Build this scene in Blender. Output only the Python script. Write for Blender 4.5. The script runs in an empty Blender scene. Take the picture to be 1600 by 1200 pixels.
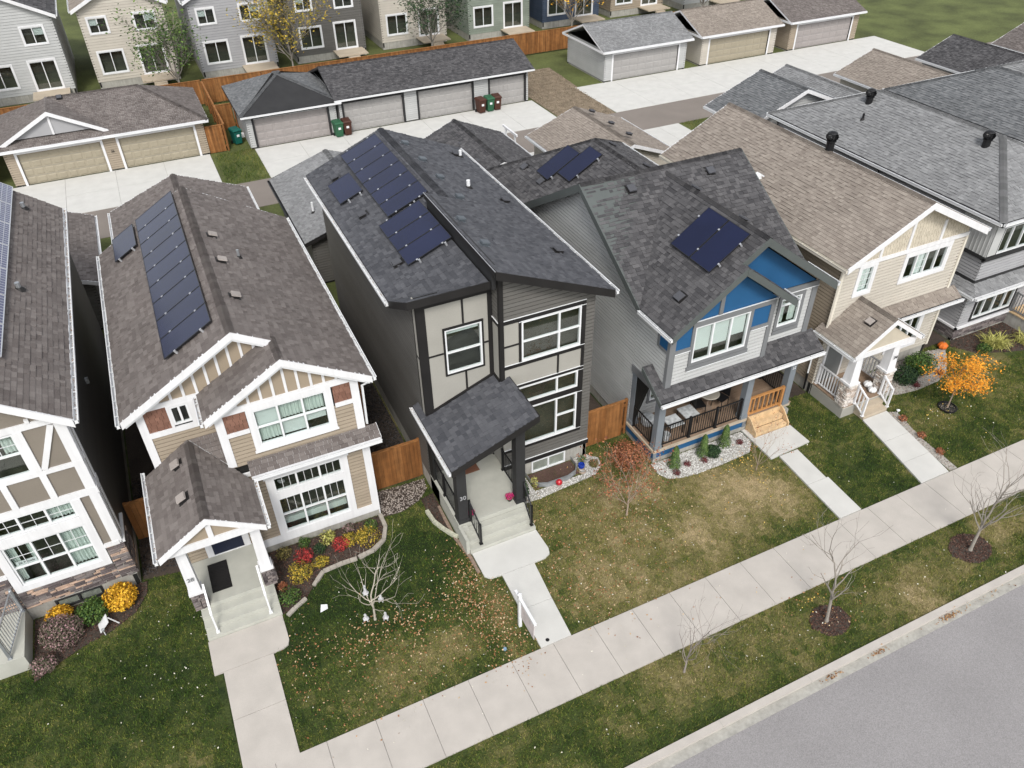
import bpy, math, random, bisect
from mathutils import Vector, Matrix, noise
random.seed(7)
V = Vector
S = bpy.context.scene
# ------------------------------------------------------------------ camera, world, sun, exposure
cam = bpy.data.objects.new('camera', bpy.data.cameras.new('camera'))
S.collection.objects.link(cam); S.camera = cam
cam.data.sensor_fit = 'HORIZONTAL'; cam.data.sensor_width = 36.0
cam.data.lens = 36.0 * 1225.0 / 1600.0
cam.data.clip_start = 0.1; cam.data.clip_end = 1500
_a, _b, _c = [math.radians(t) for t in (24.69, 38.4, -1.02)]
_f = V((math.sin(_a) * math.cos(_b), math.cos(_a) * math.cos(_b), -math.sin(_b)))
_r = _f.cross(V((0, 0, 1))).normalized(); _u = _r.cross(_f)
_r2 = _r * math.cos(_c) + _u * math.sin(_c); _u2 = -_r * math.sin(_c) + _u * math.cos(_c)
CAM = V((0, 0, 20))
cam.matrix_world = Matrix(((_r2.x, _u2.x, -_f.x, CAM.x), (_r2.y, _u2.y, -_f.y, CAM.y), (_r2.z, _u2.z, -_f.z, CAM.z), (0, 0, 0, 1)))
SUN_EL, SUN_AZ = math.radians(48), math.radians(200)      # azimuth clockwise from +Y
w = bpy.data.worlds.new('World'); S.world = w; w.use_nodes = True
nt = w.node_tree; nt.nodes.clear()
wo = nt.nodes.new('ShaderNodeOutputWorld'); bg = nt.nodes.new('ShaderNodeBackground')
sky = nt.nodes.new('ShaderNodeTexSky'); sky.sky_type = 'NISHITA'; sky.sun_disc = False
sky.sun_elevation = SUN_EL; sky.sun_rotation = SUN_AZ; sky.air_density = 1.0; sky.dust_density = 3.0; sky.altitude = 600
hs = nt.nodes.new('ShaderNodeHueSaturation'); hs.inputs['Saturation'].default_value = 0.22
bg.inputs['Strength'].default_value = 0.15
nt.links.new(sky.outputs[0], hs.inputs['Color']); nt.links.new(hs.outputs[0], bg.inputs[0]); nt.links.new(bg.outputs[0], wo.inputs[0])
sl = bpy.data.lights.new('sun', 'SUN'); sl.energy = 1.5; sl.angle = math.radians(14); sl.color = (1.0, 0.96, 0.9)
sun = bpy.data.objects.new('sun', sl); S.collection.objects.link(sun)
sd = V((math.sin(SUN_AZ) * math.cos(SUN_EL), math.cos(SUN_AZ) * math.cos(SUN_EL), math.sin(SUN_EL)))
sun.rotation_euler = (-sd).to_track_quat('-Z', 'Y').to_euler()
S.view_settings.view_transform = 'Standard'; S.view_settings.look = 'None'
S.view_settings.exposure = 0.72; S.view_settings.gamma = 1.0; S.view_settings.use_curve_mapping = False
S.cycles.max_bounces = 6; S.cycles.diffuse_bounces = 3; S.cycles.glossy_bounces = 3; S.cycles.transparent_max_bounces = 8
S.cycles.use_denoising = True
COL = S.collection

# ------------------------------------------------------------------ materials
MATS = {}
def mat(name, col, rough=0.75, c2=None, var=0.12, vs=1.2, fine=0.10, fs=60, bump=0.0, bs=80, tone=False, spec=0.3, metal=0.0, streak=0.0, coat=0.0):
    """principled material: colour, slow patchiness, fine grain, optional per-face tone towards c2"""
    if name in MATS: return MATS[name]
    m = bpy.data.materials.new(name); m.use_nodes = True; t = m.node_tree; N = t.nodes; L = t.links
    b = N['Principled BSDF']; b.inputs['Roughness'].default_value = rough
    b.inputs['Specular IOR Level'].default_value = spec; b.inputs['Metallic'].default_value = metal
    if coat: b.inputs['Coat Weight'].default_value = coat
    geo = N.new('ShaderNodeNewGeometry')
    cur = N.new('ShaderNodeRGB'); cur.outputs[0].default_value = (*col, 1); out = cur.outputs[0]
    if tone:
        at = N.new('ShaderNodeAttribute'); at.attribute_name = 'tone'
        mx = N.new('ShaderNodeMix'); mx.data_type = 'RGBA'; mx.inputs[7].default_value = (*(c2 or col), 1)
        L.new(at.outputs['Fac'], mx.inputs[0]); L.new(out, mx.inputs[6]); out = mx.outputs[2]
    def mod(out, scale, amt, detail=3.0, stretch=None):
        n = N.new('ShaderNodeTexNoise'); n.inputs['Scale'].default_value = scale; n.inputs['Detail'].default_value = detail
        if stretch:
            mp = N.new('ShaderNodeMapping'); mp.inputs['Scale'].default_value = stretch
            L.new(geo.outputs['Position'], mp.inputs[0]); L.new(mp.outputs[0], n.inputs['Vector'])
        else: L.new(geo.outputs['Position'], n.inputs['Vector'])
        r = N.new('ShaderNodeMapRange'); r.inputs[1].default_value = 0.3; r.inputs[2].default_value = 0.7
        r.inputs[3].default_value = 1 - amt; r.inputs[4].default_value = 1 + amt
        L.new(n.outputs['Fac'], r.inputs[0])
        x = N.new('ShaderNodeMix'); x.data_type = 'RGBA'; x.blend_type = 'MULTIPLY'; x.inputs[0].default_value = 1
        L.new(out, x.inputs[6]); L.new(r.outputs[0], x.inputs[7]); return x.outputs[2], n
    if var: out, _ = mod(out, vs, var)
    if fine: out, _ = mod(out, fs, fine, 2.0)
    if streak: out, _ = mod(out, 3.0, streak, 4.0, (3, 3, 0.25))
    L.new(out, b.inputs['Base Color'])
    if bump:
        n = N.new('ShaderNodeTexNoise'); n.inputs['Scale'].default_value = bs; n.inputs['Detail'].default_value = 3
        L.new(geo.outputs['Position'], n.inputs['Vector'])
        bp = N.new('ShaderNodeBump'); bp.inputs['Strength'].default_value = bump; bp.inputs['Distance'].default_value = 0.02
        L.new(n.outputs['Fac'], bp.inputs['Height']); L.new(bp.outputs[0], b.inputs['Normal'])
    MATS[name] = m; return m
def ramp_mat(name, cols, rough=0.8, fine=0.15, fs=40, spec=0.2):
    """per-face tone runs through a ramp of colours (leaves, grass, gravel)"""
    if name in MATS: return MATS[name]
    m = bpy.data.materials.new(name); m.use_nodes = True; t = m.node_tree; N = t.nodes; L = t.links
    b = N['Principled BSDF']; b.inputs['Roughness'].default_value = rough; b.inputs['Specular IOR Level'].default_value = spec
    at = N.new('ShaderNodeAttribute'); at.attribute_name = 'tone'
    r = N.new('ShaderNodeValToRGB'); e = r.color_ramp.elements
    for i, (p, c) in enumerate(cols):
        el = e[i] if i < 2 else e.new(p)
        el.position = p; el.color = (*c, 1)
    L.new(at.outputs['Fac'], r.inputs[0])
    geo = N.new('ShaderNodeNewGeometry'); n = N.new('ShaderNodeTexNoise'); n.inputs['Scale'].default_value = fs
    L.new(geo.outputs['Position'], n.inputs['Vector'])
    mr = N.new('ShaderNodeMapRange'); mr.inputs[1].default_value = .3; mr.inputs[2].default_value = .7; mr.inputs[3].default_value = 1 - fine; mr.inputs[4].default_value = 1 + fine
    L.new(n.outputs['Fac'], mr.inputs[0])
    x = N.new('ShaderNodeMix'); x.data_type = 'RGBA'; x.blend_type = 'MULTIPLY'; x.inputs[0].default_value = 1
    L.new(r.outputs[0], x.inputs[6]); L.new(mr.outputs[0], x.inputs[7]); L.new(x.outputs[2], b.inputs['Base Color'])
    MATS[name] = m; return m
def glass(name, tint=(0.55, 0.62, 0.6), a=0.22):
    m = bpy.data.materials.new(name); m.use_nodes = True; t = m.node_tree; N = t.nodes; L = t.links
    N.remove(N['Principled BSDF']); out = N['Material Output']
    tr = N.new('ShaderNodeBsdfTransparent'); tr.inputs[0].default_value = (*tint, 1)
    g = N.new('ShaderNodeBsdfGlossy'); g.inputs['Roughness'].default_value = 0.02; g.inputs[0].default_value = (.95, 1, .98, 1)
    fr = N.new('ShaderNodeValue'); fr.outputs[0].default_value = 0.0
    ad = N.new('ShaderNodeMath'); ad.operation = 'ADD'; ad.inputs[1].default_value = a
    mx = N.new('ShaderNodeMixShader'); L.new(fr.outputs[0], ad.inputs[0]); L.new(ad.outputs[0], mx.inputs[0])
    L.new(tr.outputs[0], mx.inputs[1]); L.new(g.outputs[0], mx.inputs[2]); L.new(mx.outputs[0], out.inputs['Surface'])
    MATS[name] = m; return m

GLASS = glass('window_glass', (.93, .96, .95), .075)
white = mat('white_paint', (.66, .66, .67), .55, var=.04, fine=.03, streak=.05)
white2 = mat('white_vinyl', (.68, .69, .70), .4, var=.03, fine=.02)
cream = mat('cream_trim', (.62, .58, .50), .55, var=.05, fine=.03)
blackt = mat('black_trim', (.014, .013, .013), .6, var=.2, fine=.1)
blackm = mat('black_metal', (.012, .012, .013), .35, var=.1, fine=.05)
charcoal = mat('charcoal_post', (.026, .026, .027), .65, var=.15, fine=.1, bump=.1)
greytrim = mat('grey_trim', (.16, .165, .17), .6, var=.08, fine=.05)
slatetrim = mat('slate_fascia', (.085, .095, .092), .6, var=.08, fine=.05)
postgrey = mat('blue_grey_post', (.17, .19, .21), .6, var=.08, fine=.05)
blue = mat('blue_panel', (.015, .085, .20), .6, var=.06, fine=.04)
stucco = mat('greige_panel', (.315, .305, .275), .85, var=.04, fine=.05, bump=.15, bs=120)
greysiding = mat('dark_grey_siding', (.108, .103, .095), .6, tone=True, c2=(.12, .116, .108), var=.05, fine=.04)
tansiding = mat('tan_siding', (.30, .25, .19), .6, tone=True, c2=(.33, .275, .21), var=.05, fine=.04)
creamsiding = mat('cream_siding', (.46, .425, .37), .6, tone=True, c2=(.49, .455, .395), var=.05, fine=.04)
palesiding = mat('pale_grey_siding', (.42, .425, .42), .6, tone=True, c2=(.45, .455, .45), var=.05, fine=.04)
midsiding = mat('mid_grey_siding', (.32, .32, .33), .6, tone=True, c2=(.345, .345, .355), var=.05, fine=.04)
taupe = mat('taupe_panel', (.20, .175, .145), .85, var=.06, fine=.05, bump=.15, bs=120)
gabletan = mat('gable_tan_panel', (.30, .245, .18), .8, var=.06, fine=.06)
redshake = mat('red_brown_shake', (.155, .078, .055), .85, tone=True, c2=(.21, .11, .078), var=.12, fine=.1)
creamshake = mat('cream_shake', (.42, .375, .30), .85, tone=True, c2=(.50, .45, .36), var=.1, fine=.1)
concrete = mat('concrete', (.43, .40, .365), .9, var=.07, vs=1.5, fine=.07, fs=90, bump=.15, bs=150)
concrete_w = mat('new_concrete', (.52, .515, .49), .9, var=.05, vs=1.5, fine=.05, fs=90, bump=.1, bs=150)
concrete_p = mat('porch_concrete', (.40, .40, .355), .85, var=.08, vs=2, fine=.05, fs=90, bump=.1, bs=150)
concrete_d = mat('foundation_concrete', (.33, .32, .29), .9, var=.12, vs=3, fine=.1, fs=70, bump=.3, bs=60, streak=.12)
asphalt = mat('asphalt', (.25, .24, .24), .92, var=.05, vs=.5, fine=.22, fs=45, bump=.3, bs=200)
asphalt_a = mat('alley_asphalt', (.20, .175, .155), .92, var=.08, vs=.5, fine=.1, fs=160, bump=.3, bs=200)
cedar = mat('cedar_board', (.175, .070, .020), .75, tone=True, c2=(.26, .115, .038), var=.15, vs=4, fine=.12, fs=50, streak=.3)
newwood = mat('new_lumber', (.50, .35, .19), .75, tone=True, c2=(.58, .42, .25), var=.08, fine=.08, streak=.12)
orangewood = mat('orange_stained_wood', (.36, .17, .055), .65, tone=True, c2=(.45, .22, .08), var=.1, fine=.08)
deckbrown = mat('brown_decking', (.21, .145, .10), .8, tone=True, c2=(.26, .185, .13), var=.1, fine=.1)
decktan = mat('tan_decking', (.38, .32, .245), .8, tone=True, c2=(.44, .375, .29), var=.08, fine=.08)
dark = mat('dark_interior', (.012, .012, .011), .9, var=0, fine=0)
room = mat('room_wall', (.05, .048, .04), .9, var=.2, fine=0)
curtain = mat('pale_curtain', (.55, .60, .57), .9, var=.05, fine=.03)
blindm = mat('window_blind', (.66, .70, .69), .7, var=.03, fine=0)
mulch = mat('dark_mulch', (.045, .03, .025), .95, tone=True, c2=(.13, .075, .06), var=.2, fine=.3, fs=30)
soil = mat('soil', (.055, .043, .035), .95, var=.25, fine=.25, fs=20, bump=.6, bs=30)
bark = mat('grey_bark', (.26, .235, .205), .9, var=.12, fine=.15, fs=40, bump=.3)
barkd = mat('brown_bark', (.20, .15, .115), .9, var=.12, fine=.15, fs=40, bump=.3)
panelblk = mat('solar_cell_black', (.010, .014, .042), .22, var=.15, vs=.5, fine=.0, spec=.32)
panelblu = mat('solar_cell_blue', (.05, .055, .12), .25, var=.1, vs=.5, fine=.0, spec=.6, coat=.3)
silver = mat('silver_frame', (.55, .56, .58), .35, metal=.6, var=.05, fine=0)
galv = mat('galvanised_metal', (.42, .44, .46), .45, metal=.7, var=.15, vs=4, fine=.08)
SH = {  # shingle palettes
 'black': mat('black_shingle', (.052, .054, .062), .92, tone=True, c2=(.098, .100, .110), var=.08, vs=.8, fine=.25, fs=170, bump=.3, bs=220),
 'slate': mat('charcoal_shingle', (.046, .045, .048), .92, tone=True, c2=(.105, .102, .105), var=.08, vs=.8, fine=.25, fs=170, bump=.3, bs=220),
 'brown': mat('brown_shingle', (.112, .096, .090), .92, tone=True, c2=(.178, .158, .148), var=.10, vs=.7, fine=.22, fs=170, bump=.3, bs=220),
 'tan': mat('tan_shingle', (.205, .175, .150), .92, tone=True, c2=(.285, .25, .215), var=.08, vs=.7, fine=.2, fs=170, bump=.3, bs=220),
 'grey': mat('grey_shingle', (.17, .172, .175), .92, tone=True, c2=(.245, .248, .25), var=.08, vs=.7, fine=.2, fs=170, bump=.3, bs=220),
 'dgrey': mat('dark_grey_shingle', (.10, .105, .11), .92, tone=True, c2=(.17, .175, .18), var=.08, vs=.7, fine=.2, fs=170, bump=.3, bs=220),
}
# ------------------------------------------------------------------ mesh builder
class MB:
    def __init__(s): s.v = []; s.f = []; s.t = []; s.m = []; s.cur = 0
    def face(s, pts, tone=0.5, flip=False):
        n = len(s.v); s.v += [tuple(p) for p in pts]; idx = list(range(n, n + len(pts)))
        s.f.append(idx[::-1] if flip else idx); s.t.append(tone); s.m.append(s.cur)
    def hexa(s, p, tone=.5):  # p: 8 points, bottom 4 ccw then top 4
        n = len(s.v); s.v += [tuple(q) for q in p]
        for q in ((0, 3, 2, 1), (4, 5, 6, 7), (0, 1, 5, 4), (1, 2, 6, 5), (2, 3, 7, 6), (3, 0, 4, 7)):
            s.f.append([n + i for i in q]); s.t.append(tone); s.m.append(s.cur)
    def box(s, x0, x1, y0, y1, z0, z1, tone=.5):
        s.hexa([(x0, y0, z0), (x1, y0, z0), (x1, y1, z0), (x0, y1, z0), (x0, y0, z1), (x1, y0, z1), (x1, y1, z1), (x0, y1, z1)], tone); return s
    def fbox(s, F, u0, u1, v0, v1, w0, w1, tone=.5):
        s.hexa([F.p(u0, v0, w0), F.p(u1, v0, w0), F.p(u1, v0, w1), F.p(u0, v0, w1), F.p(u0, v1, w0), F.p(u1, v1, w0), F.p(u1, v1, w1), F.p(u0, v1, w1)], tone); return s
    def beam(s, a, b, w, h, up=(0, 0, 1), tone=.5):
        a = V(a); b = V(b); d = (b - a).normalized(); sd = d.cross(V(up))
        if sd.length < 1e-4: sd = d.cross(V((1, 0, 0)))
        sd.normalize(); uu = sd.cross(d).normalized(); o = []
        for q in (a, b):
            o += [q - sd * w / 2 - uu * h / 2, q + sd * w / 2 - uu * h / 2, q + sd * w / 2 + uu * h / 2, q - sd * w / 2 + uu * h / 2]
        s.hexa(o, tone); return s
    def prism(s, pts, off, tone=.5):  # polygon extruded by vector off
        off = V(off); a = [V(p) for p in pts]; b = [p + off for p in a]; n = len(a)
        s.face(a, tone); s.face(b[::-1], tone)
        for i in range(n): s.face([a[(i + 1) % n], a[i], b[i], b[(i + 1) % n]], tone)
        return s
    def tube(s, pts, rad, seg=6, tone=.5, caps=True):
        pts = [V(p) for p in pts]
        if not hasattr(rad, '__len__'): rad = [rad] * len(pts)
        n0 = len(s.v); prev = None
        for i, p in enumerate(pts):
            d = (pts[min(i + 1, len(pts) - 1)] - pts[max(i - 1, 0)]).normalized()
            if prev is None:
                a = d.cross(V((0, 0, 1)));
                if a.length < 1e-3: a = d.cross(V((1, 0, 0)))
            else: a = prev - d * prev.dot(d)
            a.normalize(); prev = a; b = d.cross(a)
            for k in range(seg):
                th = 2 * math.pi * k / seg; s.v.append(tuple(p + (a * math.cos(th) + b * math.sin(th)) * rad[i]))
        for i in range(len(pts) - 1):
            for k in range(seg):
                k2 = (k + 1) % seg
                s.f.append([n0 + i * seg + k, n0 + i * seg + k2, n0 + (i + 1) * seg + k2, n0 + (i + 1) * seg + k]); s.t.append(tone); s.m.append(s.cur)
        if caps:
            s.f.append([n0 + k for k in range(seg)][::-1]); s.t.append(tone); s.m.append(s.cur)
            e = n0 + (len(pts) - 1) * seg; s.f.append([e + k for k in range(seg)]); s.t.append(tone); s.m.append(s.cur)
        return s
    def lathe(s, prof, c=(0, 0, 0), seg=12, tone=.5):
        n0 = len(s.v); c = V(c)
        for r, z in prof:
            for k in range(seg):
                th = 2 * math.pi * k / seg; s.v.append((c.x + r * math.cos(th), c.y + r * math.sin(th), c.z + z))
        for i in range(len(prof) - 1):
            for k in range(seg):
                k2 = (k + 1) % seg
                s.f.append([n0 + i * seg + k, n0 + i * seg + k2, n0 + (i + 1) * seg + k2, n0 + (i + 1) * seg + k]); s.t.append(tone); s.m.append(s.cur)
        return s
    def mesh(s, name, mats):
        me = bpy.data.meshes.new(name); me.from_pydata(s.v, [], s.f)
        at = me.attributes.new('tone', 'FLOAT', 'FACE'); at.data.foreach_set('value', s.t)
        if not isinstance(mats, (list, tuple)): mats = [mats]
        for m in mats: me.materials.append(m)
        if len(mats) > 1: me.polygons.foreach_set('material_index', s.m)
        me.update(); return me
def link(name, data, parent=None, label=None, kind=None):
    o = bpy.data.objects.new(name, data); COL.objects.link(o)
    if parent is not None:
        o.parent = parent
        if parent.type == 'EMPTY' and parent.get('_abs', 1): o.matrix_parent_inverse = Matrix.Translation(-parent.location)
    if label: o['label'] = label
    if kind: o['kind'] = kind
    return o
def part(name, mb, m, parent, label=None, kind=None): return link(name, mb.mesh(name, m), parent, label, kind)
def thing(name, loc, label, cat, group=None):
    o = bpy.data.objects.new(name, None); COL.objects.link(o); o.location = loc; o.empty_display_size = .3
    o['label'] = label; o['category'] = cat
    if group: o['group'] = group
    return o
def solid(name, mb, m, label, cat, group=None, smooth=False):
    o = link(name, mb.mesh(name, m)); o['label'] = label; o['category'] = cat
    if group: o['group'] = group
    return o
def struct(name, mb, m, parent=None): return link(name, mb.mesh(name, m), parent, None, 'structure' if parent is None else None)
def copy_tree(o, parent=None):
    c = o.copy(); COL.objects.link(c)
    if parent: c.parent = parent
    for ch in list(o.children): copy_tree(ch, c)
    return c
class Fr:  # wall frame: u along wall, v up, w outwards
    def __init__(s, o, u, w, v=(0, 0, 1)): s.o = V(o); s.u = V(u); s.v = V(v); s.w = V(w)
    def p(s, u, v, w=0): return s.o + s.u * u + s.v * v + s.w * w
def front(y): return Fr((0, y, 0), (1, 0, 0), (0, -1, 0))
def back(y): return Fr((0, y, 0), (1, 0, 0), (0, 1, 0))
def left(x): return Fr((x, 0, 0), (0, 1, 0), (-1, 0, 0))
def right(x): return Fr((x, 0, 0), (0, 1, 0), (1, 0, 0))
def clip(poly, a, b, c):  # keep a*x+b*y<=c
    out = []
    for i in range(len(poly)):
        p, q = poly[i - 1], poly[i]; dp = a * p[0] + b * p[1] - c; dq = a * q[0] + b * q[1] - c
        if (dp <= 0) != (dq <= 0):
            t = dp / (dp - dq); out.append((p[0] + (q[0] - p[0]) * t, p[1] + (q[1] - p[1]) * t))
        if dq <= 0: out.append(q)
    return out
def edges_of(poly):  # ccw convex polygon -> half planes (a,b,c) with a*x+b*y<=c inside
    E = []
    for i in range(len(poly)):
        p, q = poly[i - 1], poly[i]; a, b = (q[1] - p[1]), -(q[0] - p[0]); E.append((a, b, a * p[0] + b * p[1]))
    return E
def ccw(poly):
    A = sum(poly[i - 1][0] * poly[i][1] - poly[i][0] * poly[i - 1][1] for i in range(len(poly)))
    return poly if A > 0 else poly[::-1]
def rows(mb, F, poly, expo, th, holes=(), widths=None, jit=.0, trange=(0, 1)):
    """lapped boards (or shakes when widths given) clipped to convex polygon in (u,v), openings left free"""
    poly = ccw(poly); E = edges_of(poly); v0 = min(p[1] for p in poly); v1 = max(p[1] for p in poly)
    u0 = min(p[0] for p in poly); u1 = max(p[0] for p in poly); v = v0
    while v < v1 - 1e-4:
        vt = min(v + expo, v1); segs = [(u0 - .01, u1 + .01)]
        for (a, b, c, d) in holes:
            if c < vt - expo * .5 and d > v + expo * .5:
                ns = []
                for s0, s1 in segs:
                    if b <= s0 or a >= s1: ns.append((s0, s1)); continue
                    if a > s0: ns.append((s0, a))
                    if b < s1: ns.append((b, s1))
                segs = ns
        for s0, s1 in segs:
            cuts = [s0]
            if widths:
                x = s0 - random.random() * widths[1]
                while x < s1:
                    if x > s0 + .01: cuts.append(x)
                    x += random.uniform(*widths)
            cuts.append(s1)
            for a, b in zip(cuts, cuts[1:]):
                g = .004 if widths else 0
                q = [(a + g, v), (b - g, v), (b - g, vt), (a + g, vt)]
                for e in E:
                    q = clip(q, *e)
                    if len(q) < 3: break
                if len(q) < 3: continue
                if not widths:   # recessed lock groove under the board above
                    gq = clip(q, 0, -1, -(v + expo * .80)); q = clip(q, 0, 1, v + expo * .80)
                    if len(gq) >= 3: mb.face([F.p(x, y, -.02 + .0) for x, y in gq], .0)
                    if len(q) < 3: continue
                    for i in range(len(q)):
                        if abs(q[i - 1][1] - (v + expo * .8)) < 1e-5 and abs(q[i][1] - (v + expo * .8)) < 1e-5: mb.face([F.p(*q[i - 1], .001), F.p(*q[i], .001), F.p(*q[i], -.02), F.p(*q[i - 1], -.02)], .0)
                tn = random.uniform(*trange); tj = th * (1 - .4 * random.random() * (1 if widths else 0))
                top = [F.p(x, y, tj * (1 - (y - v) / expo) + .001) for x, y in q]
                mb.face(top, tn, flip=False)
                for i in range(len(q)):
                    if abs(q[i - 1][1] - v) < 1e-5 and abs(q[i][1] - v) < 1e-5:
                        mb.face([F.p(*q[i - 1], 0 if widths else -.02), F.p(*q[i], 0 if widths else -.02), top[i], top[i - 1]], tn)
        v += expo
    return mb
def siding(house, F, poly, m, holes=(), expo=.14, th=.009):
    return part('siding', rows(MB(), F, poly, expo, th, holes), m, house, kind='stuff')
def panel(house, F, u0, u1, v0, v1, m, w=.012, name='wall_panel'):
    return part(name, MB().fbox(F, u0, u1, v0, v1, -.03, w), m, house)
def trim(house, F, rects, m, w=.045, name='trim_board', w0=0.0, parent=None):
    for i, (u0, u1, v0, v1) in enumerate(rects):
        part(name, MB().fbox(F, u0, u1, v0, v1, w0, w + .0017 * i), m, parent or house)
def window(house, F, u0, u1, v0, v1, us=(), vs=(), fm=None, cas=None, casm=None, munt=(), blinds=None, sill=False, gm=None, deep=.45, roomm=None, panes=True):
    """framed window with recessed room behind; us / vs: mullion positions (us may be per-row); munt: (cell, nu, nv)"""
    fm = fm or white2; W = .055
    mb = MB(); t = .035
    mb.fbox(F, u0, u1, v0, v0 + W, -.06, t); mb.fbox(F, u0, u1, v1 - W, v1, -.06, t)
    mb.fbox(F, u0, u0 + W, v0 + W, v1 - W, -.06, t - .001); mb.fbox(F, u1 - W, u1, v0 + W, v1 - W, -.06, t - .001)
    win = part('window', mb, fm, house)
    for x in us: part('mullion', MB().fbox(F, x - .03, x + .03, v0 + W, v1 - W, -.05, t - .004), fm, win)
    for h in vs:
        if not hasattr(h, '__len__'): h = (h, u0 + W, u1 - W)
        part('rail', MB().fbox(F, h[1], h[2], h[0] - .024, h[0] + .024, -.045, t - .008), fm, win)
    if casm:
        c = cas or .1
        k = MB(); k.fbox(F, u0 - c, u1 + c, v1, v1 + c * 1.15, .0, .052); k.fbox(F, u0 - c, u1 + c, v0 - c, v0, .0, .05)
        k.fbox(F, u0 - c, u0, v0, v1, .0, .048); k.fbox(F, u1, u1 + c, v0, v1, .0, .048)
        part('casing', k, casm, win)
        if sill: part('sill', MB().fbox(F, u0 - c - .03, u1 + c + .03, v0 - c - .03, v0 - c + .015, .0, .085), casm, win)
    xs = [u0 + W] + list(us) + [u1 - W]
    ci = 0
    for a, b in zip(xs, xs[1:]):
        hs_ = sorted([h if not hasattr(h, '__len__') else h[0] for h in vs if (not hasattr(h, '__len__')) or (h[1] < (a + b) / 2 < h[2])])
        ys = [v0 + W] + hs_ + [v1 - W]
        for c, d in zip(ys, ys[1:]):
            if panes: part('pane', MB().fbox(F, a, b, c, d, -.018, -.012), gm or GLASS, win)
            for (cell, nu, nv) in munt:
                if cell != ci: continue
                k = MB()
                for i in range(1, nu): k.fbox(F, a + (b - a) * i / nu - .007, a + (b - a) * i / nu + .007, c, d, -.009, .002)
                for i in range(1, nv): k.fbox(F, a, b, c + (d - c) * i / nv - .007, c + (d - c) * i / nv + .007, -.009, .0015)
                part('muntin', k, fm, win)
            if blinds and ci in blinds:
                kind_, amt = blinds[ci]; k = MB()
                if kind_ == 'blind':
                    z = d - .03; zb = d - (d - c) * amt
                    while z > zb: k.fbox(F, a + .02, b - .02, z - .016, z, -.10, -.085, random.random()); z -= .024
                    part('blind', k, blindm, win)
                elif kind_ == 'curtain':
                    n = int((b - a) / .03) + 2
                    for i in range(n):
                        if amt < 1 and abs(i / n - .5) < (1 - amt) / 2: continue
                        xa = a + (b - a) * i / n; xb = a + (b - a) * (i + 1) / n; wa = -.13 - .03 * math.sin(i * 1.7); wb = -.13 - .03 * math.sin((i + 1) * 1.7)
                        k.face([F.p(xa, c, wa), F.p(xb, c, wb), F.p(xb, d, wb), F.p(xa, d, wa)], .5)
                    part('curtain', k, curtain, win)
                elif kind_ == 'shade': part('shade', MB().fbox(F, a + .02, b - .02, d - (d - c) * amt, d, -.1, -.09), blindm, win)
            ci += 1
    k = MB()
    A = [F.p(u0, v0, -.06), F.p(u1, v0, -.06), F.p(u1, v1, -.06), F.p(u0, v1, -.06)]; B = [F.p(u0 - .3, v0 - .3, -deep), F.p(u1 + .3, v0 - .3, -deep), F.p(u1 + .3, v1 + .1, -deep), F.p(u0 - .3, v1 + .1, -deep)]
    k.face(B)
    for i in range(4): k.face([A[i - 1], A[i], B[i], B[i - 1]])
    part('room_recess', k, roomm or room, win)
    return win
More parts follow.
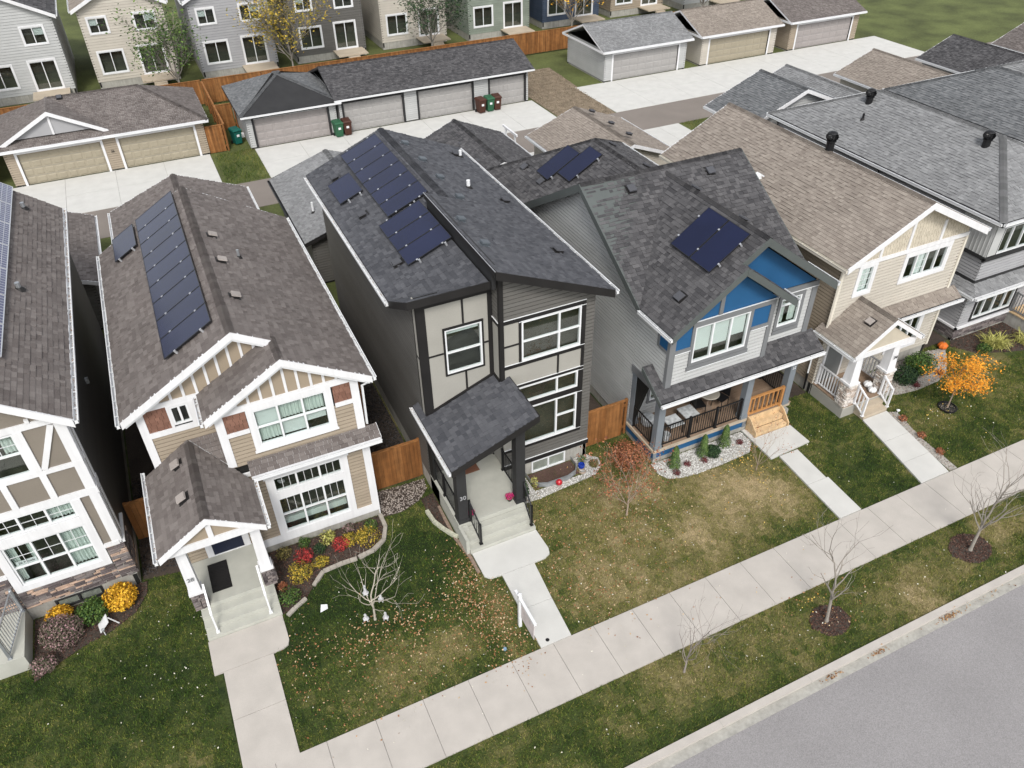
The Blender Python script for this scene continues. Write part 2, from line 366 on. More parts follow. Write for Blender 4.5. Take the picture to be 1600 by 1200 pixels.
# ------------------------------------------------------------------ roofs
SHV = {}
def shingle_mesh(mk, wi, ti):
    """shared full-size shingle, local coords: x along course, y up slope, z normal"""
    key = (mk, wi, ti)
    if key not in SHV:
        W = (.13, .18, .25)[wi]; e = .143; th = .016
        mb = MB(); tn = ti / 7.0
        mb.hexa([(.003, 0, .0), (W - .003, 0, 0), (W - .003, e, 0), (.003, e, 0), (.003, 0, th), (W - .003, 0, th), (W - .003, e, .003), (.003, e, .003)], tn)
        SHV[key] = mb.mesh('shingle', SH[mk])
    return SHV[key]
class Roof:
    def __init__(s, house, mk, soff, nobj=300, name='roof'):
        s.house = house; s.mk = mk; s.soff = soff; s.n = nobj; s.full = []; s.mb = MB(); s.deck = MB(); s.name = name
        s.caps = []
    def plane(s, pts, th=.14, coarse=1.0, up=None):
        pts = [V(p) for p in pts]; n = (pts[1] - pts[0]).cross(pts[2] - pts[0]).normalized()
        if n.z < 0: pts = pts[::-1]; n = -n
        s.deck.prism(pts[::-1], n * -0.0 + V((0, 0, -th)), .5)
        hz = V((n.x, n.y, 0)); hz = hz.normalized() if hz.length > 1e-3 else V((0, -1, 0))
        ups = (-hz - n * (-hz).dot(n)).normalized(); u = ups.cross(n).normalized(); o = pts[0] + n * .004
        q2 = ccw([((p - o).dot(u), (p - o).dot(ups)) for p in pts]); E = [(a / math.hypot(a, b), b / math.hypot(a, b), c / math.hypot(a, b)) for a, b, c in edges_of(q2)]
        v0 = min(p[1] for p in q2); v1 = max(p[1] for p in q2); u0 = min(p[0] for p in q2); u1 = max(p[0] for p in q2)
        e = .143 * coarse; v = v0; th0 = .03 * coarse; run = .5
        while v < v1:
            vt = v + e; x = u0 - random.random() * .25 * coarse
            while x < u1:
                wi = random.randrange(3); W = (.13, .18, .25)[wi] * coarse
                ti = min(7, max(0, int(random.betavariate(1.6, 1.9) * 8))); tn = ti / 7.0
                q = [(x + .003, v), (x + W - .003, v), (x + W - .003, vt), (x + .003, vt)]
                inside = all(a * p[0] + b * p[1] <= c + 1e-6 for a, b, c in E for p in q)
                if inside and coarse == 1.0:
                    P = o + u * x + ups * v; s.full.append(((P - CAM).length, P, u, ups, n, wi, ti))
                else:
                    if not inside:
                        for h in E:
                            q = clip(q, *h)
                            if len(q) < 3: break
                    if len(q) >= 3: s._add(q, v, e, th0 * (.4, 1)[ti % 2], o, u, ups, n, tn)
                x += W
            v = vt
        return n
    def _add(s, q, v, e, th, o, u, ups, n, tn):
        top = [o + u * a + ups * b + n * (th * (1 - .75 * (b - v) / e)) for a, b in q]; bot = [o + u * a + ups * b for a, b in q]
        s.mb.face(top, tn)
        for i in range(len(q)): s.mb.face([bot[i - 1], bot[i], top[i], top[i - 1]], tn)
    def ridge(s, a, b, na, nb, w=.15):
        """cap shingles folded over a ridge or hip"""
        a = V(a); b = V(b); d = (b - a); L = d.length; d.normalize(); na = V(na).normalized(); nb = V(nb).normalized()
        sa = d.cross(na).normalized(); sb = nb.cross(d).normalized()
        if sa.z > 0: sa = -sa
        if sb.z > 0: sb = -sb
        x = 0; e = .2
        while x < L - .02:
            l = min(e * 1.25, L - x); p = a + d * x; up = V((0, 0, .03))
            mb = MB(); tn = random.random(); lo = V((0, 0, .014)); hi = V((0, 0, .034))
            for sd_ in (sa, sb):
                A = [p + hi, p + d * l + lo, p + d * l + sd_ * w + lo, p + sd_ * w + hi]
                B = [q_ - V((0, 0, .02)) for q_ in A]
                mb.face(A, tn); mb.face(A[::-1], tn)
                for i in range(4): mb.face([B[i - 1], B[i], A[i], A[i - 1]], tn)
            s.caps.append(mb); x += e
    def done(s, label=None):
        r = part(s.name, s.deck, s.soff, s.house, label)
        s.full.sort(key=lambda t: t[0])
        for i, (d, P, u, ups, n, wi, ti) in enumerate(s.full):
            if i < s.n:
                o = link('shingle', shingle_mesh(s.mk, wi, ti), r)
                o.matrix_local = Matrix(((u.x, ups.x, n.x, P.x), (u.y, ups.y, n.y, P.y), (u.z, ups.z, n.z, P.z), (0, 0, 0, 1)))
            else:
                W = (.13, .18, .25)[wi]; q = [(.003, 0), (W - .003, 0), (W - .003, .143), (.003, .143)]
                s._add(q, 0, .143, (.012, .030)[ti % 2], P, u, ups, n, ti / 7.0)
        if s.mb.v: part('shingle_courses', s.mb, SH[s.mk], r, kind='stuff')
        for i, mb in enumerate(s.caps): part('ridge_cap', mb, SH[s.mk], r)
        s.r = r; return r
def board(house, a, b, h=.2, t=.035, m=None, name='fascia', drop=.0):
    """fascia / rake board hanging below the line a-b, plumb face"""
    a = V(a); b = V(b); d = V((b.x - a.x, b.y - a.y, 0)); sd_ = V((d.y, -d.x, 0)); sd_ = sd_.normalized() * t / 2 if sd_.length > 1e-6 else V((t / 2, 0, 0))
    k = MB(); z1 = V((0, 0, .012 - drop)); z0 = V((0, 0, -h - drop))
    k.hexa([a - sd_ + z0, b - sd_ + z0, b + sd_ + z0, a + sd_ + z0, a - sd_ + z1, b - sd_ + z1, b + sd_ + z1, a + sd_ + z1])
    return part(name, k, m or white, house)
def gutter(house, a, b, out, m=None, leaves=0, w=.12):
    """open U gutter with hangers; out: outward horizontal direction"""
    a = V(a); b = V(b); o = V(out).normalized(); L = (b - a).length; d = (b - a).normalized(); k = MB()
    z = V((0, 0, 1)); A = a + z * -.03; B = b + z * -.03
    def bx(p0, p1, w0, w1, z0, z1):
        k.hexa([p0 + o * w0 + z * z0, p1 + o * w0 + z * z0, p1 + o * w1 + z * z0, p0 + o * w1 + z * z0, p0 + o * w0 + z * z1, p1 + o * w0 + z * z1, p1 + o * w1 + z * z1, p0 + o * w1 + z * z1])
    bx(A, B, .02, w, -.1, -.09); bx(A, B, w - .012, w, -.09, .02); bx(A, B, .02, .03, -.09, .0)
    bx(A, A + d * .01, .02, w, -.09, 0); bx(B - d * .01, B, .02, w, -.09, 0); bx(A, B, w, w + .012, .0, .022)
    g = part('gutter', k, m or white2, house); x = .35
    while x < L: part('hanger', MB().beam(A + d * x + o * .03 + z * .005, A + d * x + o * w + z * .005, .025, .012), m or white2, g); x += .75
    if leaves:
        k = MB()
        for i in range(int(L * leaves)):
            p = A + d * random.uniform(0, L) + o * random.uniform(.035, w - .02) + z * random.uniform(-.085, -.02); leaf(k, p, .035)
        part('gutter_debris', k, LEAFD, g, kind='stuff')
    return g
def leaf(k, p, s, n=None, tone=None):
    n = n or V((random.gauss(0, .5), random.gauss(0, .5), 1)).normalized(); a = n.orthogonal().normalized(); a = Matrix.Rotation(random.random() * 6.28, 3, n) @ a; b = n.cross(a)
    s *= random.uniform(.7, 1.3); k.face([p - a * s * .5, p - b * s * .32 + n * s * .08, p + a * s * .5, p + b * s * .32 + n * s * .08], random.random() if tone is None else tone)
LEAFD = ramp_mat('dry_leaf', [(0, (.10, .045, .02)), (1, (.50, .36, .20)), (.35, (.24, .11, .045)), (.7, (.36, .20, .09))])
def text_mesh(txt, size, m, depth=.006):
    cu = bpy.data.curves.new('lettering', 'FONT'); cu.body = txt; cu.size = size; cu.extrude = depth; cu.align_x = 'CENTER'; cu.align_y = 'CENTER'
    o = bpy.data.objects.new('tmp', cu); COL.objects.link(o); dg = bpy.context.evaluated_depsgraph_get()
    me = bpy.data.meshes.new_from_object(o.evaluated_get(dg)); me.name = 'lettering'; bpy.data.objects.remove(o)
    me.materials.clear(); me.materials.append(m); return me
def text_on(F, u, v, w, txt, size, m, parent):
    o = link('lettering', text_mesh(txt, size, m), parent); p = F.p(u, v, w); a = F.u; b = F.v; n = F.w
    if a.cross(b).dot(n) < 0: a = -a
    M4 = Matrix(((a.x, b.x, n.x, p.x), (a.y, b.y, n.y, p.y), (a.z, b.z, n.z, p.z), (0, 0, 0, 1)))
    par = parent.location if parent.type == 'EMPTY' else V((0, 0, 0))
    o.matrix_parent_inverse = Matrix.Translation(-par); o.matrix_basis = M4; return o
# ------------------------------------------------------------------ reusable house bits
def wall(house, F, poly, th=.12, m=None, name='wall'):
    """plain backing wall, a little behind the cladding"""
    return part(name, MB().prism([F.p(u, v, -.03) for u, v in poly], F.w * -th), m or dark, house)
def box_vent(house, P, n, m=None, s=.30, h=.13, hd=None):
    """square roof vent: flashing, throat and sloped lid"""
    n = V(n).normalized(); P = V(P); up = (V((0, 0, 1)) - n * n.z).normalized(); u = up.cross(n); k = MB()
    def P_(a, b, c): return P + u * a + up * b + n * c
    k.hexa([P_(-s * .62, -s * .6, .016), P_(s * .62, -s * .6, .016), P_(s * .62, s * .7, .016), P_(-s * .62, s * .7, .016), P_(-s * .62, -s * .6, .022), P_(s * .62, -s * .6, .022), P_(s * .62, s * .7, .022), P_(-s * .62, s * .7, .022)])
    k.hexa([P_(-s * .4, -s * .4, .02), P_(s * .4, -s * .4, .02), P_(s * .4, s * .4, .02), P_(-s * .4, s * .4, .02), P_(-s * .4, -s * .4, h), P_(s * .4, -s * .4, h), P_(s * .4, s * .4, h * .7), P_(-s * .4, s * .4, h * .7)])
    r = part('roof_vent', k, m or blackt, house)
    k = MB(); k.hexa([P_(-s * .5, -s * .52, h * .8), P_(s * .5, -s * .52, h * .8), P_(s * .5, s * .5, h * .55), P_(-s * .5, s * .5, h * .55), P_(-s * .48, -s * .48, h + .02), P_(s * .48, -s * .48, h + .02), P_(s * .48, s * .46, h * .8 + .02), P_(-s * .48, s * .46, h * .8 + .02)])
    part('vent_lid', k, hd or m or SH['black'], r); return r
def pipe_vent(house, P, h=.35, r=.05, m=None):
    P = V(P); o = part('vent_pipe', MB().tube([P - V((0, 0, .1)), P + V((0, 0, h))], r, 10), m or white2, house)
    k = MB(); k.lathe([(r * 2.4, .0), (r * 1.3, .1), (r * 1.02, .12)], P + V((0, 0, -.03)), 10); part('flashing', k, blackt, o); return o
def turbine(house, P):
    P = V(P); o = part('turbine_base', MB().lathe([(.16, -.15), (.16, .25), (.2, .27), (.2, .3), (.0, .3)], P, 14), blackm, house)
    k = MB(); n = 16
    for i in range(n):
        a = 2 * math.pi * i / n; pr = []
        for j in range(5):
            t = j / 4; rr = .16 + .09 * math.sin(t * math.pi); aa = a + t * .5
            pr.append((P + V((rr * math.cos(aa), rr * math.sin(aa), .3 + .3 * t)), P + V(((rr - .05) * math.cos(aa + .32), (rr - .05) * math.sin(aa + .32), .3 + .3 * t))))
        for j in range(4): k.face([pr[j][0], pr[j][1], pr[j + 1][1], pr[j + 1][0]])
    part('turbine_blades', k, blackm, o); part('turbine_cap', MB().lathe([(.19, .58), (.17, .63), (.08, .67), (0, .68)], P, 14), blackm, o)
def solar(house, P, u, up, w, h, cell='black', ends=True, nx=1, ny=1):
    """one module standing off the roof: P lower corner on the plane, u along eave, up along slope"""
    P = V(P); u = V(u).normalized(); up = V(up).normalized(); n = u.cross(up).normalized()
    if n.z < 0: n = -n
    g = .012; z0, z1 = .10, .14
    def Q(a, b, c): return P + u * a + up * b + n * c
    def hx(k, a0, a1, b0, b1, c0, c1): k.hexa([Q(a0, b0, c0), Q(a1, b0, c0), Q(a1, b1, c0), Q(a0, b1, c0), Q(a0, b0, c1), Q(a1, b0, c1), Q(a1, b1, c1), Q(a0, b1, c1)])
    fr = MB(); fw = .018
    hx(fr, g, w - g, g, g + fw, z0, z1); hx(fr, g, w - g, h - g - fw, h - g, z0, z1); hx(fr, g, g + fw, g + fw, h - g - fw, z0, z1); hx(fr, w - g - fw, w - g, g + fw, h - g - fw, z0, z1)
    f = part('solar_panel', fr, silver if cell == 'blue' else FRAMEB, house)
    k = MB(); hx(k, g + fw, w - g - fw, g + fw, h - g - fw, z0 + .01, z1 - .006); part('cell_sheet', k, panelblu if cell == 'blue' else panelblk, f)
    if cell == 'blue':
        k = MB(); cw = (w - .07) / nx; ch = (h - .07) / ny
        for i in range(nx + 1): hx(k, .035 + i * cw - .006, .035 + i * cw + .006, .035, h - .035, z1 - .006, z1 - .004)
        for j in range(ny + 1): hx(k, .035, w - .035, .035 + j * ch - .006, .035 + j * ch + .006, z1 - .006, z1 - .0035)
        part('cell_grid', k, silver, f)
    return f
def clamp(house, P, u, up, foot=False):
    P = V(P); u = V(u).normalized(); up = V(up).normalized(); n = u.cross(up).normalized(); n = n if n.z > 0 else -n
    k = MB(); a = .03; c0, c1 = (.02, .15) if foot else (.13, .152)
    k.hexa([P + u * i * a + up * j * a + n * c for c in (c0, c1) for i, j in ((-1, -1), (1, -1), (1, 1), (-1, 1))])
    part('panel_bracket' if foot else 'panel_clamp', k, silver, house)
FRAMEB = mat('black_frame', (.035, .036, .04), .35, metal=.5, var=.05, fine=0)
def column(house, x, y, z0, z1, w, m, name='porch_post', cap=True):
    k = MB().box(x - w / 2, x + w / 2, y - w / 2, y + w / 2, z0, z1)
    c = part(name, k, m, house)
    if cap:
        part('post_trim', MB().box(x - w / 2 - .02, x + w / 2 + .02, y - w / 2 - .02, y + w / 2 + .02, z0, z0 + .16), m, c)
        part('post_trim', MB().box(x - w / 2 - .02, x + w / 2 + .02, y - w / 2 - .02, y + w / 2 + .02, z1 - .18, z1 - .04), m, c)
    return c
def railing(house, a, b, h, m, gap=.11, posts=(0, 1), r=.02, pw=.07, bal=.018, bottom=.09):
    a = V(a); b = V(b); d = b - a; k = MB().beam(a + V((0, 0, h)), b + V((0, 0, h)), r * 2.2, r * 1.6)
    rl = part('railing', k, m, house)
    part('bottom_rail', MB().beam(a + V((0, 0, bottom)), b + V((0, 0, bottom)), r * 1.8, r * 1.4), m, rl)
    L = math.hypot(d.x, d.y); n = max(2, int(L / gap))
    for i in range(1, n):
        p = a + d * i / n; part('baluster', MB().beam(p + V((0, 0, bottom)), p + V((0, 0, h)), bal, bal), m, rl)
    for t in posts:
        p = a + d * t; kk = MB().box(p.x - pw / 2, p.x + pw / 2, p.y - pw / 2, p.y + pw / 2, p.z, p.z + h + .05)
        kk.box(p.x - pw * .8, p.x + pw * .8, p.y - pw * .8, p.y + pw * .8, p.z, p.z + .03); part('rail_post', kk, m, rl)
    return rl
def steps(house, x0, x1, y0, n, run, rise, m, name='step', ztop=None):
    for i in range(n):
        part(name, MB().box(x0 + .0 * i, x1, y0 + i * run, y0 + n * run + .02 - .003 * i, .0 if i == 0 else rise * i, rise * (i + 1)), m, house)
def downspout(house, pts, m):
    part('downspout', MB().tube(pts, .04, 4), m, house)
def stones(house, F, u0, u1, v0, v1, pal, hmin=.07, hmax=.15, wmin=.14, wmax=.42):
    """stacked ledge stones, each one a part"""
    v = v0; MS = [mat('ledge_stone_%d' % i, c, .9, var=.15, vs=9, fine=.15, fs=60, bump=.5, bs=40) for i, c in enumerate(pal)]
    MS = [mat('%s_stone_%d' % ('ledge' if pal is STONE_A else 'pale' if pal is STONE_B else 'dark', i), c, .9, var=.15, vs=9, fine=.15, fs=60, bump=.5, bs=40) for i, c in enumerate(pal)]
    while v < v1 - .02:
        h = min(random.uniform(hmin, hmax), v1 - v); h = v1 - v if v1 - v - h < .05 else h; u = u0
        while u < u1 - .01:
            w_ = random.uniform(wmin, wmax); w_ = u1 - u if u1 - u - w_ < wmin * .7 else w_
            d = random.uniform(.025, .07); j = lambda: random.uniform(0, .012)
            k = MB(); a0, a1, b0, b1 = u + .006, u + w_ - .006, v + .006, v + h - .006
            k.hexa([F.p(a0, b0, -.02), F.p(a1, b0, -.02), F.p(a1, b1, -.02), F.p(a0, b1, -.02), F.p(a0 + j(), b0 + j(), d), F.p(a1 - j(), b0 + j(), d - .01), F.p(a1 - j(), b1 - j(), d), F.p(a0 + j(), b1 - j(), d - .008)])
            part('stone', k, random.choice(MS), house); u += w_
        v += h
STONE_A = [(.42, .33, .27), (.50, .43, .37), (.38, .32, .28), (.54, .48, .43), (.42, .30, .23)]
STONE_B = [(.52, .46, .41), (.60, .56, .51), (.40, .33, .28), (.56, .52, .49)]
STONE_C = [(.12, .10, .10), (.17, .15, .145), (.09, .075, .075), (.20, .17, .16)]
def battens(house, F, us, zlo, ztop, m, w=.075):
    for u in us:
        zt = ztop(u)
        if zt - zlo > .08: part('batten', MB().fbox(F, u - w / 2, u + w / 2, zlo, zt, 0, .035), m, house)
def garage_door(house, F, u0, u1, v1, m, fm, rows_=4, cols=8):
    d = part('garage_door', MB().fbox(F, u0, u1, .02, v1, -.14, -.10), m, house)
    hh = (v1 - .02) / rows_; ww = (u1 - u0) / cols
    for r in range(rows_):
        for c in range(cols):
            k = MB(); a0, a1, b0, b1 = u0 + c * ww + .07, u0 + (c + 1) * ww - .07, .02 + r * hh + .07, .02 + (r + 1) * hh - .07
            k.hexa([F.p(a0, b0, -.1), F.p(a1, b0, -.1), F.p(a1, b1, -.1), F.p(a0, b1, -.1), F.p(a0 + .03, b0 + .03, -.08), F.p(a1 - .03, b0 + .03, -.08), F.p(a1 - .03, b1 - .03, -.08), F.p(a0 + .03, b1 - .03, -.08)])
            part('door_panel', k, m, d)
        if r: part('door_joint', MB().fbox(F, u0, u1, .02 + r * hh - .006, .02 + r * hh + .006, -.1, -.098), greytrim, d)
    trim(house, F, [(u0 - .14, u0, 0, v1 + .14), (u1, u1 + .14, 0, v1 + .14), (u0, u1, v1, v1 + .14)], fm, .03)
def place(t, z=0): return t

# ================================================================== HOUSE 30 (black and grey, centre)
HM = thing('house', (8.3, 24, 0), 'charcoal and greige two storey house numbered 30 with split level black roof and solar panels', 'house')
FS, FB = front(17.95), front(18.45)
r = Roof(HM, 'black', charcoal)
nl = r.plane([(5.1, 20, 7.2), (7.62, 18.05, 8.25), (7.62, 30.4, 8.25), (5.1, 30.4, 7.2)])
r.plane([(7.62, 23.3, 8.25), (8.35, 23.3, 8.554), (8.35, 30.4, 8.554), (7.62, 30.4, 8.25)])
r.plane([(5.1, 20, 7.2), (5.1, 18.05, 8.25), (7.62, 18.05, 8.25)])
nr = r.plane([(7.62, 17.5, 8.86), (11.62, 17.5, 7.177), (11.62, 23.3, 7.177), (7.62, 23.3, 8.86)])
r.plane([(8.35, 23.3, 8.554), (11.62, 23.3, 7.177), (11.62, 30.4, 7.177), (8.35, 30.4, 8.554)])
r.ridge((8.35, 30.4, 8.57), (8.35, 23.3, 8.57), nl, nr)
r.done()
board(HM, (5.1, 18.05, 8.25), (7.66, 18.05, 8.25), .24, .04, blackt); board(HM, (5.1, 20, 7.2), (5.1, 18.05, 8.25), .24, .04, blackt)
board(HM, (7.60, 17.5, 8.87), (11.62, 17.5, 7.177), .26, .04, blackt); board(HM, (7.62, 17.5, 8.86), (7.62, 23.3, 8.86), .2, .04, blackt)
board(HM, (5.1, 30.4, 7.2), (8.35, 30.4, 8.55), .24, .04, blackt); board(HM, (8.35, 30.4, 8.55), (11.62, 30.4, 7.177), .24, .04, blackt)
gutter(HM, (5.1, 30.3, 7.2), (5.1, 19.95, 7.2), (-1, 0, 0), leaves=14); gutter(HM, (11.62, 30.3, 7.18), (11.62, 17.45, 7.18), (1, 0, 0), leaves=8)
part('drip_edge', MB().box(7.585, 7.60, 17.5, 23.3, 8.86, 8.885), silver, HM)
# step wall between the two roof levels
part('step_wall', MB().box(7.68, 7.80, 17.97, 23.3, 8.0, 8.82), charcoal, HM)
# walls
L = left(5.45); hole = []
siding(HM, L, [(18.76, .70), (30.1, .70), (30.1, 7.12), (18.76, 7.12)], greysiding); siding(HM, L, [(18.76, 7.12), (20, 7.12), (18.76, 7.75)], greysiding)
wall(HM, L, [(18.46, .0), (30.1, .0), (30.1, 7.12), (18.46, 7.12)]); part('foundation', MB().box(5.47, 11.18, 17.97, 30.08, -.3, .66), concrete_d, HM)
panel(HM, L, 18.47, 18.74, 3.6, 7.95, stucco, .01); trim(HM, L, [(18.45, 18.49, 3.6, 8.0), (18.72, 18.76, 3.6, 7.8), (18.49, 18.72, 5.88, 5.92)], blackt, .02)
siding(HM, back(30.1), [(5.45, .7), (11.2, .7), (11.2, 7.1), (8.35, 8.4), (5.45, 7.1)], greysiding); wall(HM, back(30.1), [(5.45, 0), (11.2, 0), (11.2, 7.1), (8.35, 8.4), (5.45, 7.1)])
siding(HM, right(11.2), [(17.97, .7), (30.1, .7), (30.1, 7.1), (17.97, 7.1)], greysiding); wall(HM, right(11.2), [(17.97, 0), (30.1, 0), (30.1, 7.1), (17.97, 7.1)])
holes = [(8.6, 10.7, 5.15, 6.65), (8.35, 10.67, 3.42, 4.12), (8.35, 10.67, 1.55, 3.18)]
siding(HM, FS, [(7.98, 6.84), (11.2, 6.84), (11.2, 7.15), (7.98, 8.50)], greysiding)
siding(HM, FS, [(10.85, .82), (11.2, .82), (11.2, 6.84), (10.85, 6.84)], greysiding)
siding(HM, FS, [(7.9, .82), (10.85, .82), (10.85, 1.40), (7.9, 1.40)], greysiding)
panel(HM, FS, 7.98, 8.5, 5.1, 6.68, stucco); panel(HM, FS, 7.9, 10.75, 4.25, 4.98, stucco); panel(HM, FS, 7.9, 8.35, 1.5, 4.2, stucco)
wall(HM, FS, [(7.86, .6), (8.34, .6), (8.34, 5.1), (7.86, 5.1)]); 
trim(HM, FS, [(7.85, 10.86, 6.68, 6.84), (7.85, 10.86, 4.98, 5.13), (7.9, 10.86, 4.13, 4.25), (8.3, 10.86, 3.2, 3.40), (7.9, 10.86, 1.40, 1.53), (8.5, 8.58, 5.13, 6.68), (10.72, 10.86, 5.13, 6.68), (7.98, 8.5, 5.84, 5.89), (9.87, 9.93, 4.25, 4.98), (10.75, 10.86, 4.25, 4.98), (10.69, 10.86, 1.53, 4.13), (7.85, 11.22, .62, .82), (7.85, 7.99, 4.6, 8.55)], blackt, .03)
for (a, b, z) in ((7.86, 10.86, 6.84), (8.5, 10.86, 6.665), (7.9, 10.86, 5.135), (7.9, 10.86, 4.255), (8.5, 10.86, 4.12), (8.3, 10.86, 3.185), (7.9, 10.86, 1.535), (7.9, 11.2, .825)):
    part('drip_cap', MB().fbox(FS, a, b, z - .008, z + .008, .02, .05), white2, HM)
window(HM, FS, 8.6, 10.7, 5.15, 6.65, us=(9.92,), vs=(5.88,), panes=True)
window(HM, FS, 8.35, 10.67, 3.42, 4.11, us=(9.89,))
window(HM, FS, 8.35, 10.67, 1.55, 3.18, us=(9.89,), vs=((2.38, 9.89, 10.62),))
window(HM, FS, 8.95, 10.3, .04, .6, us=(9.62,), deep=.3)
# protruding side of the right section, then the bay
Lb = left(7.85); siding(HM, Lb, [(17.97, 6.8), (18.45, 6.8), (18.45, 8.15), (17.97, 8.45)], greysiding); panel(HM, Lb, 17.97, 18.45, 4.5, 6.65, stucco)
trim(HM, Lb, [(17.95, 18.45, 6.65, 6.8), (17.94, 17.985, 4.5, 8.5), (18.40, 18.45, 4.5, 8.2)], blackt, .02); part('drip_cap', MB().fbox(Lb, 17.95, 18.45, 6.8, 6.815, .0, .04), white2, HM)
panel(HM, FB, 5.72, 6.24, 3.7, 7.66, stucco); panel(HM, FB, 7.51, 7.7, 3.7, 7.66, stucco); panel(HM, FB, 6.24, 7.51, 6.76, 7.66, stucco); panel(HM, FB, 6.24, 7.51, 3.7, 5.05, stucco); wall(HM, FB, [(5.46, 3.7), (6.2, 3.7), (6.2, 8.0), (5.46, 8.0)]); wall(HM, FB, [(7.5, 4.2), (7.84, 4.2), (7.84, 8.0), (7.5, 8.0)])
trim(HM, FB, [(5.44, 5.72, 3.6, 8.05), (7.7, 7.85, 4.5, 8.05), (5.72, 7.7, 7.66, 8.05), (6.86, 6.92, 6.82, 7.66), (6.86, 6.92, 4.2, 5.0), (5.72, 6.2, 5.88, 5.93), (7.55, 7.7, 5.88, 5.93)], blackt, .03)
window(HM, FB, 6.27, 7.48, 5.08, 6.73, vs=(5.86,), cas=.06, casm=blackt, blinds={1: ('shade', .22)}, deep=.4)
part('backing', MB().fbox(FB, 6.2, 7.55, 5.0, 6.8, -.6, -.5), dark, HM)
# porch: slab, steps, door, roof, columns, rails
part('porch_slab', MB().box(5.47, 7.88, 16.2, 18.8, .54, .72).box(5.47, 7.88, 16.22, 18.8, -.1, .54), concrete_p, HM)
part('step', MB().box(5.55, 7.88, 15.97, 16.19, 0, .54), concrete_p, HM); part('step', MB().box(5.55, 7.89, 15.74, 15.968, 0, .36), concrete_p, HM); part('step', MB().box(5.56, 7.90, 15.50, 15.738, 0, .18), concrete_p, HM)
part('cheek_wall', MB().box(5.44, 5.545, 15.52, 16.2, -.1, .70), concrete_p, HM); part('cheek_block', MB().box(5.55, 5.75, 15.98, 16.19, .54, .64), concrete_p, HM)
FD = front(18.8); siding(HM, FD, [(5.47, .72), (7.86, .72), (7.86, 3.8), (5.47, 3.6)], greysiding); wall(HM, FD, [(5.47, .72), (7.86, .72), (7.86, 4.2), (5.47, 4.2)])
d = part('door', MB().fbox(FD, 6.35, 7.25, .74, 2.78, .0, .05), blackt, HM, 'dark front door inside the porch'); part('door_handle', MB().fbox(FD, 7.12, 7.16, 1.6, 1.85, .05, .09), silver, d)
trim(HM, FD, [(6.25, 6.35, .72, 2.88), (7.25, 7.35, .72, 2.88), (6.35, 7.25, 2.78, 2.88)], white2, .03)
Lp = left(7.87); panel(HM, Lp, 17.97, 18.78, .8, 4.0, stucco, .01); trim(HM, Lp, [(17.95, 17.99, .72, 4.4), (18.74, 18.78, .72, 4.1)], blackt, .025)
pr = Roof(HM, 'black', charcoal, 0, 'porch_roof')
z = lambda x: 3.58 + .38 * (x - 5.25)
pr.plane([(5.25, 15.8, z(5.25)), (8.15, 15.8, z(8.15)), (8.15, 17.94, z(8.15)), (5.25, 17.94, z(5.25))]); pr.plane([(5.25, 17.94, z(5.25)), (7.85, 17.94, z(7.85)), (7.85, 18.44, z(7.85)), (5.25, 18.44, z(5.25))]); pr.plane([(5.25, 18.44, z(5.25)), (5.45, 18.44, z(5.45)), (5.45, 19.2, z(5.45)), (5.25, 19.2, z(5.25))])
pr.done()
board(HM, (5.25, 15.8, z(5.25)), (8.15, 15.8, z(8.15)), .22, .05, blackt); board(HM, (8.15, 15.8, z(8.15)), (8.15, 17.94, z(8.15)), .2, .04, blackt); board(HM, (5.25, 15.8, z(5.25)), (5.25, 19.2, z(5.25)), .18, .04, blackt)
gutter(HM, (5.25, 19.2, z(5.25)), (5.25, 15.78, z(5.25)), (-1, 0, 0), leaves=10)
part('flashing', MB().fbox(FB, 5.72, 7.72, 0, .001, 0, .001).beam((5.5, 18.41, z(5.5) + .05), (7.85, 18.41, z(7.85) + .05), .05, .1), blackt, HM); part('flashing', MB().beam((7.82, 18.44, z(7.85) + .05), (7.82, 17.94, z(7.85) + .05), .05, .1), blackt, HM)
part('porch_beam', MB().beam((5.5, 16.42, z(5.5) - .26), (7.9, 16.42, z(7.9) - .26), .2, .22), blackt, HM)
c1 = column(HM, 5.68, 16.4, .72, z(5.6) - .15, .32, charcoal); c2 = column(HM, 7.72, 16.4, .72, z(7.7) - .15, .32, charcoal)
text_on(front(16.24), 5.69, 1.86, .012, '30', .23, silver, c1)
railing(HM, (5.56, 16.6, .72), (5.56, 18.7, .72), .95, blackm, posts=(0, .5, 1)); railing(HM, (7.82, 16.6, .72), (7.82, 17.9, .72), .95, blackm, posts=(0, 1))
railing(HM, (5.9, 16.26, .72), (5.98, 15.62, .2), .88, blackm, posts=(0, 1), gap=.12); railing(HM, (7.83, 16.26, .72), (7.80, 15.62, .2), .88, blackm, posts=(0, 1), gap=.12)
# solar panels on the left slope
UPL = V((1, 0, .4167)).normalized(); UY = V((0, 1, 0))
def zl(x): return 7.2 + .4167 * (x - 5.1)
for i in range(6): solar(HM, (6.53, 24.0 + i * 1.0, zl(6.53)), UY, UPL, 1.0, 1.66)
solar(HM, (5.52, 26.6, zl(5.52)), UY, UPL, 1.78, 1.0)
for i in range(3): solar(HM, (6.13, 20.85 + i * 1.0, zl(6.13)), UY, UPL, 1.0, 1.66)
for i in range(7):
    for s_ in (.35, 1.3): clamp(HM, V((6.53, 24.0 + i, zl(6.53))) + UPL * s_, UY, UPL)
for i in range(4):
    for s_ in (.35, 1.3): clamp(HM, V((6.13, 20.85 + i, zl(6.13))) + UPL * s_, UY, UPL)
for (x, y) in ((5.85, 26.52), (6.3, 26.52), (6.5, 20.78), (7.4, 20.78), (7.5, 23.92)): clamp(HM, (x, y, zl(x)), UY, UPL, True)
for (x, y) in ((5.92, 28.81), (5.94, 25.25), (5.94, 21.45)): box_vent(HM, (x, y, zl(x)), nl)
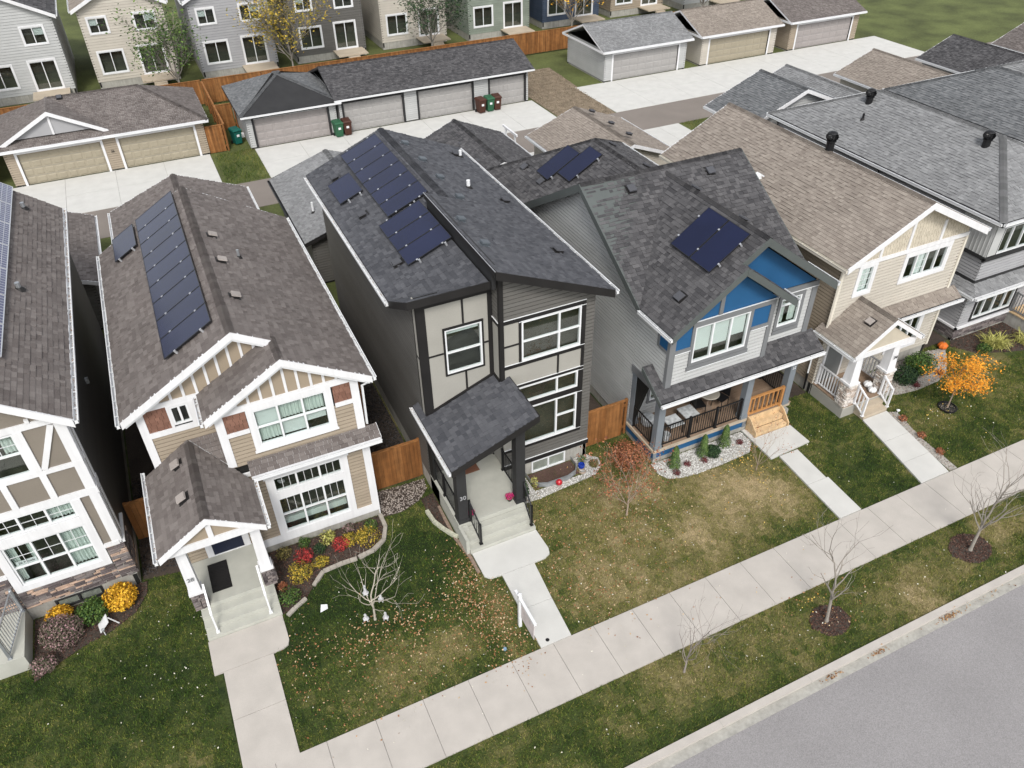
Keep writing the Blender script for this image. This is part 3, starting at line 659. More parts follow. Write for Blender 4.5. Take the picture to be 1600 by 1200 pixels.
zr = lambda x: 8.554 - .42 * (x - 8.35)
for (x, y) in ((8.82, 28.85), (8.9, 27.1), (8.9, 25.3), (8.9, 23.45), (8.05, 21.2), (8.1, 19.45)): box_vent(HM, (x, y, zr(x)), nr, m=mat('slate_metal_vent', (.10, .115, .13), .5, metal=.3), s=.26, h=.12, hd=mat('slate_metal_vent', (.10, .115, .13), .5, metal=.3))
for (x, y) in ((11.0, 29.05), (10.97, 24.2), (10.93, 20.0)): box_vent(HM, (x, y, zr(x)), nr, s=.32)
pipe_vent(HM, (9.85, 24.9, zr(9.85)), .3, .07); pipe_vent(HM, (11.15, 28.9, zr(11.15)), .3, .06)
# window well
k = MB(); pts = [(8.7, 17.9), (8.72, 17.45), (8.9, 17.2), (9.2, 17.08), (10.0, 17.08), (10.35, 17.2), (10.53, 17.45), (10.55, 17.9)]
for i in range(len(pts) - 1):
    n_ = 5
    for j in range(2):
        a, b = pts[i], pts[i + 1]; k.hexa([(a[0], a[1], .01 + j * .09), (b[0], b[1], .01 + j * .09), (b[0], b[1] + .06, .01 + j * .09), (a[0], a[1] + .06, .01 + j * .09), (a[0], a[1] + .0, .10 + j * .09), (b[0], b[1] + .0, .10 + j * .09), (b[0], b[1] + .06, .10 + j * .09), (a[0], a[1] + .06, .10 + j * .09)])
part('window_well', k, galv, HM); part('well_floor', MB().box(8.75, 10.5, 17.2, 17.9, 0.0, .025), mulch, HM)

# ================================================================== HOUSE 28 (tan, left of centre)
H2 = thing('house', (.4, 24, 0), 'tan two storey house with white trimmed twin gables and red brown shake panels', 'house')
r = Roof(H2, 'brown', cream)
def z2r(x): return 7.92 - .58 * (x - .43)
def z2l(x): return 7.92 + .58 * (x - .43)
n2l = r.plane([(-2.98, 19.3, z2l(-2.98)), (.43, 19.3, 7.92), (.43, 29.8, 7.92), (-2.98, 29.8, z2l(-2.98))])
n2r = r.plane([(.43, 19.3, 7.92), (1.45, 19.3, z2r(1.45)), (1.45, 29.8, z2r(1.45)), (.43, 29.8, 7.92)])
r.plane([(1.45, 18.3, z2r(1.45)), (3.88, 18.3, z2r(3.88)), (3.88, 29.8, z2r(3.88)), (1.45, 29.8, z2r(1.45))])
zg = lambda x: z2r(1.45) - .58 * (1.45 - x)
r.plane([(-.9, 18.3, zg(-.9)), (1.45, 18.3, zg(1.45)), (1.45, 19.64, zg(1.45)), (-.9, 19.64, zg(-.9))])
r.ridge((.43, 29.8, 7.94), (.43, 19.3, 7.94), n2l, n2r); r.ridge((1.45, 19.5, z2r(1.45) + .01), (1.45, 18.3, z2r(1.45) + .01), n2l, n2r, .13); r.done()
for a, b in (((-2.98, 19.3, z2l(-2.98)), (.43, 19.3, 7.92)), ((.43, 19.3, 7.92), (1.42, 19.3, z2r(1.42))), ((-.9, 18.3, zg(-.9)), (1.45, 18.3, zg(1.45))), ((1.45, 18.3, z2r(1.45)), (3.88, 18.3, z2r(3.88))), ((-2.98, 29.8, z2l(-2.98)), (.43, 29.8, 7.92)), ((.43, 29.8, 7.92), (3.88, 29.8, z2r(3.88)))):
    board(H2, a, b, .22, .045, white); 
for a, b in (((-2.9, 19.34, z2l(-2.9)), (.43, 19.34, 7.92)), ((.43, 19.34, 7.92), (1.4, 19.34, z2r(1.4))), ((-.8, 18.34, zg(-.8)), (1.45, 18.34, zg(1.45))), ((1.45, 18.34, z2r(1.45)), (3.8, 18.34, z2r(3.8)))):
    board(H2, a, b, .30, .03, white2, 'rake_trim')
gutter(H2, (-2.98, 29.8, z2l(-2.98)), (-2.98, 19.25, z2l(-2.98)), (-1, 0, 0), leaves=3); gutter(H2, (3.88, 29.8, z2r(3.88)), (3.88, 18.25, z2r(3.88)), (1, 0, 0), leaves=4); gutter(H2, (-.9, 19.6, zg(-.9)), (-.9, 18.25, zg(-.9)), (-1, 0, 0), leaves=22)
FA, FG, FL = front(19.65), front(18.6), front(18.48)
siding(H2, left(-2.6), [(19.65, .3), (29.5, .3), (29.5, 5.95), (19.65, 5.95)], tansiding); wall(H2, left(-2.6), [(19.66, 0), (29.5, 0), (29.5, 5.95), (19.66, 5.95)])
siding(H2, left(-2.6), [(18.5, .3), (19.65, .3), (19.65, 3.5), (18.5, 3.5)], tansiding)
siding(H2, right(3.45), [(18.6, .3), (29.5, .3), (29.5, 5.95), (18.6, 5.95)], tansiding); wall(H2, right(3.45), [(18.6, 0), (29.5, 0), (29.5, 5.95), (18.6, 5.95)])
siding(H2, back(29.5), [(-2.6, .3), (3.45, .3), (3.45, 5.95), (.43, 7.8), (-2.6, 5.95)], tansiding); wall(H2, back(29.5), [(-2.6, 0), (3.45, 0), (3.45, 5.95), (.43, 7.8), (-2.6, 5.95)])
part('foundation', MB().box(-2.58, 3.43, 18.5, 29.48, -.3, .3), concrete_d, H2)
# upper left wall
siding(H2, FA, [(-2.6, 3.5), (-.55, 3.5), (-.55, 4.88), (-2.6, 4.88)], tansiding); wall(H2, FA, [(-2.6, 3.0), (1.45, 3.0), (1.45, 7.2), (.43, 7.8), (-2.6, 6.0)])
panel(H2, FA, -2.6, 1.4, 5.9, 6.02, white); part('gable_panel', MB().prism([FA.p(-2.55, 6.0, .004), FA.p(1.4, 6.0, .004), FA.p(1.4, 7.22, .004), FA.p(.43, 7.78, .004)], (0, .02, 0)), gabletan, H2)
trim(H2, FA, [(-2.64, -2.42, 3.5, 6.0), (-2.42, -.5, 4.88, 5.07), (-2.64, .9, 5.86, 6.03), (-1.8, -1.72, 5.07, 5.86), (-1.22, -1.02, 5.07, 5.86), (-1.72, -1.22, 5.8, 5.86), (-.98, -.55, 5.07, 5.86)], white, .04)
part('shake_panel', rows(MB(), FA, [(-2.42, 5.07), (-1.8, 5.07), (-1.8, 5.86), (-2.42, 5.86)], .12, .02, widths=(.1, .2)), redshake, H2)
window(H2, FA, -1.72, -1.22, 5.14, 5.8, us=(-1.47,), deep=.3)
battens(H2, FA, [-2.3 + .36 * i for i in range(11)], 6.02, lambda u: (z2l(u) if u < .43 else z2r(u)) - .3, white)
part('porch_vent_light', MB().fbox(FA, -1.0, -.9, 4.3, 4.4, 0, .05), white2, H2)
# right gable wall
siding(H2, FG, [(-.6, 3.8), (3.45, 3.8), (3.45, 5.0), (-.6, 5.0)], tansiding, holes=[(.38, 2.5, 4.35, 5.68)])
part('shake_panel', rows(MB(), FG, [(-.42, 5.1), (.2, 5.1), (.2, 5.75), (-.42, 5.75)], .12, .02, widths=(.1, .2)), redshake, H2)
part('shake_panel', rows(MB(), FG, [(2.72, 5.1), (3.25, 5.1), (3.25, 5.75), (2.72, 5.75)], .12, .02, widths=(.1, .2)), redshake, H2)
wall(H2, FG, [(-.6, 3.6), (.36, 3.6), (.36, 6.0), (-.6, 6.0)]); wall(H2, FG, [(2.52, 3.6), (3.44, 3.6), (3.44, 6.0), (2.52, 6.0)]); wall(H2, FG, [(-.55, 5.8), (3.4, 5.8), (1.45, 7.15)])
part('gable_panel', MB().prism([FG.p(-.5, 5.95, .004), FG.p(3.4, 5.95, .004), FG.p(1.45, 7.15, .004)], (0, .02, 0)), gabletan, H2)
trim(H2, FG, [(-.66, -.42, 3.85, 5.95), (3.25, 3.49, 3.85, 5.9), (-.66, 3.49, 5.75, 5.97), (-.42, .2, 4.95, 5.1), (2.72, 3.25, 4.95, 5.1)], white, .04)
siding(H2, left(-.6), [(18.6, 3.8), (19.65, 3.8), (19.65, 5.9), (18.6, 5.9)], tansiding); trim(H2, left(-.62), [(18.58, 18.75, 3.85, 5.9)], white, .03); trim(H2, right(3.45), [(18.56, 18.75, 3.7, 5.9)], white, .04)
window(H2, FG, .38, 2.5, 4.35, 5.68, us=(1.08, 1.8), vs=(5.02,), cas=.17, casm=white, sill=True, blinds={1: ('blind', 1), 0: ('curtain', 1), 2: ('blind', .92), 3: ('curtain', 1), 4: ('blind', .55), 5: ('curtain', 1)})
battens(H2, FG, [-.35 + .36 * i for i in range(11)], 5.97, lambda u: (zg(u) if u < 1.45 else z2r(u)) - .3, white)
part('gable_apex', MB().prism([FG.p(1.05, 6.9, .05), FG.p(1.85, 6.9, .05), FG.p(1.45, 7.15, .05)], (0, .03, 0)), white, H2)
# skirt and porch roofs
sk = Roof(H2, 'brown', white, 40, 'skirt_roof')
zs = lambda y: 3.66 + .5 * (y - 18.15)
ns = sk.plane([(-.13, 18.15, zs(18.15)), (3.84, 18.15, zs(18.15)), (3.84, 18.6, zs(18.6)), (-.13, 18.6, zs(18.6))]); sk.done()
zp = lambda x: 4.48 - .65 * abs(x + 1.55)
pr = Roof(H2, 'brown', white, 260, 'porch_roof')
a1 = pr.plane([(-2.97, 16.2, zp(-2.97)), (-1.55, 16.2, 4.48), (-1.55, 19.64, 4.48), (-2.97, 19.64, zp(-2.97))])
a2 = pr.plane([(-1.55, 16.2, 4.48), (-.13, 16.2, zp(-.13)), (-.13, 18.1, zp(-.13)), (-1.55, 19.64, 4.48)])
pr.plane([(-1.5, 19.64, 4.46), (-.62, 18.65, 3.9), (-.62, 19.64, 4.46)])
pr.ridge((-1.55, 19.5, 4.5), (-1.55, 16.2, 4.5), a1, a2); pr.done()
board(H2, (-2.97, 16.2, zp(-2.97)), (-1.55, 16.2, 4.48), .2, .05, white); board(H2, (-1.55, 16.2, 4.48), (-.13, 16.2, zp(-.13)), .2, .05, white)
gutter(H2, (-2.97, 19.9, zp(-2.97)), (-2.97, 16.15, zp(-2.97)), (-1, 0, 0), leaves=14); gutter(H2, (-.13, 18.1, zp(-.13)), (-.13, 16.15, zp(-.13)), (1, 0, 0), leaves=16)
gutter(H2, (-.1, 18.15, 3.66), (3.84, 18.15, 3.66), (0, -1, 0), leaves=2); board(H2, (-.1, 18.17, 3.66), (3.84, 18.17, 3.66), .17, .03, white); board(H2, (3.84, 18.15, 3.66), (3.84, 18.62, 3.88), .16, .03, white)
for (x, y) in ((-1.98, 18.95), (-1.98, 17.5)): box_vent(H2, (x, y, zp(x)), a1, m=blackt, hd=mat('brown_vent', (.30, .27, .25), .7), s=.28, h=.14)
for (x, y) in ((.88, 25.86), (.89, 23.98), (.9, 21.6)): box_vent(H2, (x, y, z2r(x)), n2r, m=blackt, hd=mat('brown_vent', (.30, .27, .25), .7), s=.27, h=.12)
pipe_vent(H2, (1.48, 24.6, z2r(1.48)), .3, .045, galv)
k = MB(); FP = front(16.32); part('porch_gable', MB().prism([FP.p(-2.6, 3.6), FP.p(-.45, 3.62), FP.p(-1.55, 4.3)], (0, .04, 0)), gabletan, H2)
trim(H2, FP, [(-2.75, -.35, 3.4, 3.66), (-1.62, -1.48, 3.66, 4.25)], white, .04)
part('porch_beam', MB().box(-2.62, -.4, 16.7, 16.95, 3.35, 3.66).box(-2.66, -2.42, 16.95, 18.5, 3.35, 3.66), white, H2)
# lower front wall
lowh = [(.42, 2.52, 2.46, 3.05), (.42, 2.52, .67, 2.17)]
siding(H2, FL, [(-.4, .6), (.3, .6), (.3, 3.6), (-.4, 3.6)], tansiding); siding(H2, FL, [(2.64, .6), (3.27, .6), (3.27, 3.6), (2.64, 3.6)], tansiding)
wall(H2, FL, [(-.4, 0), (.4, 0), (.4, 3.7), (-.4, 3.7)]); wall(H2, FL, [(2.54, 0), (3.44, 0), (3.44, 3.7), (2.54, 3.7)])
trim(H2, FL, [(-.42, 3.49, .28, .6), (3.25, 3.49, .6, 3.6), (.2, .4, .6, 3.2), (2.54, 2.74, .6, 3.2), (.15, 2.79, 3.08, 3.3), (.4, 2.54, 2.19, 2.44), (.4, 2.54, .6, .66), (-.42, 3.49, 3.45, 3.6)], white, .04)
panel(H2, FL, .3, 2.7, 3.25, 3.55, white); part('concrete_band', MB().fbox(FL, -.4, 3.45, -.1, .28, -.02, .0), concrete_d, H2)
window(H2, FL, .4, 2.54, 2.45, 3.07, us=(1.12, 1.83), munt=((0, 3, 1), (1, 3, 1), (2, 3, 1)))
window(H2, FL, .4, 2.54, .66, 2.18, us=(1.12, 1.83), vs=(1.43,), munt=((1, 3, 1), (3, 3, 1), (5, 3, 1)))
part('window_seat', MB().fbox(FL, .45, 2.5, .7, .95, -.4, -.3), curtain, H2)
trim(H2, right(3.45), [(18.46, 18.62, .0, 3.6)], white, .04)
# entry
FE = front(18.55); siding(H2, FE, [(-2.6, .6), (-.42, .6), (-.42, 3.5), (-2.6, 3.5)], tansiding); wall(H2, FE, [(-2.6, 0), (-.42, 0), (-.42, 3.6), (-2.6, 3.6)])
d = part('door', MB().fbox(FE, -1.85, -.93, .66, 2.75, .0, .05), mat('navy_door', (.012, .016, .035), .45, var=.1, fine=0), H2, 'dark navy front door')
for (a, b) in ((-1.75, -1.44), (-1.34, -1.03)):
    for (c, e) in ((.8, 1.5), (1.62, 2.6)): part('door_panel', MB().fbox(FE, a, b, c, e, .05, .062), MATS['navy_door'], d)
trim(H2, FE, [(-2.05, -1.85, .6, 2.95), (-.93, -.73, .6, 2.95), (-1.85, -.93, 2.75, 2.95), (-1.95, -.83, .6, .66)], white, .04)
part('doorbell', MB().fbox(FE, -2.3, -2.2, 1.5, 1.62, 0, .03), white2, H2)
siding(H2, left(-.4), [(18.0, .6), (18.48, .6), (18.48, 3.5), (18.0, 3.5)], tansiding)
part('porch_slab', MB().box(-2.57, -.42, 16.72, 18.53, -.1, .6), concrete_p, H2)
for i, (y0, y1) in enumerate(((15.88, 16.16), (16.163, 16.44), (16.443, 16.718))): part('step', MB().box(-2.57, -.42, y0, y1, 0, .15 * (i + 1)), concrete_p, H2)
for x in (-2.5, -.48):
    s_ = part('stone_pier', MB().box(x - .17, x + .17, 16.66, 17.0, .6, 1.25), blackt, H2)
    stones(H2, front(16.66), x - .19, x + .19, .6, 1.27, STONE_C, .05, .1, .1, .24); stones(H2, right(x + .17), 16.66, 17.0, .6, 1.27, STONE_C, .05, .1, .1, .24)
    k = MB(); k.hexa([(x - .2, 16.62, 1.27), (x + .2, 16.62, 1.27), (x + .2, 17.03, 1.27), (x - .2, 17.03, 1.27), (x - .2, 16.62, 1.36), (x + .2, 16.62, 1.36), (x + .2, 17.03, 1.36), (x - .2, 17.03, 1.36)])
    k.hexa([(x - .16, 16.66, 1.36), (x + .16, 16.66, 1.36), (x + .16, 16.98, 1.36), (x - .16, 16.98, 1.36), (x - .13, 16.69, 3.4), (x + .13, 16.69, 3.4), (x + .13, 16.95, 3.4), (x - .13, 16.95, 3.4)])
    pc = part('porch_post', k, white, H2)
    if x < -1: text_on(front(16.64), x, 1.95, .012, '28', .2, greytrim, pc)
    x2 = x + (.24 if x < -1 else -.24)
    part('handrail', MB().beam((x2, 16.75, 1.5), (x2, 16.0, .95), .06, .05).beam((x2, 16.0, .15), (x2, 16.0, .98), .05, .05).box(x2 - .05, x2 + .05, 15.95, 16.05, .15, .2), white2, H2)
downspout(H2, [(3.98, 18.3, 5.8), (3.6, 18.55, 5.5), (3.56, 18.56, 4.0)], white2)
# solar arrays
U2 = V((1, 0, .58)).normalized()
for i in range(9): solar(H2, (-1.38, 20.25 + i * 1.065, z2l(-1.38)), UY, U2, 1.065, 1.74)
solar(H2, (-2.35, 27.98, z2l(-2.35)), UY, U2, 1.8, 1.0)
for i in range(9):
    for s_ in (.4, 1.35): clamp(H2, V((-1.38, 20.25 + i * 1.065, z2l(-1.38))) + U2 * s_, UY, U2, i == 0)
for s_ in (.2, .8): clamp(H2, V((-2.35, 27.95, z2l(-2.35))) + U2 * s_, UY, U2, True)

# ================================================================== HOUSE 32 (blue and grey)
H3 = thing('house', (16.3, 22, 0), 'pale grey house with blue gable panels, charcoal shingle roof and wide covered front porch', 'house')
r = Roof(H3, 'slate', slatetrim)
zf = lambda y: 5.95 + .614 * (y - 17.83)
zx = lambda x: 5.95 + .72 * (x - 12.85)
XR = 16.3; ZR = zx(XR); YV = 17.83 + (ZR - 5.95) / .614
nf = r.plane([(12.85, 17.83, 5.95), (XR, YV, ZR), (XR, 22.1, 8.57), (12.85, 22.1, 8.57)])
r.plane([(XR, YV, ZR), (19.75, 17.83, 5.95), (19.75, 22.1, 8.57), (XR, 22.1, 8.57)])
nb = r.plane([(12.85, 22.1, 8.57), (19.75, 22.1, 8.57), (19.75, 26.45, 6.0), (12.85, 26.45, 6.0)])
ng = r.plane([(12.85, 15.95, 5.95), (15.37, 15.95, zx(15.37)), (15.37, 16.25, zx(15.37)), (12.85, 16.25, 5.95)])
r.plane([(12.85, 16.25, 5.95), (XR, 16.25, ZR), (XR, YV, ZR), (12.85, 17.83, 5.95)])
nq = r.plane([(XR, 16.25, ZR), (19.75, 16.25, ZR - .72 * 3.45), (19.75, 17.83, ZR - .72 * 3.45), (XR, YV, ZR)])
nz = r.plane([(15.37, 15.95, zx(15.37)), (17.75, 15.95, zx(15.37) - .75 * 2.38), (17.75, 16.73, zx(15.37) - .75 * 2.38), (15.37, 16.73, zx(15.37))])
# rear wing, hipped
zw = lambda x: 5.95 + .57 * (x - 12.85)
r.plane([(12.85, 26.45, 5.97), (12.85, 30.3, 5.97), (XR, 26.9, zw(XR)), (XR, 23.3, zw(XR)), (16.0, 23.3, zw(16.0))]); r.plane([(19.75, 26.45, 5.97), (XR, 23.3, zw(XR)), (XR, 26.9, zw(XR)), (19.75, 30.3, 5.97)]); r.plane([(12.85, 30.3, 5.97), (19.75, 30.3, 5.97), (XR, 26.9, zw(XR))])
r.ridge((12.85, 22.1, 8.59), (19.75, 22.1, 8.59), nf, nb); r.ridge((XR, YV, ZR + .02), (XR, 16.25, ZR + .02), ng, nq); r.ridge((XR, 23.3, zw(XR) + .02), (XR, 26.9, zw(XR) + .02), ng, nq); r.ridge((XR, 26.9, zw(XR) + .02), (12.85, 30.3, 5.99), ng, (0, 1, 1)); r.ridge((XR, 26.9, zw(XR) + .02), (19.75, 30.3, 5.99), nq, (0, 1, 1)); r.done()
for a, b, h in (((12.85, 17.83, 5.95), (12.85, 22.1, 8.57), .26), ((12.85, 22.1, 8.57), (12.85, 26.45, 6.0), .3), ((19.75, 17.83, 5.95), (19.75, 22.1, 8.57), .24), ((12.85, 15.95, 5.95), (15.37, 15.95, zx(15.37)), .24), ((15.37, 15.94, zx(15.37)), (17.78, 15.94, zx(15.37) - .75 * 2.41), .26), ((15.2, 16.25, zx(15.2)), (XR, 16.25, ZR), .24), ((XR, 16.25, ZR), (19.8, 16.25, ZR - .72 * 3.5), .28)):
    board(H3, a, b, h, .06, slatetrim)
gutter(H3, (12.85, 17.8, 5.95), (12.85, 15.9, 5.95), (-1, 0, 0), leaves=8); gutter(H3, (12.85, 30.3, 5.97), (12.85, 26.45, 5.97), (-1, 0, 0), leaves=20); gutter(H3, (19.75, 30.3, 5.97), (19.75, 23, 5.97), (1, 0, 0)); gutter(H3, (19.75, 17.8, ZR - .72 * 3.45), (19.75, 16.2, ZR - .72 * 3.45), (1, 0, 0)); gutter(H3, (17.75, 16.7, zx(15.37) - .75 * 2.38), (17.75, 15.9, zx(15.37) - .75 * 2.38), (1, 0, 0))
L3 = left(13.15)
siding(H3, L3, [(18.3, .4), (26.2, .4), (26.2, 6.0), (18.3, 6.0)], palesiding); siding(H3, L3, [(16.42, 3.3), (18.3, 3.3), (18.3, 5.93), (16.42, 5.93)], palesiding); siding(H3, L3, [(18.1, 6.0), (26.2, 6.0), (22.1, 8.4)], palesiding)
siding(H3, L3, [(26.2, .4), (30.0, .4), (30.0, 5.9), (26.2, 5.9)], palesiding)
wall(H3, L3, [(16.42, 3.0), (18.3, 3.0), (18.3, 0), (30, 0), (30, 5.9), (26.2, 6.0), (22.1, 8.4), (17.9, 5.95), (16.42, 5.9)][2:]); wall(H3, L3, [(16.42, 3.2), (18.3, 3.2), (18.3, 6), (16.42, 5.9)])
siding(H3, right(19.4), [(18.3, .4), (30, .4), (30, 5.9), (18.3, 5.9)], palesiding); wall(H3, right(19.4), [(16.8, 3.2), (18.3, 3.2), (18.3, 0), (30, 0), (30, 5.9), (16.8, 5.9)][2:]); siding(H3, right(19.4), [(16.76, 3.3), (18.3, 3.3), (18.3, 5.7), (16.76, 5.7)], palesiding); wall(H3, right(19.4), [(16.8, 3.3), (18.3, 3.3), (18.3, 5.8), (16.8, 5.8)])
siding(H3, back(30), [(13.15, .4), (19.4, .4), (19.4, 5.9), (13.15, 5.9)], palesiding); wall(H3, back(30), [(13.15, 0), (19.4, 0), (19.4, 5.9), (13.15, 5.9)])
part('foundation', MB().box(13.17, 19.38, 18.3, 29.98, -.3, .4), concrete_d, H3)
F3, F3b = front(16.4), front(16.75)
siding(H3, F3, [(13.35, 3.45), (17.25, 3.45), (17.25, 5.0), (13.35, 5.0)], palesiding, holes=[(14.06, 16.26, 4.3, 5.73)])
wall(H3, F3, [(13.15, 3.3), (14.05, 3.3), (14.05, 5.9), (13.15, 5.9)]); wall(H3, F3, [(16.28, 3.3), (17.24, 3.3), (17.24, 5.9), (16.28, 5.9)]); wall(H3, F3, [(13.2, 5.85), (17.3, 5.85), (15.37, 7.4)])
panel(H3, F3, 13.35, 13.94, 5.0, 5.8, blue); panel(H3, F3, 16.4, 17.12, 5.02, 5.72, blue)
part('gable_panel', MB().prism([F3.p(13.2, 5.9, .006), F3.p(17.4, 5.9, .006), F3.p(15.37, 7.45, .006)], (0, .02, 0)), blue, H3, 'blue panel filling the front gable')
trim(H3, F3, [(13.12, 13.35, 3.45, 5.9), (17.1, 17.28, 3.45, 5.75), (13.94, 17.28, 5.76, 5.95), (13.35, 13.94, 4.87, 5.0), (16.4, 17.12, 4.9, 5.02), (14.9, 15.05, 5.95, 7.15)], greytrim, .045)
for (a, b, z) in ((13.94, 17.28, 5.96), (13.35, 13.94, 4.865), (16.4, 17.12, 4.895), (13.9, 16.42, 4.0)): part('drip_cap', MB().fbox(F3, a, b, z - .008, z + .008, .03, .07), white2, H3)
trim(H3, F3, [(13.9, 16.42, 4.02, 4.16)], greytrim, .06, 'sill_board')
window(H3, F3, 14.06, 16.26, 4.3, 5.73, us=(14.8, 15.53), cas=.12, casm=greytrim, blinds={0: ('blind', .75), 1: ('blind', .72), 2: ('blind', .62)})
panel(H3, L3, 16.44, 16.95, 5.0, 5.7, blue); trim(H3, L3, [(16.40, 16.5, 3.45, 5.9), (16.95, 17.07, 4.9, 5.85), (16.5, 16.95, 4.88, 5.0)], greytrim, .03)
siding(H3, F3b, [(17.3, 3.6), (19.25, 3.6), (19.25, 5.7), (17.3, 5.7)], palesiding, holes=[(17.9, 18.8, 4.35, 5.5)])
wall(H3, F3b, [(17.2, 3.3), (17.88, 3.3), (17.88, 5.8), (17.2, 5.8)]); wall(H3, F3b, [(18.82, 3.3), (19.38, 3.3), (19.38, 5.8), (18.82, 5.8)]); wall(H3, F3b, [(15.5, 5.75), (19.38, 5.75), (16.4, 8.1), (15.5, 7.5)])
part('gable_panel', MB().prism([F3b.p(15.6, 5.9, .006), F3b.p(19.3, 5.9, .006), F3b.p(16.3, 8.1, .006), F3b.p(15.6, 7.7, .006)], (0, .02, 0)), blue, H3, 'blue panel filling the rear gable')
trim(H3, F3b, [(17.28, 19.45, 5.68, 5.88), (19.2, 19.43, 3.7, 5.68), (17.78, 18.92, 4.05, 4.2)], greytrim, .045); part('drip_cap', MB().fbox(F3b, 17.28, 19.45, 5.67, 5.69, .03, .07), white2, H3)
window(H3, F3b, 17.9, 18.8, 4.35, 5.5, cas=.12, casm=greytrim, vs=(5.2,), blinds={0: ('curtain', .7), 1: ('shade', .6)})
# porch roof
sk = Roof(H3, 'slate', slatetrim, 0, 'porch_roof'); zs3 = lambda y: 3.3 + .58 * (y - 15.95)
sk.plane([(12.75, 15.95, zs3(15.95)), (19.7, 15.95, zs3(15.95)), (19.7, 16.4, zs3(16.4)), (12.75, 16.4, zs3(16.4))]); sk.plane([(17.25, 16.4, zs3(16.4)), (19.7, 16.4, zs3(16.4)), (19.7, 16.75, zs3(16.75)), (17.25, 16.75, zs3(16.75))]); sk.plane([(12.75, 16.4, zs3(16.4)), (13.13, 16.4, zs3(16.4)), (13.13, 17.2, zs3(17.2)), (12.75, 17.2, zs3(17.2))])
sk.done()
gutter(H3, (12.72, 15.95, 3.3), (19.7, 15.95, 3.3), (0, -1, 0)); board(H3, (12.75, 15.97, 3.3), (19.7, 15.97, 3.3), .2, .04, slatetrim); board(H3, (12.75, 15.95, 3.3), (12.75, 17.2, zs3(17.2)), .2, .05, slatetrim)
part('porch_ceiling', MB().box(13.1, 19.45, 16.0, 18.3, 3.0, 3.06), greytrim, H3)
trim(H3, L3, [(16.42, 18.3, 3.06, 3.3)], greytrim, .05)
# porch
dk = part('porch_deck', MB().box(13.15, 19.35, 16.52, 18.28, .42, .57), decktan, H3)
x = 13.15; i = 0
y = 16.5
while y < 18.2: part('deck_board', MB().box(13.12, 19.37, y, y + .135, .572, .60, random.random()), deckbrown, dk); y += .14
part('skirt_panel', MB().box(13.12, 17.2, 16.48, 16.52, .22, .52), blue, H3, 'blue skirt panel below the porch'); part('skirt_panel', MB().box(13.10, 13.14, 16.5, 18.28, .22, .52), blue, H3)
part('deck_trim', MB().box(13.08, 17.22, 16.44, 16.5, .5, .61).box(13.06, 13.12, 16.5, 18.28, .5, .61), decktan, H3); part('porch_footing', MB().box(13.14, 19.35, 16.5, 18.3, -.2, .24), concrete_d, H3); trim(H3, front(16.48), [(13.1, 13.24, .2, .5), (17.08, 17.22, .2, .5)], postgrey, .02)
for x in (13.28, 17.1, 19.05):
    c = column(H3, x, 16.62, .6, 3.05, .27, postgrey)
text_on(front(16.48), 19.05, 2.35, .012, '32', .17, white2, c)
column(H3, 13.28, 18.15, .6, 3.05, .25, postgrey)
railing(H3, (13.48, 16.58, .6), (16.95, 16.58, .6), .92, blackm, posts=(0, .34, .68, 1), gap=.105, pw=.08); railing(H3, (13.2, 16.8, .6), (13.2, 18.0, .6), .92, blackm, posts=(0, 1), gap=.105); railing(H3, (19.25, 16.8, .6), (19.25, 18.2, .6), .92, blackm, posts=(0, 1), gap=.105)
g = railing(H3, (17.3, 16.56, .6), (18.85, 16.56, .6), .85, orangewood, posts=(0, 1), gap=.2, r=.04, pw=.1, bal=.05); g['label'] = 'orange stained wooden gate across the porch stairs'
F3d = front(18.3); siding(H3, F3d, [(13.15, .6), (19.4, .6), (19.4, 3.0), (13.15, 3.0)], palesiding, holes=[(14.0, 16.0, 1.3, 2.7), (17.6, 18.5, .6, 2.7)])
wall(H3, F3d, [(16.1, 0), (17.6, 0), (17.6, 3.3), (16.1, 3.3)])
window(H3, F3d, 14.0, 16.0, 1.3, 2.7, us=(15.0,), cas=.1, casm=greytrim, blinds={0: ('curtain', 1)}); pass
part('door', MB().fbox(F3d, 17.6, 18.5, .62, 2.7, -.02, .03), mat('teal_door', (.03, .06, .09), .5), H3)
for i, (y0, y1) in enumerate(((15.92, 16.2), (16.2, 16.47))):
    zt = .2 * (i + 1)
    for j in range(2): part('step_board', MB().box(17.36, 18.78, y0 + .14 * j, y0 + .14 * j + .13, zt - .035, zt, random.random()), newwood, H3)
    part('riser', MB().box(17.36, 18.78, y0 + .01, y0 + .03, zt - .2, zt - .035), newwood, H3)
part('riser', MB().box(17.3, 18.84, 16.46, 16.495, .4, .6), newwood, H3)
for x in (17.29, 18.82): part('stringer', MB().prism([(x, 15.88, 0), (x, 16.48, 0), (x, 16.48, .66), (x, 16.3, .62), (x, 15.88, .22)], (.045, 0, 0)), newwood, H3)
U3 = V((1, 0, .72)).normalized(); 
for i in range(2): solar(H3, (14.67, 16.80 + i * 1.08, zx(14.67)), UY, U3, 1.08, 1.75)
for i in range(3):
    for s_ in (.4, 1.3): clamp(H3, V((14.67, 16.80 + i * 1.08, zx(14.67))) + U3 * s_, UY, U3, i == 0)
U3b = V((1, 0, .57)).normalized()
solar(H3, (14.02, 26.6, zw(14.02)), UY, U3b, 1.02, 1.72); solar(H3, (14.45, 25.56, zw(14.45)), UY, U3b, 1.02, 1.72)
for (x, y) in ((14.8, 25.53), (15.7, 25.53), (14.2, 26.57)): clamp(H3, (x, y, zw(x)), UY, U3b, True)
box_vent(H3, (14.61, 21.55, zf(21.55)), nf); box_vent(H3, (17.97, 21.55, zf(21.55)), nf); box_vent(H3, (13.75, 16.98, zx(13.75)), ng)
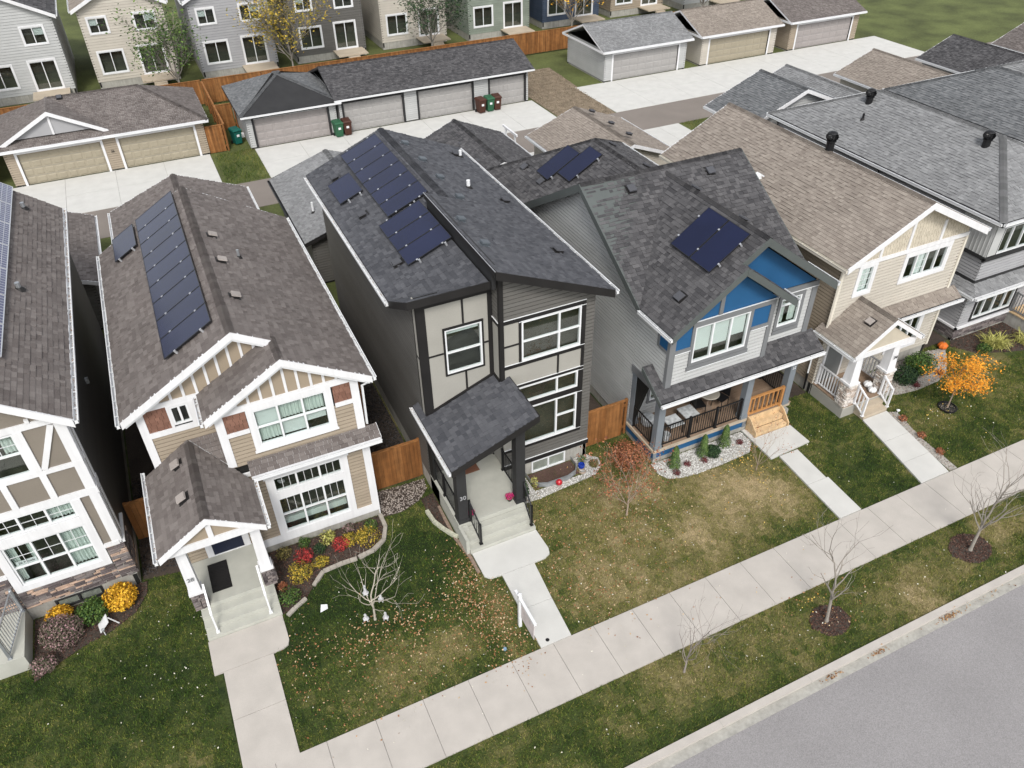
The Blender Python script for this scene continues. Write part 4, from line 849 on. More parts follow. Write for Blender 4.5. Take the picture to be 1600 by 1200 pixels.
for (x, y) in ((13.9, 28.5), (13.87, 26.9)): box_vent(H3, (x, y, zw(x)), ng)
for (x, y) in ((17.3, 27.2), (17.5, 24.9)): box_vent(H3, (x, y, zw(2 * XR - x)), nq)
for (x, y) in ((16.65, 20.6), (17.2, 18.6)): box_vent(H3, (x, y, ZR - .72 * (x - XR)), nq)
pipe_vent(H3, (17.6, 19.9, zf(19.9)), .35, .05, blackm)
# ================================================================== HOUSE 34 (cream)
H5 = thing('house', (24, 22.5, 0), 'cream house with tan shingle roof and stone pillared porch numbered 34', 'house')
r = Roof(H5, 'tan', cream)
z5 = lambda x: 6.0 + .505 * (3.45 - abs(x - 24.07) + .02)
n5l = r.plane([(20.6, 16.65, z5(20.6)), (24.07, 16.65, z5(24.07)), (24.07, 28.2, z5(24.07)), (20.6, 28.2, z5(20.6))]); n5r = r.plane([(24.07, 16.65, z5(24.07)), (27.54, 16.65, z5(27.54)), (27.54, 28.2, z5(27.54)), (24.07, 28.2, z5(24.07))])
r.ridge((24.07, 28.2, 7.77), (24.07, 16.65, 7.77), n5l, n5r); r.done()
for y in (16.63, 28.2):
    board(H5, (20.6, y, z5(20.6)), (24.07, y, z5(24.07)), .2, .06, white); board(H5, (24.07, y, z5(24.07)), (27.56, y, z5(27.56)), .26, .06, white)
gutter(H5, (20.6, 28.2, 6.0), (20.6, 16.6, 6.0), (-1, 0, 0), cream); gutter(H5, (27.54, 28.2, 6.0), (27.54, 16.6, 6.0), (1, 0, 0), white2)
F5 = front(17.1); L5 = left(20.95); R5 = right(27.15)
h5 = [(21.85, 22.5, 4.4, 5.5), (24.15, 26.3, 4.38, 5.4), (24.7, 26.2, .9, 2.35)]
siding(H5, F5, [(20.95, 3.3), (27.15, 3.3), (27.15, 5.6), (20.95, 5.6)], creamsiding, holes=h5); siding(H5, F5, [(20.95, .5), (27.15, .5), (27.15, 3.3), (20.95, 3.3)], creamsiding, holes=h5)
siding(H5, L5, [(17.1, .5), (28, .5), (28, 5.95), (17.1, 5.95)], tansiding); siding(H5, R5, [(17.1, .5), (28, .5), (28, 5.95), (17.1, 5.95)], creamsiding)
siding(H5, back(28), [(20.95, .5), (27.15, .5), (27.15, 5.95), (24.07, 7.5), (20.95, 5.95)], creamsiding)
for F, p in ((L5, [(17.1, 0), (28, 0), (28, 5.95), (17.1, 5.95)]), (R5, [(17.1, 0), (28, 0), (28, 5.95), (17.1, 5.95)]), (back(28), [(20.95, 0), (27.15, 0), (27.15, 5.95), (24.07, 7.5), (20.95, 5.95)]), (F5, [(20.95, 0), (21.8, 0), (21.8, 5.9), (20.95, 5.9)]), (F5, [(22.55, 0), (24.1, 0), (24.1, 5.7), (22.55, 5.7)]), (F5, [(26.35, 0), (27.14, 0), (27.14, 5.9), (26.35, 5.9)]), (F5, [(21, 5.6), (27.1, 5.6), (27.1, 5.9), (24.07, 7.45), (21, 5.9)])): wall(H5, F, p)
part('foundation', MB().box(20.97, 27.13, 17.12, 27.98, -.3, .5), concrete_d, H5)
part('shake_panel', rows(MB(), F5, [(20.95, 5.75), (27.15, 5.75), (27.15, 6.0), (24.07, 7.6), (20.95, 6.0)], .11, .018, widths=(.1, .18)), creamshake, H5)
trim(H5, F5, [(20.9, 27.2, 5.58, 5.75), (22.55, 22.67, 5.75, 6.6), (23.9, 24.02, 5.75, 7.4), (25.55, 25.67, 5.75, 6.6)], white, .045)
trim(H5, F5, [(20.9, 21.02, 3.2, 5.6), (27.09, 27.2, .5, 5.6)], cream, .05); downspout(H5, [(20.75, 16.75, 5.9), (20.87, 17.05, 5.6), (20.87, 17.05, 3.2)], cream); downspout(H5, [(20.88, 17.35, 3.0), (20.88, 17.35, .9)], white2); downspout(H5, [(20.88, 17.35, .9), (20.86, 17.33, .1)], blackm)
window(H5, F5, 21.85, 22.5, 4.4, 5.5, cas=.12, casm=white, munt=((0, 2, 4),), blinds={0: ('shade', 1)}); window(H5, F5, 24.15, 26.3, 4.38, 5.4, us=(24.69, 25.22, 25.76), cas=.14, casm=white, blinds={1: ('shade', 1)}, munt=((1, 2, 3),)); window(H5, F5, 24.7, 26.2, .9, 2.35, us=(25.2, 25.7), cas=.14, casm=white)
sk = Roof(H5, 'tan', cream, 0, 'skirt_roof'); sk.plane([(23.2, 16.58, 2.97), (27.5, 16.58, 2.97), (27.5, 17.09, 3.27), (23.2, 17.09, 3.27)]); sk.done()
gutter(H5, (23.9, 16.58, 2.97), (27.55, 16.58, 2.97), (0, -1, 0)); board(H5, (23.9, 16.6, 2.97), (27.5, 16.6, 2.97), .16, .04, white)
zq = lambda x: 4.2 - .70 * abs(x - 22.25)
pr = Roof(H5, 'tan', cream, 150, 'porch_roof'); q1 = pr.plane([(20.62, 15.3, zq(20.62)), (22.25, 15.3, 4.2), (22.25, 17.08, 4.2), (20.62, 17.08, zq(20.62))]); q2_ = pr.plane([(22.25, 15.3, 4.2), (23.9, 15.3, zq(23.9)), (23.9, 17.08, zq(23.9)), (22.25, 17.08, 4.2)]); pr.plane([(20.62, 17.08, zq(20.62)), (20.93, 17.08, zq(20.93)), (20.93, 17.35, zq(20.93)), (20.62, 17.35, zq(20.62))]); pr.ridge((22.25, 17.05, 4.22), (22.25, 15.3, 4.22), q1, q2_); pr.done()
board(H5, (20.62, 15.28, zq(20.62)), (22.25, 15.28, 4.2), .17, .05, white); board(H5, (22.25, 15.28, 4.2), (23.9, 15.28, zq(23.9)), .17, .05, white); gutter(H5, (20.62, 17.35, zq(20.62)), (20.62, 15.25, zq(20.62)), (-1, 0, 0)); gutter(H5, (23.9, 16.55, zq(23.9)), (23.9, 15.25, zq(23.9)), (1, 0, 0))
F5p = front(15.42); part('porch_gable', MB().prism([F5p.p(21.0, 3.0), F5p.p(23.5, 3.0), F5p.p(22.25, 3.9)], (0, .05, 0)), creamshake, H5); trim(H5, F5p, [(20.8, 23.7, 2.82, 3.04)], white, .05)
part('porch_beam', MB().box(20.98, 21.22, 15.5, 17.08, 2.8, 3.02).box(23.1, 23.34, 15.5, 17.08, 2.8, 3.02), white, H5)
box_vent(H5, (21.75, 15.98, zq(21.75)), q1, m=blackt, hd=mat('brown_vent', (.30, .27, .25), .7), s=.26)
dk = part('porch_deck', MB().box(21.0, 23.35, 15.42, 17.08, .3, .5), creamsiding, H5); part('porch_skirt', MB().box(20.99, 23.36, 15.41, 17.08, -.1, .42), stucco, H5)
y = 15.38
while y < 17.05: part('deck_board', MB().box(20.97, 23.38, y, y + .125, .515, .545, random.random()), deckbrown, dk); y += .13
for x in (21.2, 23.05):
    part('stone_pier', MB().box(x - .2, x + .2, 15.45, 15.85, .5, 1.5), concrete_d, H5)
    for F in (front(15.45), ): stones(H5, F, x - .23, x + .23, .5, 1.52, STONE_B, .06, .13, .1, .26)
    stones(H5, left(x - .2), 15.43, 15.86, .5, 1.52, STONE_B, .06, .13, .1, .26); stones(H5, right(x + .2), 15.43, 15.86, .5, 1.52, STONE_B, .06, .13, .1, .26)
    k = MB(); k.box(x - .26, x + .26, 15.39, 15.91, 1.52, 1.6); k.hexa([(x - .2, 15.45, 1.6), (x + .2, 15.45, 1.6), (x + .2, 15.85, 1.6), (x - .2, 15.85, 1.6), (x - .14, 15.51, 2.85), (x + .14, 15.51, 2.85), (x + .14, 15.79, 2.85), (x - .14, 15.79, 2.85)]); pc = part('porch_post', k, white, H5)
text_on(front(15.45), 23.05, 2.2, .02, '34', .2, charcoal, pc)
railing(H5, (21.08, 15.9, .55), (21.08, 17.0, .55), .9, white, posts=(0, 1), r=.03, bal=.04, gap=.13); railing(H5, (23.25, 15.9, .55), (23.25, 17.0, .55), .9, white, posts=(), r=.03, bal=.04, gap=.13); railing(H5, (21.5, 15.4, .55), (21.62, 14.98, .18), .85, white, posts=(0, 1), r=.03, bal=.04, gap=.12); railing(H5, (22.8, 15.4, .55), (22.9, 14.98, .18), .85, white, posts=(0, 1), r=.03, bal=.04, gap=.12)
for i, (a, b) in enumerate(((14.92, 15.17), (15.17, 15.41))): part('step', MB().box(21.66, 22.86, a, b, 0, .18 * (i + 1)), decktan, H5)
d = part('door', MB().fbox(F5, 21.3, 22.15, .56, 2.6, .03, .07), mat('grey_door', (.16, .17, .17), .5), H5); trim(H5, F5, [(21.2, 21.3, .55, 2.7), (22.15, 22.25, .55, 2.7), (21.3, 22.15, 2.6, 2.7)], white, .06)
box_vent(H5, (21.81, 23.13, z5(21.81)), n5l, m=white2, s=.3, h=.16, hd=white2); turbine(H5, (24.15, 21.97, 7.85))

# ================================================================== HOUSE 36 (pale grey, hipped)
def hip_house(x0, label, mk, sid, w=6.3, y0=17.2, y1=30.0, ez=5.9, nobj=0, det=True, fm=charcoal, sl=.45, front_=True):
    h = thing('house', (x0 + w / 2, (y0 + y1) / 2, 0), label, 'house'); r = Roof(h, mk, white, nobj)
    a, b, c, d = x0 - .4, x0 + w + .4, y0 - .45, y1 + .4; t = (b - a) / 2; m = (a + b) / 2; zr_ = ez + sl * t
    nl_ = r.plane([(a, c, ez), (m, c + t, zr_), (m, d - t, zr_), (a, d, ez)]); nr_ = r.plane([(b, c, ez), (b, d, ez), (m, d - t, zr_), (m, c + t, zr_)]); nf_ = r.plane([(a, c, ez), (b, c, ez), (m, c + t, zr_)]); nb_ = r.plane([(a, d, ez), (m, d - t, zr_), (b, d, ez)])
    for p, q, n1, n2 in (((m, c + t), (a, c), nl_, nf_), ((m, c + t), (b, c), nf_, nr_), ((m, d - t), (a, d), nl_, nb_), ((m, d - t), (b, d), nr_, nb_)): r.ridge((p[0], p[1], zr_ + .02), (q[0], q[1], ez + .03), n1, n2)
    r.ridge((m, d - t, zr_ + .02), (m, c + t, zr_ + .02), nl_, nr_); r.done()
    for p, q, o in (((a, d), (a, c), (-1, 0, 0)), ((a, c), (b, c), (0, -1, 0)), ((b, c), (b, d), (1, 0, 0)), ((b, d), (a, d), (0, 1, 0))): gutter(h, (*p, ez), (*q, ez), o, white2); board(h, (*p, ez), (*q, ez), .2, .04, charcoal)
    for F, u0, u1 in ((front(y0), x0, x0 + w), (back(y1), x0, x0 + w), (left(x0), y0, y1), (right(x0 + w), y0, y1)):
        if F.w.y < -.5 and front_:
            hl = [(x0 + .6, x0 + 3.1, 4.1, 5.3), (x0 + .75, x0 + 3.1, .92, 2.3)]
            siding(h, F, [(u0, .45), (u1, .45), (u1, ez - .2), (u0, ez - .2)], sid, holes=hl)
            for p in ([(u0, 0), (u0 + .58, 0), (u0 + .58, ez - .2), (u0, ez - .2)], [(u0 + 3.15, 0), (u1, 0), (u1, ez - .2), (u0 + 3.15, ez - .2)]): wall(h, F, p)
        else: siding(h, F, [(u0, .45), (u1, .45), (u1, ez - .2), (u0, ez - .2)], sid); wall(h, F, [(u0, 0), (u1, 0), (u1, ez - .2), (u0, ez - .2)])
    part('foundation', MB().box(x0 + .02, x0 + w - .02, y0 + .02, y1 - .02, -.3, .5), concrete_d, h)
    return h, zr_, nl_
H6, zr6, n6 = hip_house(28.95, 'pale grey house with light grey hip roof beside the cream house', 'grey', midsiding, nobj=0)
F6, L6 = front(17.2), left(28.95)
part('corner_panel', MB().box(28.9, 29.45, 17.12, 17.2, 4.15, 5.75).box(28.87, 28.95, 17.12, 18.6, 4.15, 5.75), palesiding, H6); trim(H6, L6, [(17.1, 18.62, 4.0, 4.16)], charcoal, .1); trim(H6, F6, [(28.85, 32.4, 3.92, 4.08)], charcoal, .1)
for i in range(9): part('batten', MB().fbox(L6, 17.2 + i * .17, 17.225 + i * .17, 4.16, 5.75, .08, .1), palesiding, H6)
window(H6, F6, 29.55, 32.05, 4.1, 5.3, us=(30.1, 30.8, 31.45), cas=.1, casm=charcoal); window(H6, F6, 29.7, 32.05, .92, 2.3, us=(30.2, 30.85, 31.5), cas=.1, casm=charcoal, gm=GLASS)
sk = Roof(H6, 'grey', white, 0, 'skirt_roof'); sk.plane([(28.5, 16.65, 2.62), (34, 16.65, 2.62), (34, 17.19, 2.88), (28.94, 17.19, 2.88)]); sk.plane([(28.5, 16.65, 2.62), (28.94, 17.19, 2.88), (28.94, 18.3, 2.88), (28.5, 18.3, 2.62)]); sk.done()
gutter(H6, (28.5, 16.65, 2.62), (34, 16.65, 2.62), (0, -1, 0)); gutter(H6, (28.5, 18.3, 2.62), (28.5, 16.65, 2.62), (-1, 0, 0)); trim(H6, F6, [(28.95, 34, 2.88, 3.02)], charcoal, .03); trim(H6, L6, [(17.2, 18.3, 2.88, 3.02)], charcoal, .03)
stones(H6, F6, 28.9, 32.2, .12, .62, STONE_C, .1, .16, .25, .6); stones(H6, L6, 17.17, 18.6, .12, .62, STONE_C, .1, .16, .25, .6); trim(H6, F6, [(28.85, 32.2, .62, .7)], white, .1); trim(H6, L6, [(17.1, 18.62, .62, .7)], white, .1)
part('porch_slab', MB().box(32.2, 35.2, 15.3, 17.18, 0, .62), concrete_d, H6); part('deck_edge', MB().box(32.15, 35.25, 15.25, 17.18, .62, .68), newwood, H6); railing(H6, (32.22, 15.35, .68), (32.22, 17.1, .68), .9, greytrim, posts=(0, 1), r=.03, bal=.03); railing(H6, (32.22, 15.32, .68), (35.1, 15.32, .68), .9, greytrim, posts=(0, 1), r=.03, bal=.03)
z6 = lambda x: 5.9 + .45 * (x - 28.55)
turbine(H6, (31.36, 20.41, z6(31.36))); turbine(H6, (31.2, 26.72, z6(31.2))); pipe_vent(H6, (30.25, 26.0, z6(30.25)), .3, .05, blackm)
downspout(H6, [(28.6, 29.9, 5.8), (28.85, 29.9, 5.5), (28.85, 29.9, 4.0)], blackm); downspout(H6, [(28.6, 23.2, 5.8), (28.85, 23.2, 5.5), (28.85, 23.2, 4.0)], blackm)
# garage wing behind it, then further houses along the row
for k_, (mk, sid, lab) in enumerate((('dgrey', midsiding, 'house with mid grey hip roof, second right of the cream house'), ('grey', palesiding, 'pale house with hip roof, third right of the cream house'), ('tan', creamsiding, 'cream house with tan hip roof, fourth right of the stone porch house'), ('slate', midsiding, 'grey house with dark hip roof in the front row'), ('brown', tansiding, 'tan house with brown hip roof, last one in the front row'))):
    hip_house(36.8 + 7.85 * k_, lab, mk, sid, y0=17.4 + .2 * k_, front_=False)

# ================================================================== HOUSE 26 (taupe, half timbered, left edge)
H1 = thing('house', (-7.2, 25, 0), 'taupe house with white half timber trim and stone base at the left edge', 'house')
r = Roof(H1, 'brown', white); z1 = lambda x: 6.98 + .75 * (3.35 - abs(x + 7.2))
r1 = r.plane([(-7.2, 18.6, z1(-7.2)), (-3.85, 18.6, 6.98), (-3.85, 32.2, 6.98), (-7.2, 32.2, z1(-7.2))]); r1l = r.plane([(-10.55, 18.6, 6.98), (-7.2, 18.6, z1(-7.2)), (-7.2, 32.2, z1(-7.2)), (-10.55, 32.2, 6.98)])
r.ridge((-7.2, 32.2, z1(-7.2) + .02), (-7.2, 18.6, z1(-7.2) + .02), r1, r1l); r.done()
board(H1, (-10.55, 18.58, 6.98), (-7.2, 18.58, z1(-7.2)), .24, .06, white); board(H1, (-7.2, 18.58, z1(-7.2)), (-3.85, 18.58, 6.98), .24, .06, white); board(H1, (-3.85, 18.6, 6.98), (-3.85, 32.2, 6.98), .18, .04, white)
gutter(H1, (-3.85, 32.2, 6.98), (-3.85, 18.55, 6.98), (1, 0, 0), leaves=26)
FH, RH = front(19.0), right(-4.15)
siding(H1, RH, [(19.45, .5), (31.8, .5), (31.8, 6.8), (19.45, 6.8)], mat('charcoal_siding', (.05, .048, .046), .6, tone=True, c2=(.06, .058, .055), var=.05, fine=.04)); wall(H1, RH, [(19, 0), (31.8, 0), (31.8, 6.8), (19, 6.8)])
siding(H1, left(-10.25), [(19, .5), (31.8, .5), (31.8, 6.8), (19, 6.8)], greysiding); siding(H1, back(31.8), [(-10.25, .5), (-4.15, .5), (-4.15, 6.8), (-7.2, 9.0), (-10.25, 6.8)], greysiding); wall(H1, back(31.8), [(-10.25, 0), (-4.15, 0), (-4.15, 6.8), (-7.2, 9.0), (-10.25, 6.8)]); wall(H1, left(-10.25), [(19, 0), (31.8, 0), (31.8, 6.8), (19, 6.8)])
part('foundation', MB().box(-10.2, -4.17, 19.02, 31.78, -.3, .52), concrete_d, H1)
o1 = [(-7.9, -5.33, 5.38, 6.76), (-6.95, -4.84, 3.47, 4.08), (-6.95, -4.84, 1.52, 3.1)]
for a, b, c, d in ((-10.25, -7.95, 2, 6.8), (-7.95, -5.28, 4.13, 5.35), (-10.25, -7.0, 2.0, 4.13), (-4.8, -4.15, 2.0, 4.13), (-5.28, -4.15, 4.13, 6.9)): part('wall_panel', MB().fbox(FH, a, b, c, d, -.04, .012), taupe, H1)
part('gable_panel', MB().prism([FH.p(-10.25, 6.8, .012), FH.p(-4.15, 6.8, .012), FH.p(-4.15, 6.98, .012), FH.p(-7.2, 9.3, .012), FH.p(-10.25, 6.98, .012)], (0, .03, 0)), taupe, H1); part('wall_panel', MB().fbox(FH, -7.95, -5.28, 6.76, 6.9, -.04, .012), taupe, H1); part('wall_panel', MB().fbox(FH, -7.0, -4.8, 3.1, 3.47, -.04, .012), taupe, H1)
trim(H1, FH, [(-4.38, -4.12, 2.0, 6.9), (-10.2, -4.1, 6.78, 6.98), (-8.2, -4.12, 5.22, 5.38), (-10.2, -4.12, 4.1, 4.34), (-5.33, -5.12, 5.38, 6.78), (-8.1, -7.9, 5.38, 6.78), (-5.25, -5.08, 4.34, 5.22), (-6.2, -6.04, 4.34, 5.22), (-7.1, -6.95, 4.34, 5.22), (-7.2, -6.97, 1.3, 4.1), (-4.84, -4.62, 1.3, 4.1), (-6.97, -4.62, 1.3, 1.52), (-6.97, -4.84, 3.12, 3.44), (-4.62, -4.2, 1.98, 2.12), (-9, -7.2, 1.98, 2.12), (-5.9, -5.75, 6.98, 7.75), (-4.95, -4.85, 6.98, 7.1)], white, .05)
part('brace', MB().beam((-5.05, 18.96, 5.4), (-4.45, 18.96, 6.75), .15, .05, up=(0, -1, 0)), white, H1)
for (a, b) in ((19.0, 19.2), (19.4, 19.52)): part('trim_board', MB().fbox(RH, a, b, 2.0, 6.8, 0, .04), white, H1)
panel(H1, RH, 19.2, 19.4, 2.0, 6.8, taupe); trim(H1, RH, [(19.2, 19.4, 5.22, 5.36), (18.95, 19.55, 4.08, 4.34)], white, .05)
window(H1, FH, -7.9, -5.33, 5.38, 6.76, us=(-7.05, -6.19), vs=(6.1,), munt=((1, 2, 2), (3, 2, 2), (5, 2, 2)), blinds={5: ('curtain', .9)})
window(H1, FH, -6.97, -4.84, 3.46, 4.09, us=(-6.25, -5.54), munt=((0, 2, 2), (1, 2, 2), (2, 2, 2)), blinds={2: ('curtain', 1)})
wn = window(H1, FH, -6.97, -4.84, 1.52, 3.11, us=(-6.25, -5.54), vs=(2.22,), munt=((1, 2, 2), (3, 2, 2), (5, 2, 2)), blinds={0: ('curtain', .4), 5: ('curtain', 1), 4: ('curtain', 1), 1: ('curtain', .5)})
sg = part('window_sign', MB().fbox(FH, -6.85, -6.32, 2.27, 2.42, -.035, -.025), white2, wn); text_on(FH, -6.585, 2.345, -.02, '26 Nicola', .11, greytrim, sg)
stones(H1, FH, -9.5, -7.22, .55, 1.98, STONE_A, .05, .10, .16, .5); stones(H1, FH, -7.22, -4.6, .55, 1.3, STONE_A, .05, .10, .16, .5); stones(H1, FH, -4.6, -4.1, .55, 1.98, STONE_A, .05, .10, .16, .5); stones(H1, RH, 18.97, 20.1, .55, 1.98, STONE_A, .05, .10, .16, .5)
part('stone_backing', MB().fbox(FH, -9.5, -4.15, .5, 2.0, -.2, .01), concrete_d, H1) if False else part('stone_backing', MB().fbox(FH, -9.5, -7.0, .5, 2.0, -.1, .01).fbox(FH, -7.0, -4.8, .5, 1.5, -.1, .011).fbox(FH, -4.8, -4.15, .5, 2.0, -.1, .012), concrete_d, H1)
trim(H1, RH, [(18.95, 20.15, 1.98, 2.06)], white, .1)
window(H1, FH, -6.5, -5.2, .1, .5, us=(-5.85,), deep=.3, fm=charcoal)
railing(H1, (-7.6, 17.3, .6), (-7.3, 18.9, .6), .95, galv, posts=(0, 1)); part('porch_slab', MB().box(-9.8, -7.25, 17.2, 18.98, 0, .6), concrete_p, H1)
UR = V((-1, 0, .75)).normalized()
for c_ in range(2):
    for i in range(7): solar(H1, (-5.19 - c_ * .8, 20.55 + i * 1.67, z1(-5.19 - c_ * .8)), UY, UR, 1.66, 1.0, cell='blue', nx=10, ny=6)
pipe_vent(H1, (-4.86, 30.9, z1(-4.86)), .25, .07, galv); pipe_vent(H1, (-4.89, 24.75, z1(-4.89)), .25, .07, galv)
part('wall_light', MB().fbox(RH, 24.0, 24.1, 4.4, 4.6, 0, .1), galv, H1)

# ================================================================== garages
def garage(x0, x1, y0, y1, label, mk, sid, ridge='y', ez=2.5, sl=.38, oh=.35, hipped=False, doors=(), dz=0, gcol=None, tr=white, nobj=0, facing='front', gut=white2, roofless=False):
    g = thing('garage', ((x0 + x1) / 2, (y0 + y1) / 2, 0), label, 'garage'); r = Roof(g, mk, tr, nobj); a, b, c, d = x0 - oh, x1 + oh, y0 - oh, y1 + oh
    if ridge == 'y':
        m = (a + b) / 2; zr_ = ez + sl * (m - a)
        n1 = r.plane([(a, c, ez), (m, c, zr_), (m, d, zr_), (a, d, ez)]); n2 = r.plane([(m, c, zr_), (b, c, ez), (b, d, ez), (m, d, zr_)]); r.ridge((m, d, zr_ + .02), (m, c, zr_ + .02), n1, n2)
        for y in (c, d): board(g, (a, y, ez), (m, y, zr_), .18, .05, tr); board(g, (m, y, zr_), (b, y, ez), .18, .05, tr)
        gutter(g, (a, d, ez), (a, c, ez), (-1, 0, 0), gut); gutter(g, (b, c, ez), (b, d, ez), (1, 0, 0), gut)
        for F in (front(y0), back(y1)): siding(g, F, [(x0, 0.1), (x1, 0.1), (x1, ez), (m, zr_ - .12), (x0, ez)], sid, holes=doors if (F.w.y < 0) == (facing == 'front') else ()); 
        for F in ((back(y1),) if facing == 'front' else (front(y0),)): wall(g, F, [(x0, 0), (x1, 0), (x1, ez), (m, zr_ - .15), (x0, ez)])
    else:
        m = (c + d) / 2; t = (m - c); zr_ = ez + sl * t; hp = t if hipped else 0
        n1 = r.plane([(a, c, ez), (b, c, ez), (b - hp, m, zr_), (a + hp, m, zr_)]); n2 = r.plane([(a, d, ez), (a + hp, m, zr_), (b - hp, m, zr_), (b, d, ez)])
        if hipped:
            n3 = r.plane([(a, c, ez), (a + hp, m, zr_), (a, d, ez)]); n4 = r.plane([(b, c, ez), (b, d, ez), (b - hp, m, zr_)])
            for p, q, na, nb_ in (((a, c), (a + hp, m), n1, n3), ((b, c), (b - hp, m), n1, n4)): r.ridge((q[0], q[1], zr_ + .02), (p[0], p[1], ez + .02), na, nb_)
        r.ridge((a + hp, m, zr_ + .02), (b - hp, m, zr_ + .02), n1, n2)
        gutter(g, (a, c, ez), (b, c, ez), (0, -1, 0), gut); board(g, (a, c, ez), (b, c, ez), .18, .05, tr); board(g, (b, c, ez), (b, d, ez), .15, .04, tr); board(g, (a, c, ez), (a, d, ez), .15, .04, tr)
        siding(g, front(y0), [(x0, .1), (x1, .1), (x1, ez), (x0, ez)], sid, holes=doors); siding(g, back(y1), [(x0, .1), (x1, .1), (x1, ez), (x0, ez)], sid); wall(g, back(y1), [(x0, 0), (x1, 0), (x1, ez), (x0, ez)])
    for F in (left(x0), right(x1)): siding(g, F, [(y0, .1), (y1, .1), (y1, ez), (y0, ez)], sid); wall(g, F, [(y0, 0), (y1, 0), (y1, ez), (y0, ez)])
    Fd = front(y0) if facing == 'front' else back(y1)
    for (u0, u1, v0, v1) in doors: garage_door(g, Fd, u0, u1, v1, gcol or cream, tr)
    r.done(); part('foundation', MB().box(x0 + .02, x1 - .02, y0 + .16, y1 - .16, -.2, .04), concrete_d, g)
    return g, zr_, n1
# near side of the lane: behind each house
garage(-10.2, -4.1, 34.8, 41.3, 'brown roofed garage behind the taupe house, across from the tan double garage', 'brown', greysiding, sl=.4, doors=((-9.6, -4.7, 0, 2.1),), facing='back')
garage(-2.65, 3.4, 37.9, 41.3, 'low brown roofed garage behind the tan house', 'brown', tansiding, sl=.4, doors=((-2.1, 2.8, 0, 2.1),), facing='back')
gM, _, nM = garage(5.4, 11.2, 34.2, 41.6, 'grey shingled garage behind the black roofed house, with a white vent pipe', 'grey', greysiding, sl=.33, tr=blackt, gut=blackm, doors=((5.9, 10.7, 0, 2.1),), facing='back')
pipe_vent(gM, (6.1, 36.2, 2.85), .55, .05, white2)
g3, _, n3_ = garage(13.5, 18.75, 35.9, 42.2, 'charcoal shingled garage behind the blue gabled house', 'slate', palesiding, sl=.42, doors=((13.9, 18.3, 0, 2.1),), facing='back')
for y in (37.2, 39.8): box_vent(g3, (15.5, y, 3.35), n3_)
g5, _, n5_ = garage(20.6, 26.4, 35.0, 41.0, 'tan shingled garage behind the cream house', 'tan', creamsiding, sl=.36, tr=white, doors=((21.0, 26.0, 0, 2.1),), facing='back', nobj=80)
for y in (35.9, 37.8, 40.0): box_vent(g5, (23.9, y, 3.72), (.36, 0, 1), s=.3)
gy, _, _n = garage(28.4, 34.8, 31.4, 34.5, 'blue grey roofed shed wing behind the pale grey hip roofed house', 'dgrey', palesiding, sl=.4, ez=5.0)
for k_ in range(4): garage(37.2 + 7.85 * k_, 43.0 + 7.85 * k_, 35.5, 41.5, ('grey', 'tan', 'charcoal', 'brown')[k_] + ' roofed lane garage ' + ('behind the black guttered hip roofed house', 'behind the third house right of the cream one', 'behind the fourth house right of the cream one', 'at the far right end of the near lane row')[k_], ('grey', 'tan', 'slate', 'brown')[k_], (palesiding, creamsiding, midsiding, tansiding)[k_], doors=((37.7 + 7.85 * k_, 42.5 + 7.85 * k_, 0, 2.1),), facing='back')
# far side of the lane
beige = mat('beige_door', (.31, .275, .205), .55, var=.04, fine=.03); pinkg = mat('pinkish_grey_door', (.30, .275, .265), .55, var=.04, fine=.03); grd = mat('pale_grey_door', (.32, .31, .30), .55, var=.04, fine=.03)
gA, zA, _n = garage(-8.4, 3.15, 53.9, 60.3, 'wide tan double garage with brown hip roof and white gable, across the lane', 'brown', tansiding, ridge='x', hipped=True, ez=2.35, sl=.48, doors=((-7.7, -3.05, 0, 1.95), (-2.0, 2.5, 0, 1.95)), gcol=beige)
rA = Roof(gA, 'brown', white, 0, 'dormer_roof'); zd = lambda x: 4.15 - .52 * abs(x + 5.35)
rA.plane([(-8.35, 53.9, zd(-8.35)), (-5.35, 53.9, 4.15), (-5.35, 57.0, 4.15), (-8.35, 54.2, zd(-8.35))]); rA.plane([(-5.35, 53.9, 4.15), (-2.35, 53.9, zd(-2.35)), (-2.35, 54.2, zd(-2.35)), (-5.35, 57.0, 4.15)]); rA.done()
board(gA, (-8.35, 53.88, zd(-8.35)), (-5.35, 53.88, 4.15), .22, .06, white); board(gA, (-5.35, 53.88, 4.15), (-2.35, 53.88, zd(-2.35)), .22, .06, white)
part('dormer_gable', MB().prism([(-7.9, 54.1, 2.75), (-2.8, 54.1, 2.75), (-5.35, 54.1, 4.0)], (0, .06, 0)), greysiding if False else midsiding, gA); part('batten', MB().box(-5.42, -5.3, 54.04, 54.1, 2.75, 3.95), white, gA)
text_on(front(53.86), -2.52, 1.25, .03, '28', .2, charcoal, gA)
box_vent(gA, (-4.6, 56.9, 4.0), (0, -.5, 1))
garage(-20.5, -9.6, 53.9, 60.3, 'cream double garage left of the tan one across the lane', 'brown', tansiding, ridge='x', hipped=True, ez=2.35, sl=.45, doors=((-19.7, -15.2, 0, 1.95), (-14.2, -9.9, 0, 1.95)), gcol=beige)
garage(5.75, 11.75, 53.42, 59.8, 'grey single garage with dark hip roof and pinkish door, across the lane', 'dgrey', palesiding, ridge='x', hipped=True, ez=2.3, sl=.42, doors=((6.25, 11.15, 0, 1.97),), gcol=pinkg, tr=charcoal)
garage(11.98, 26.3, 53.42, 59.8, 'long grey garage row with three pale doors and charcoal trim, across the lane', 'slate', palesiding, ridge='x', ez=2.42, sl=.35, doors=((12.3, 16.5, 0, 2.0), (17.7, 21.8, 0, 2.0), (23.2, 26.0, 0, 2.0)), gcol=grd, tr=charcoal)
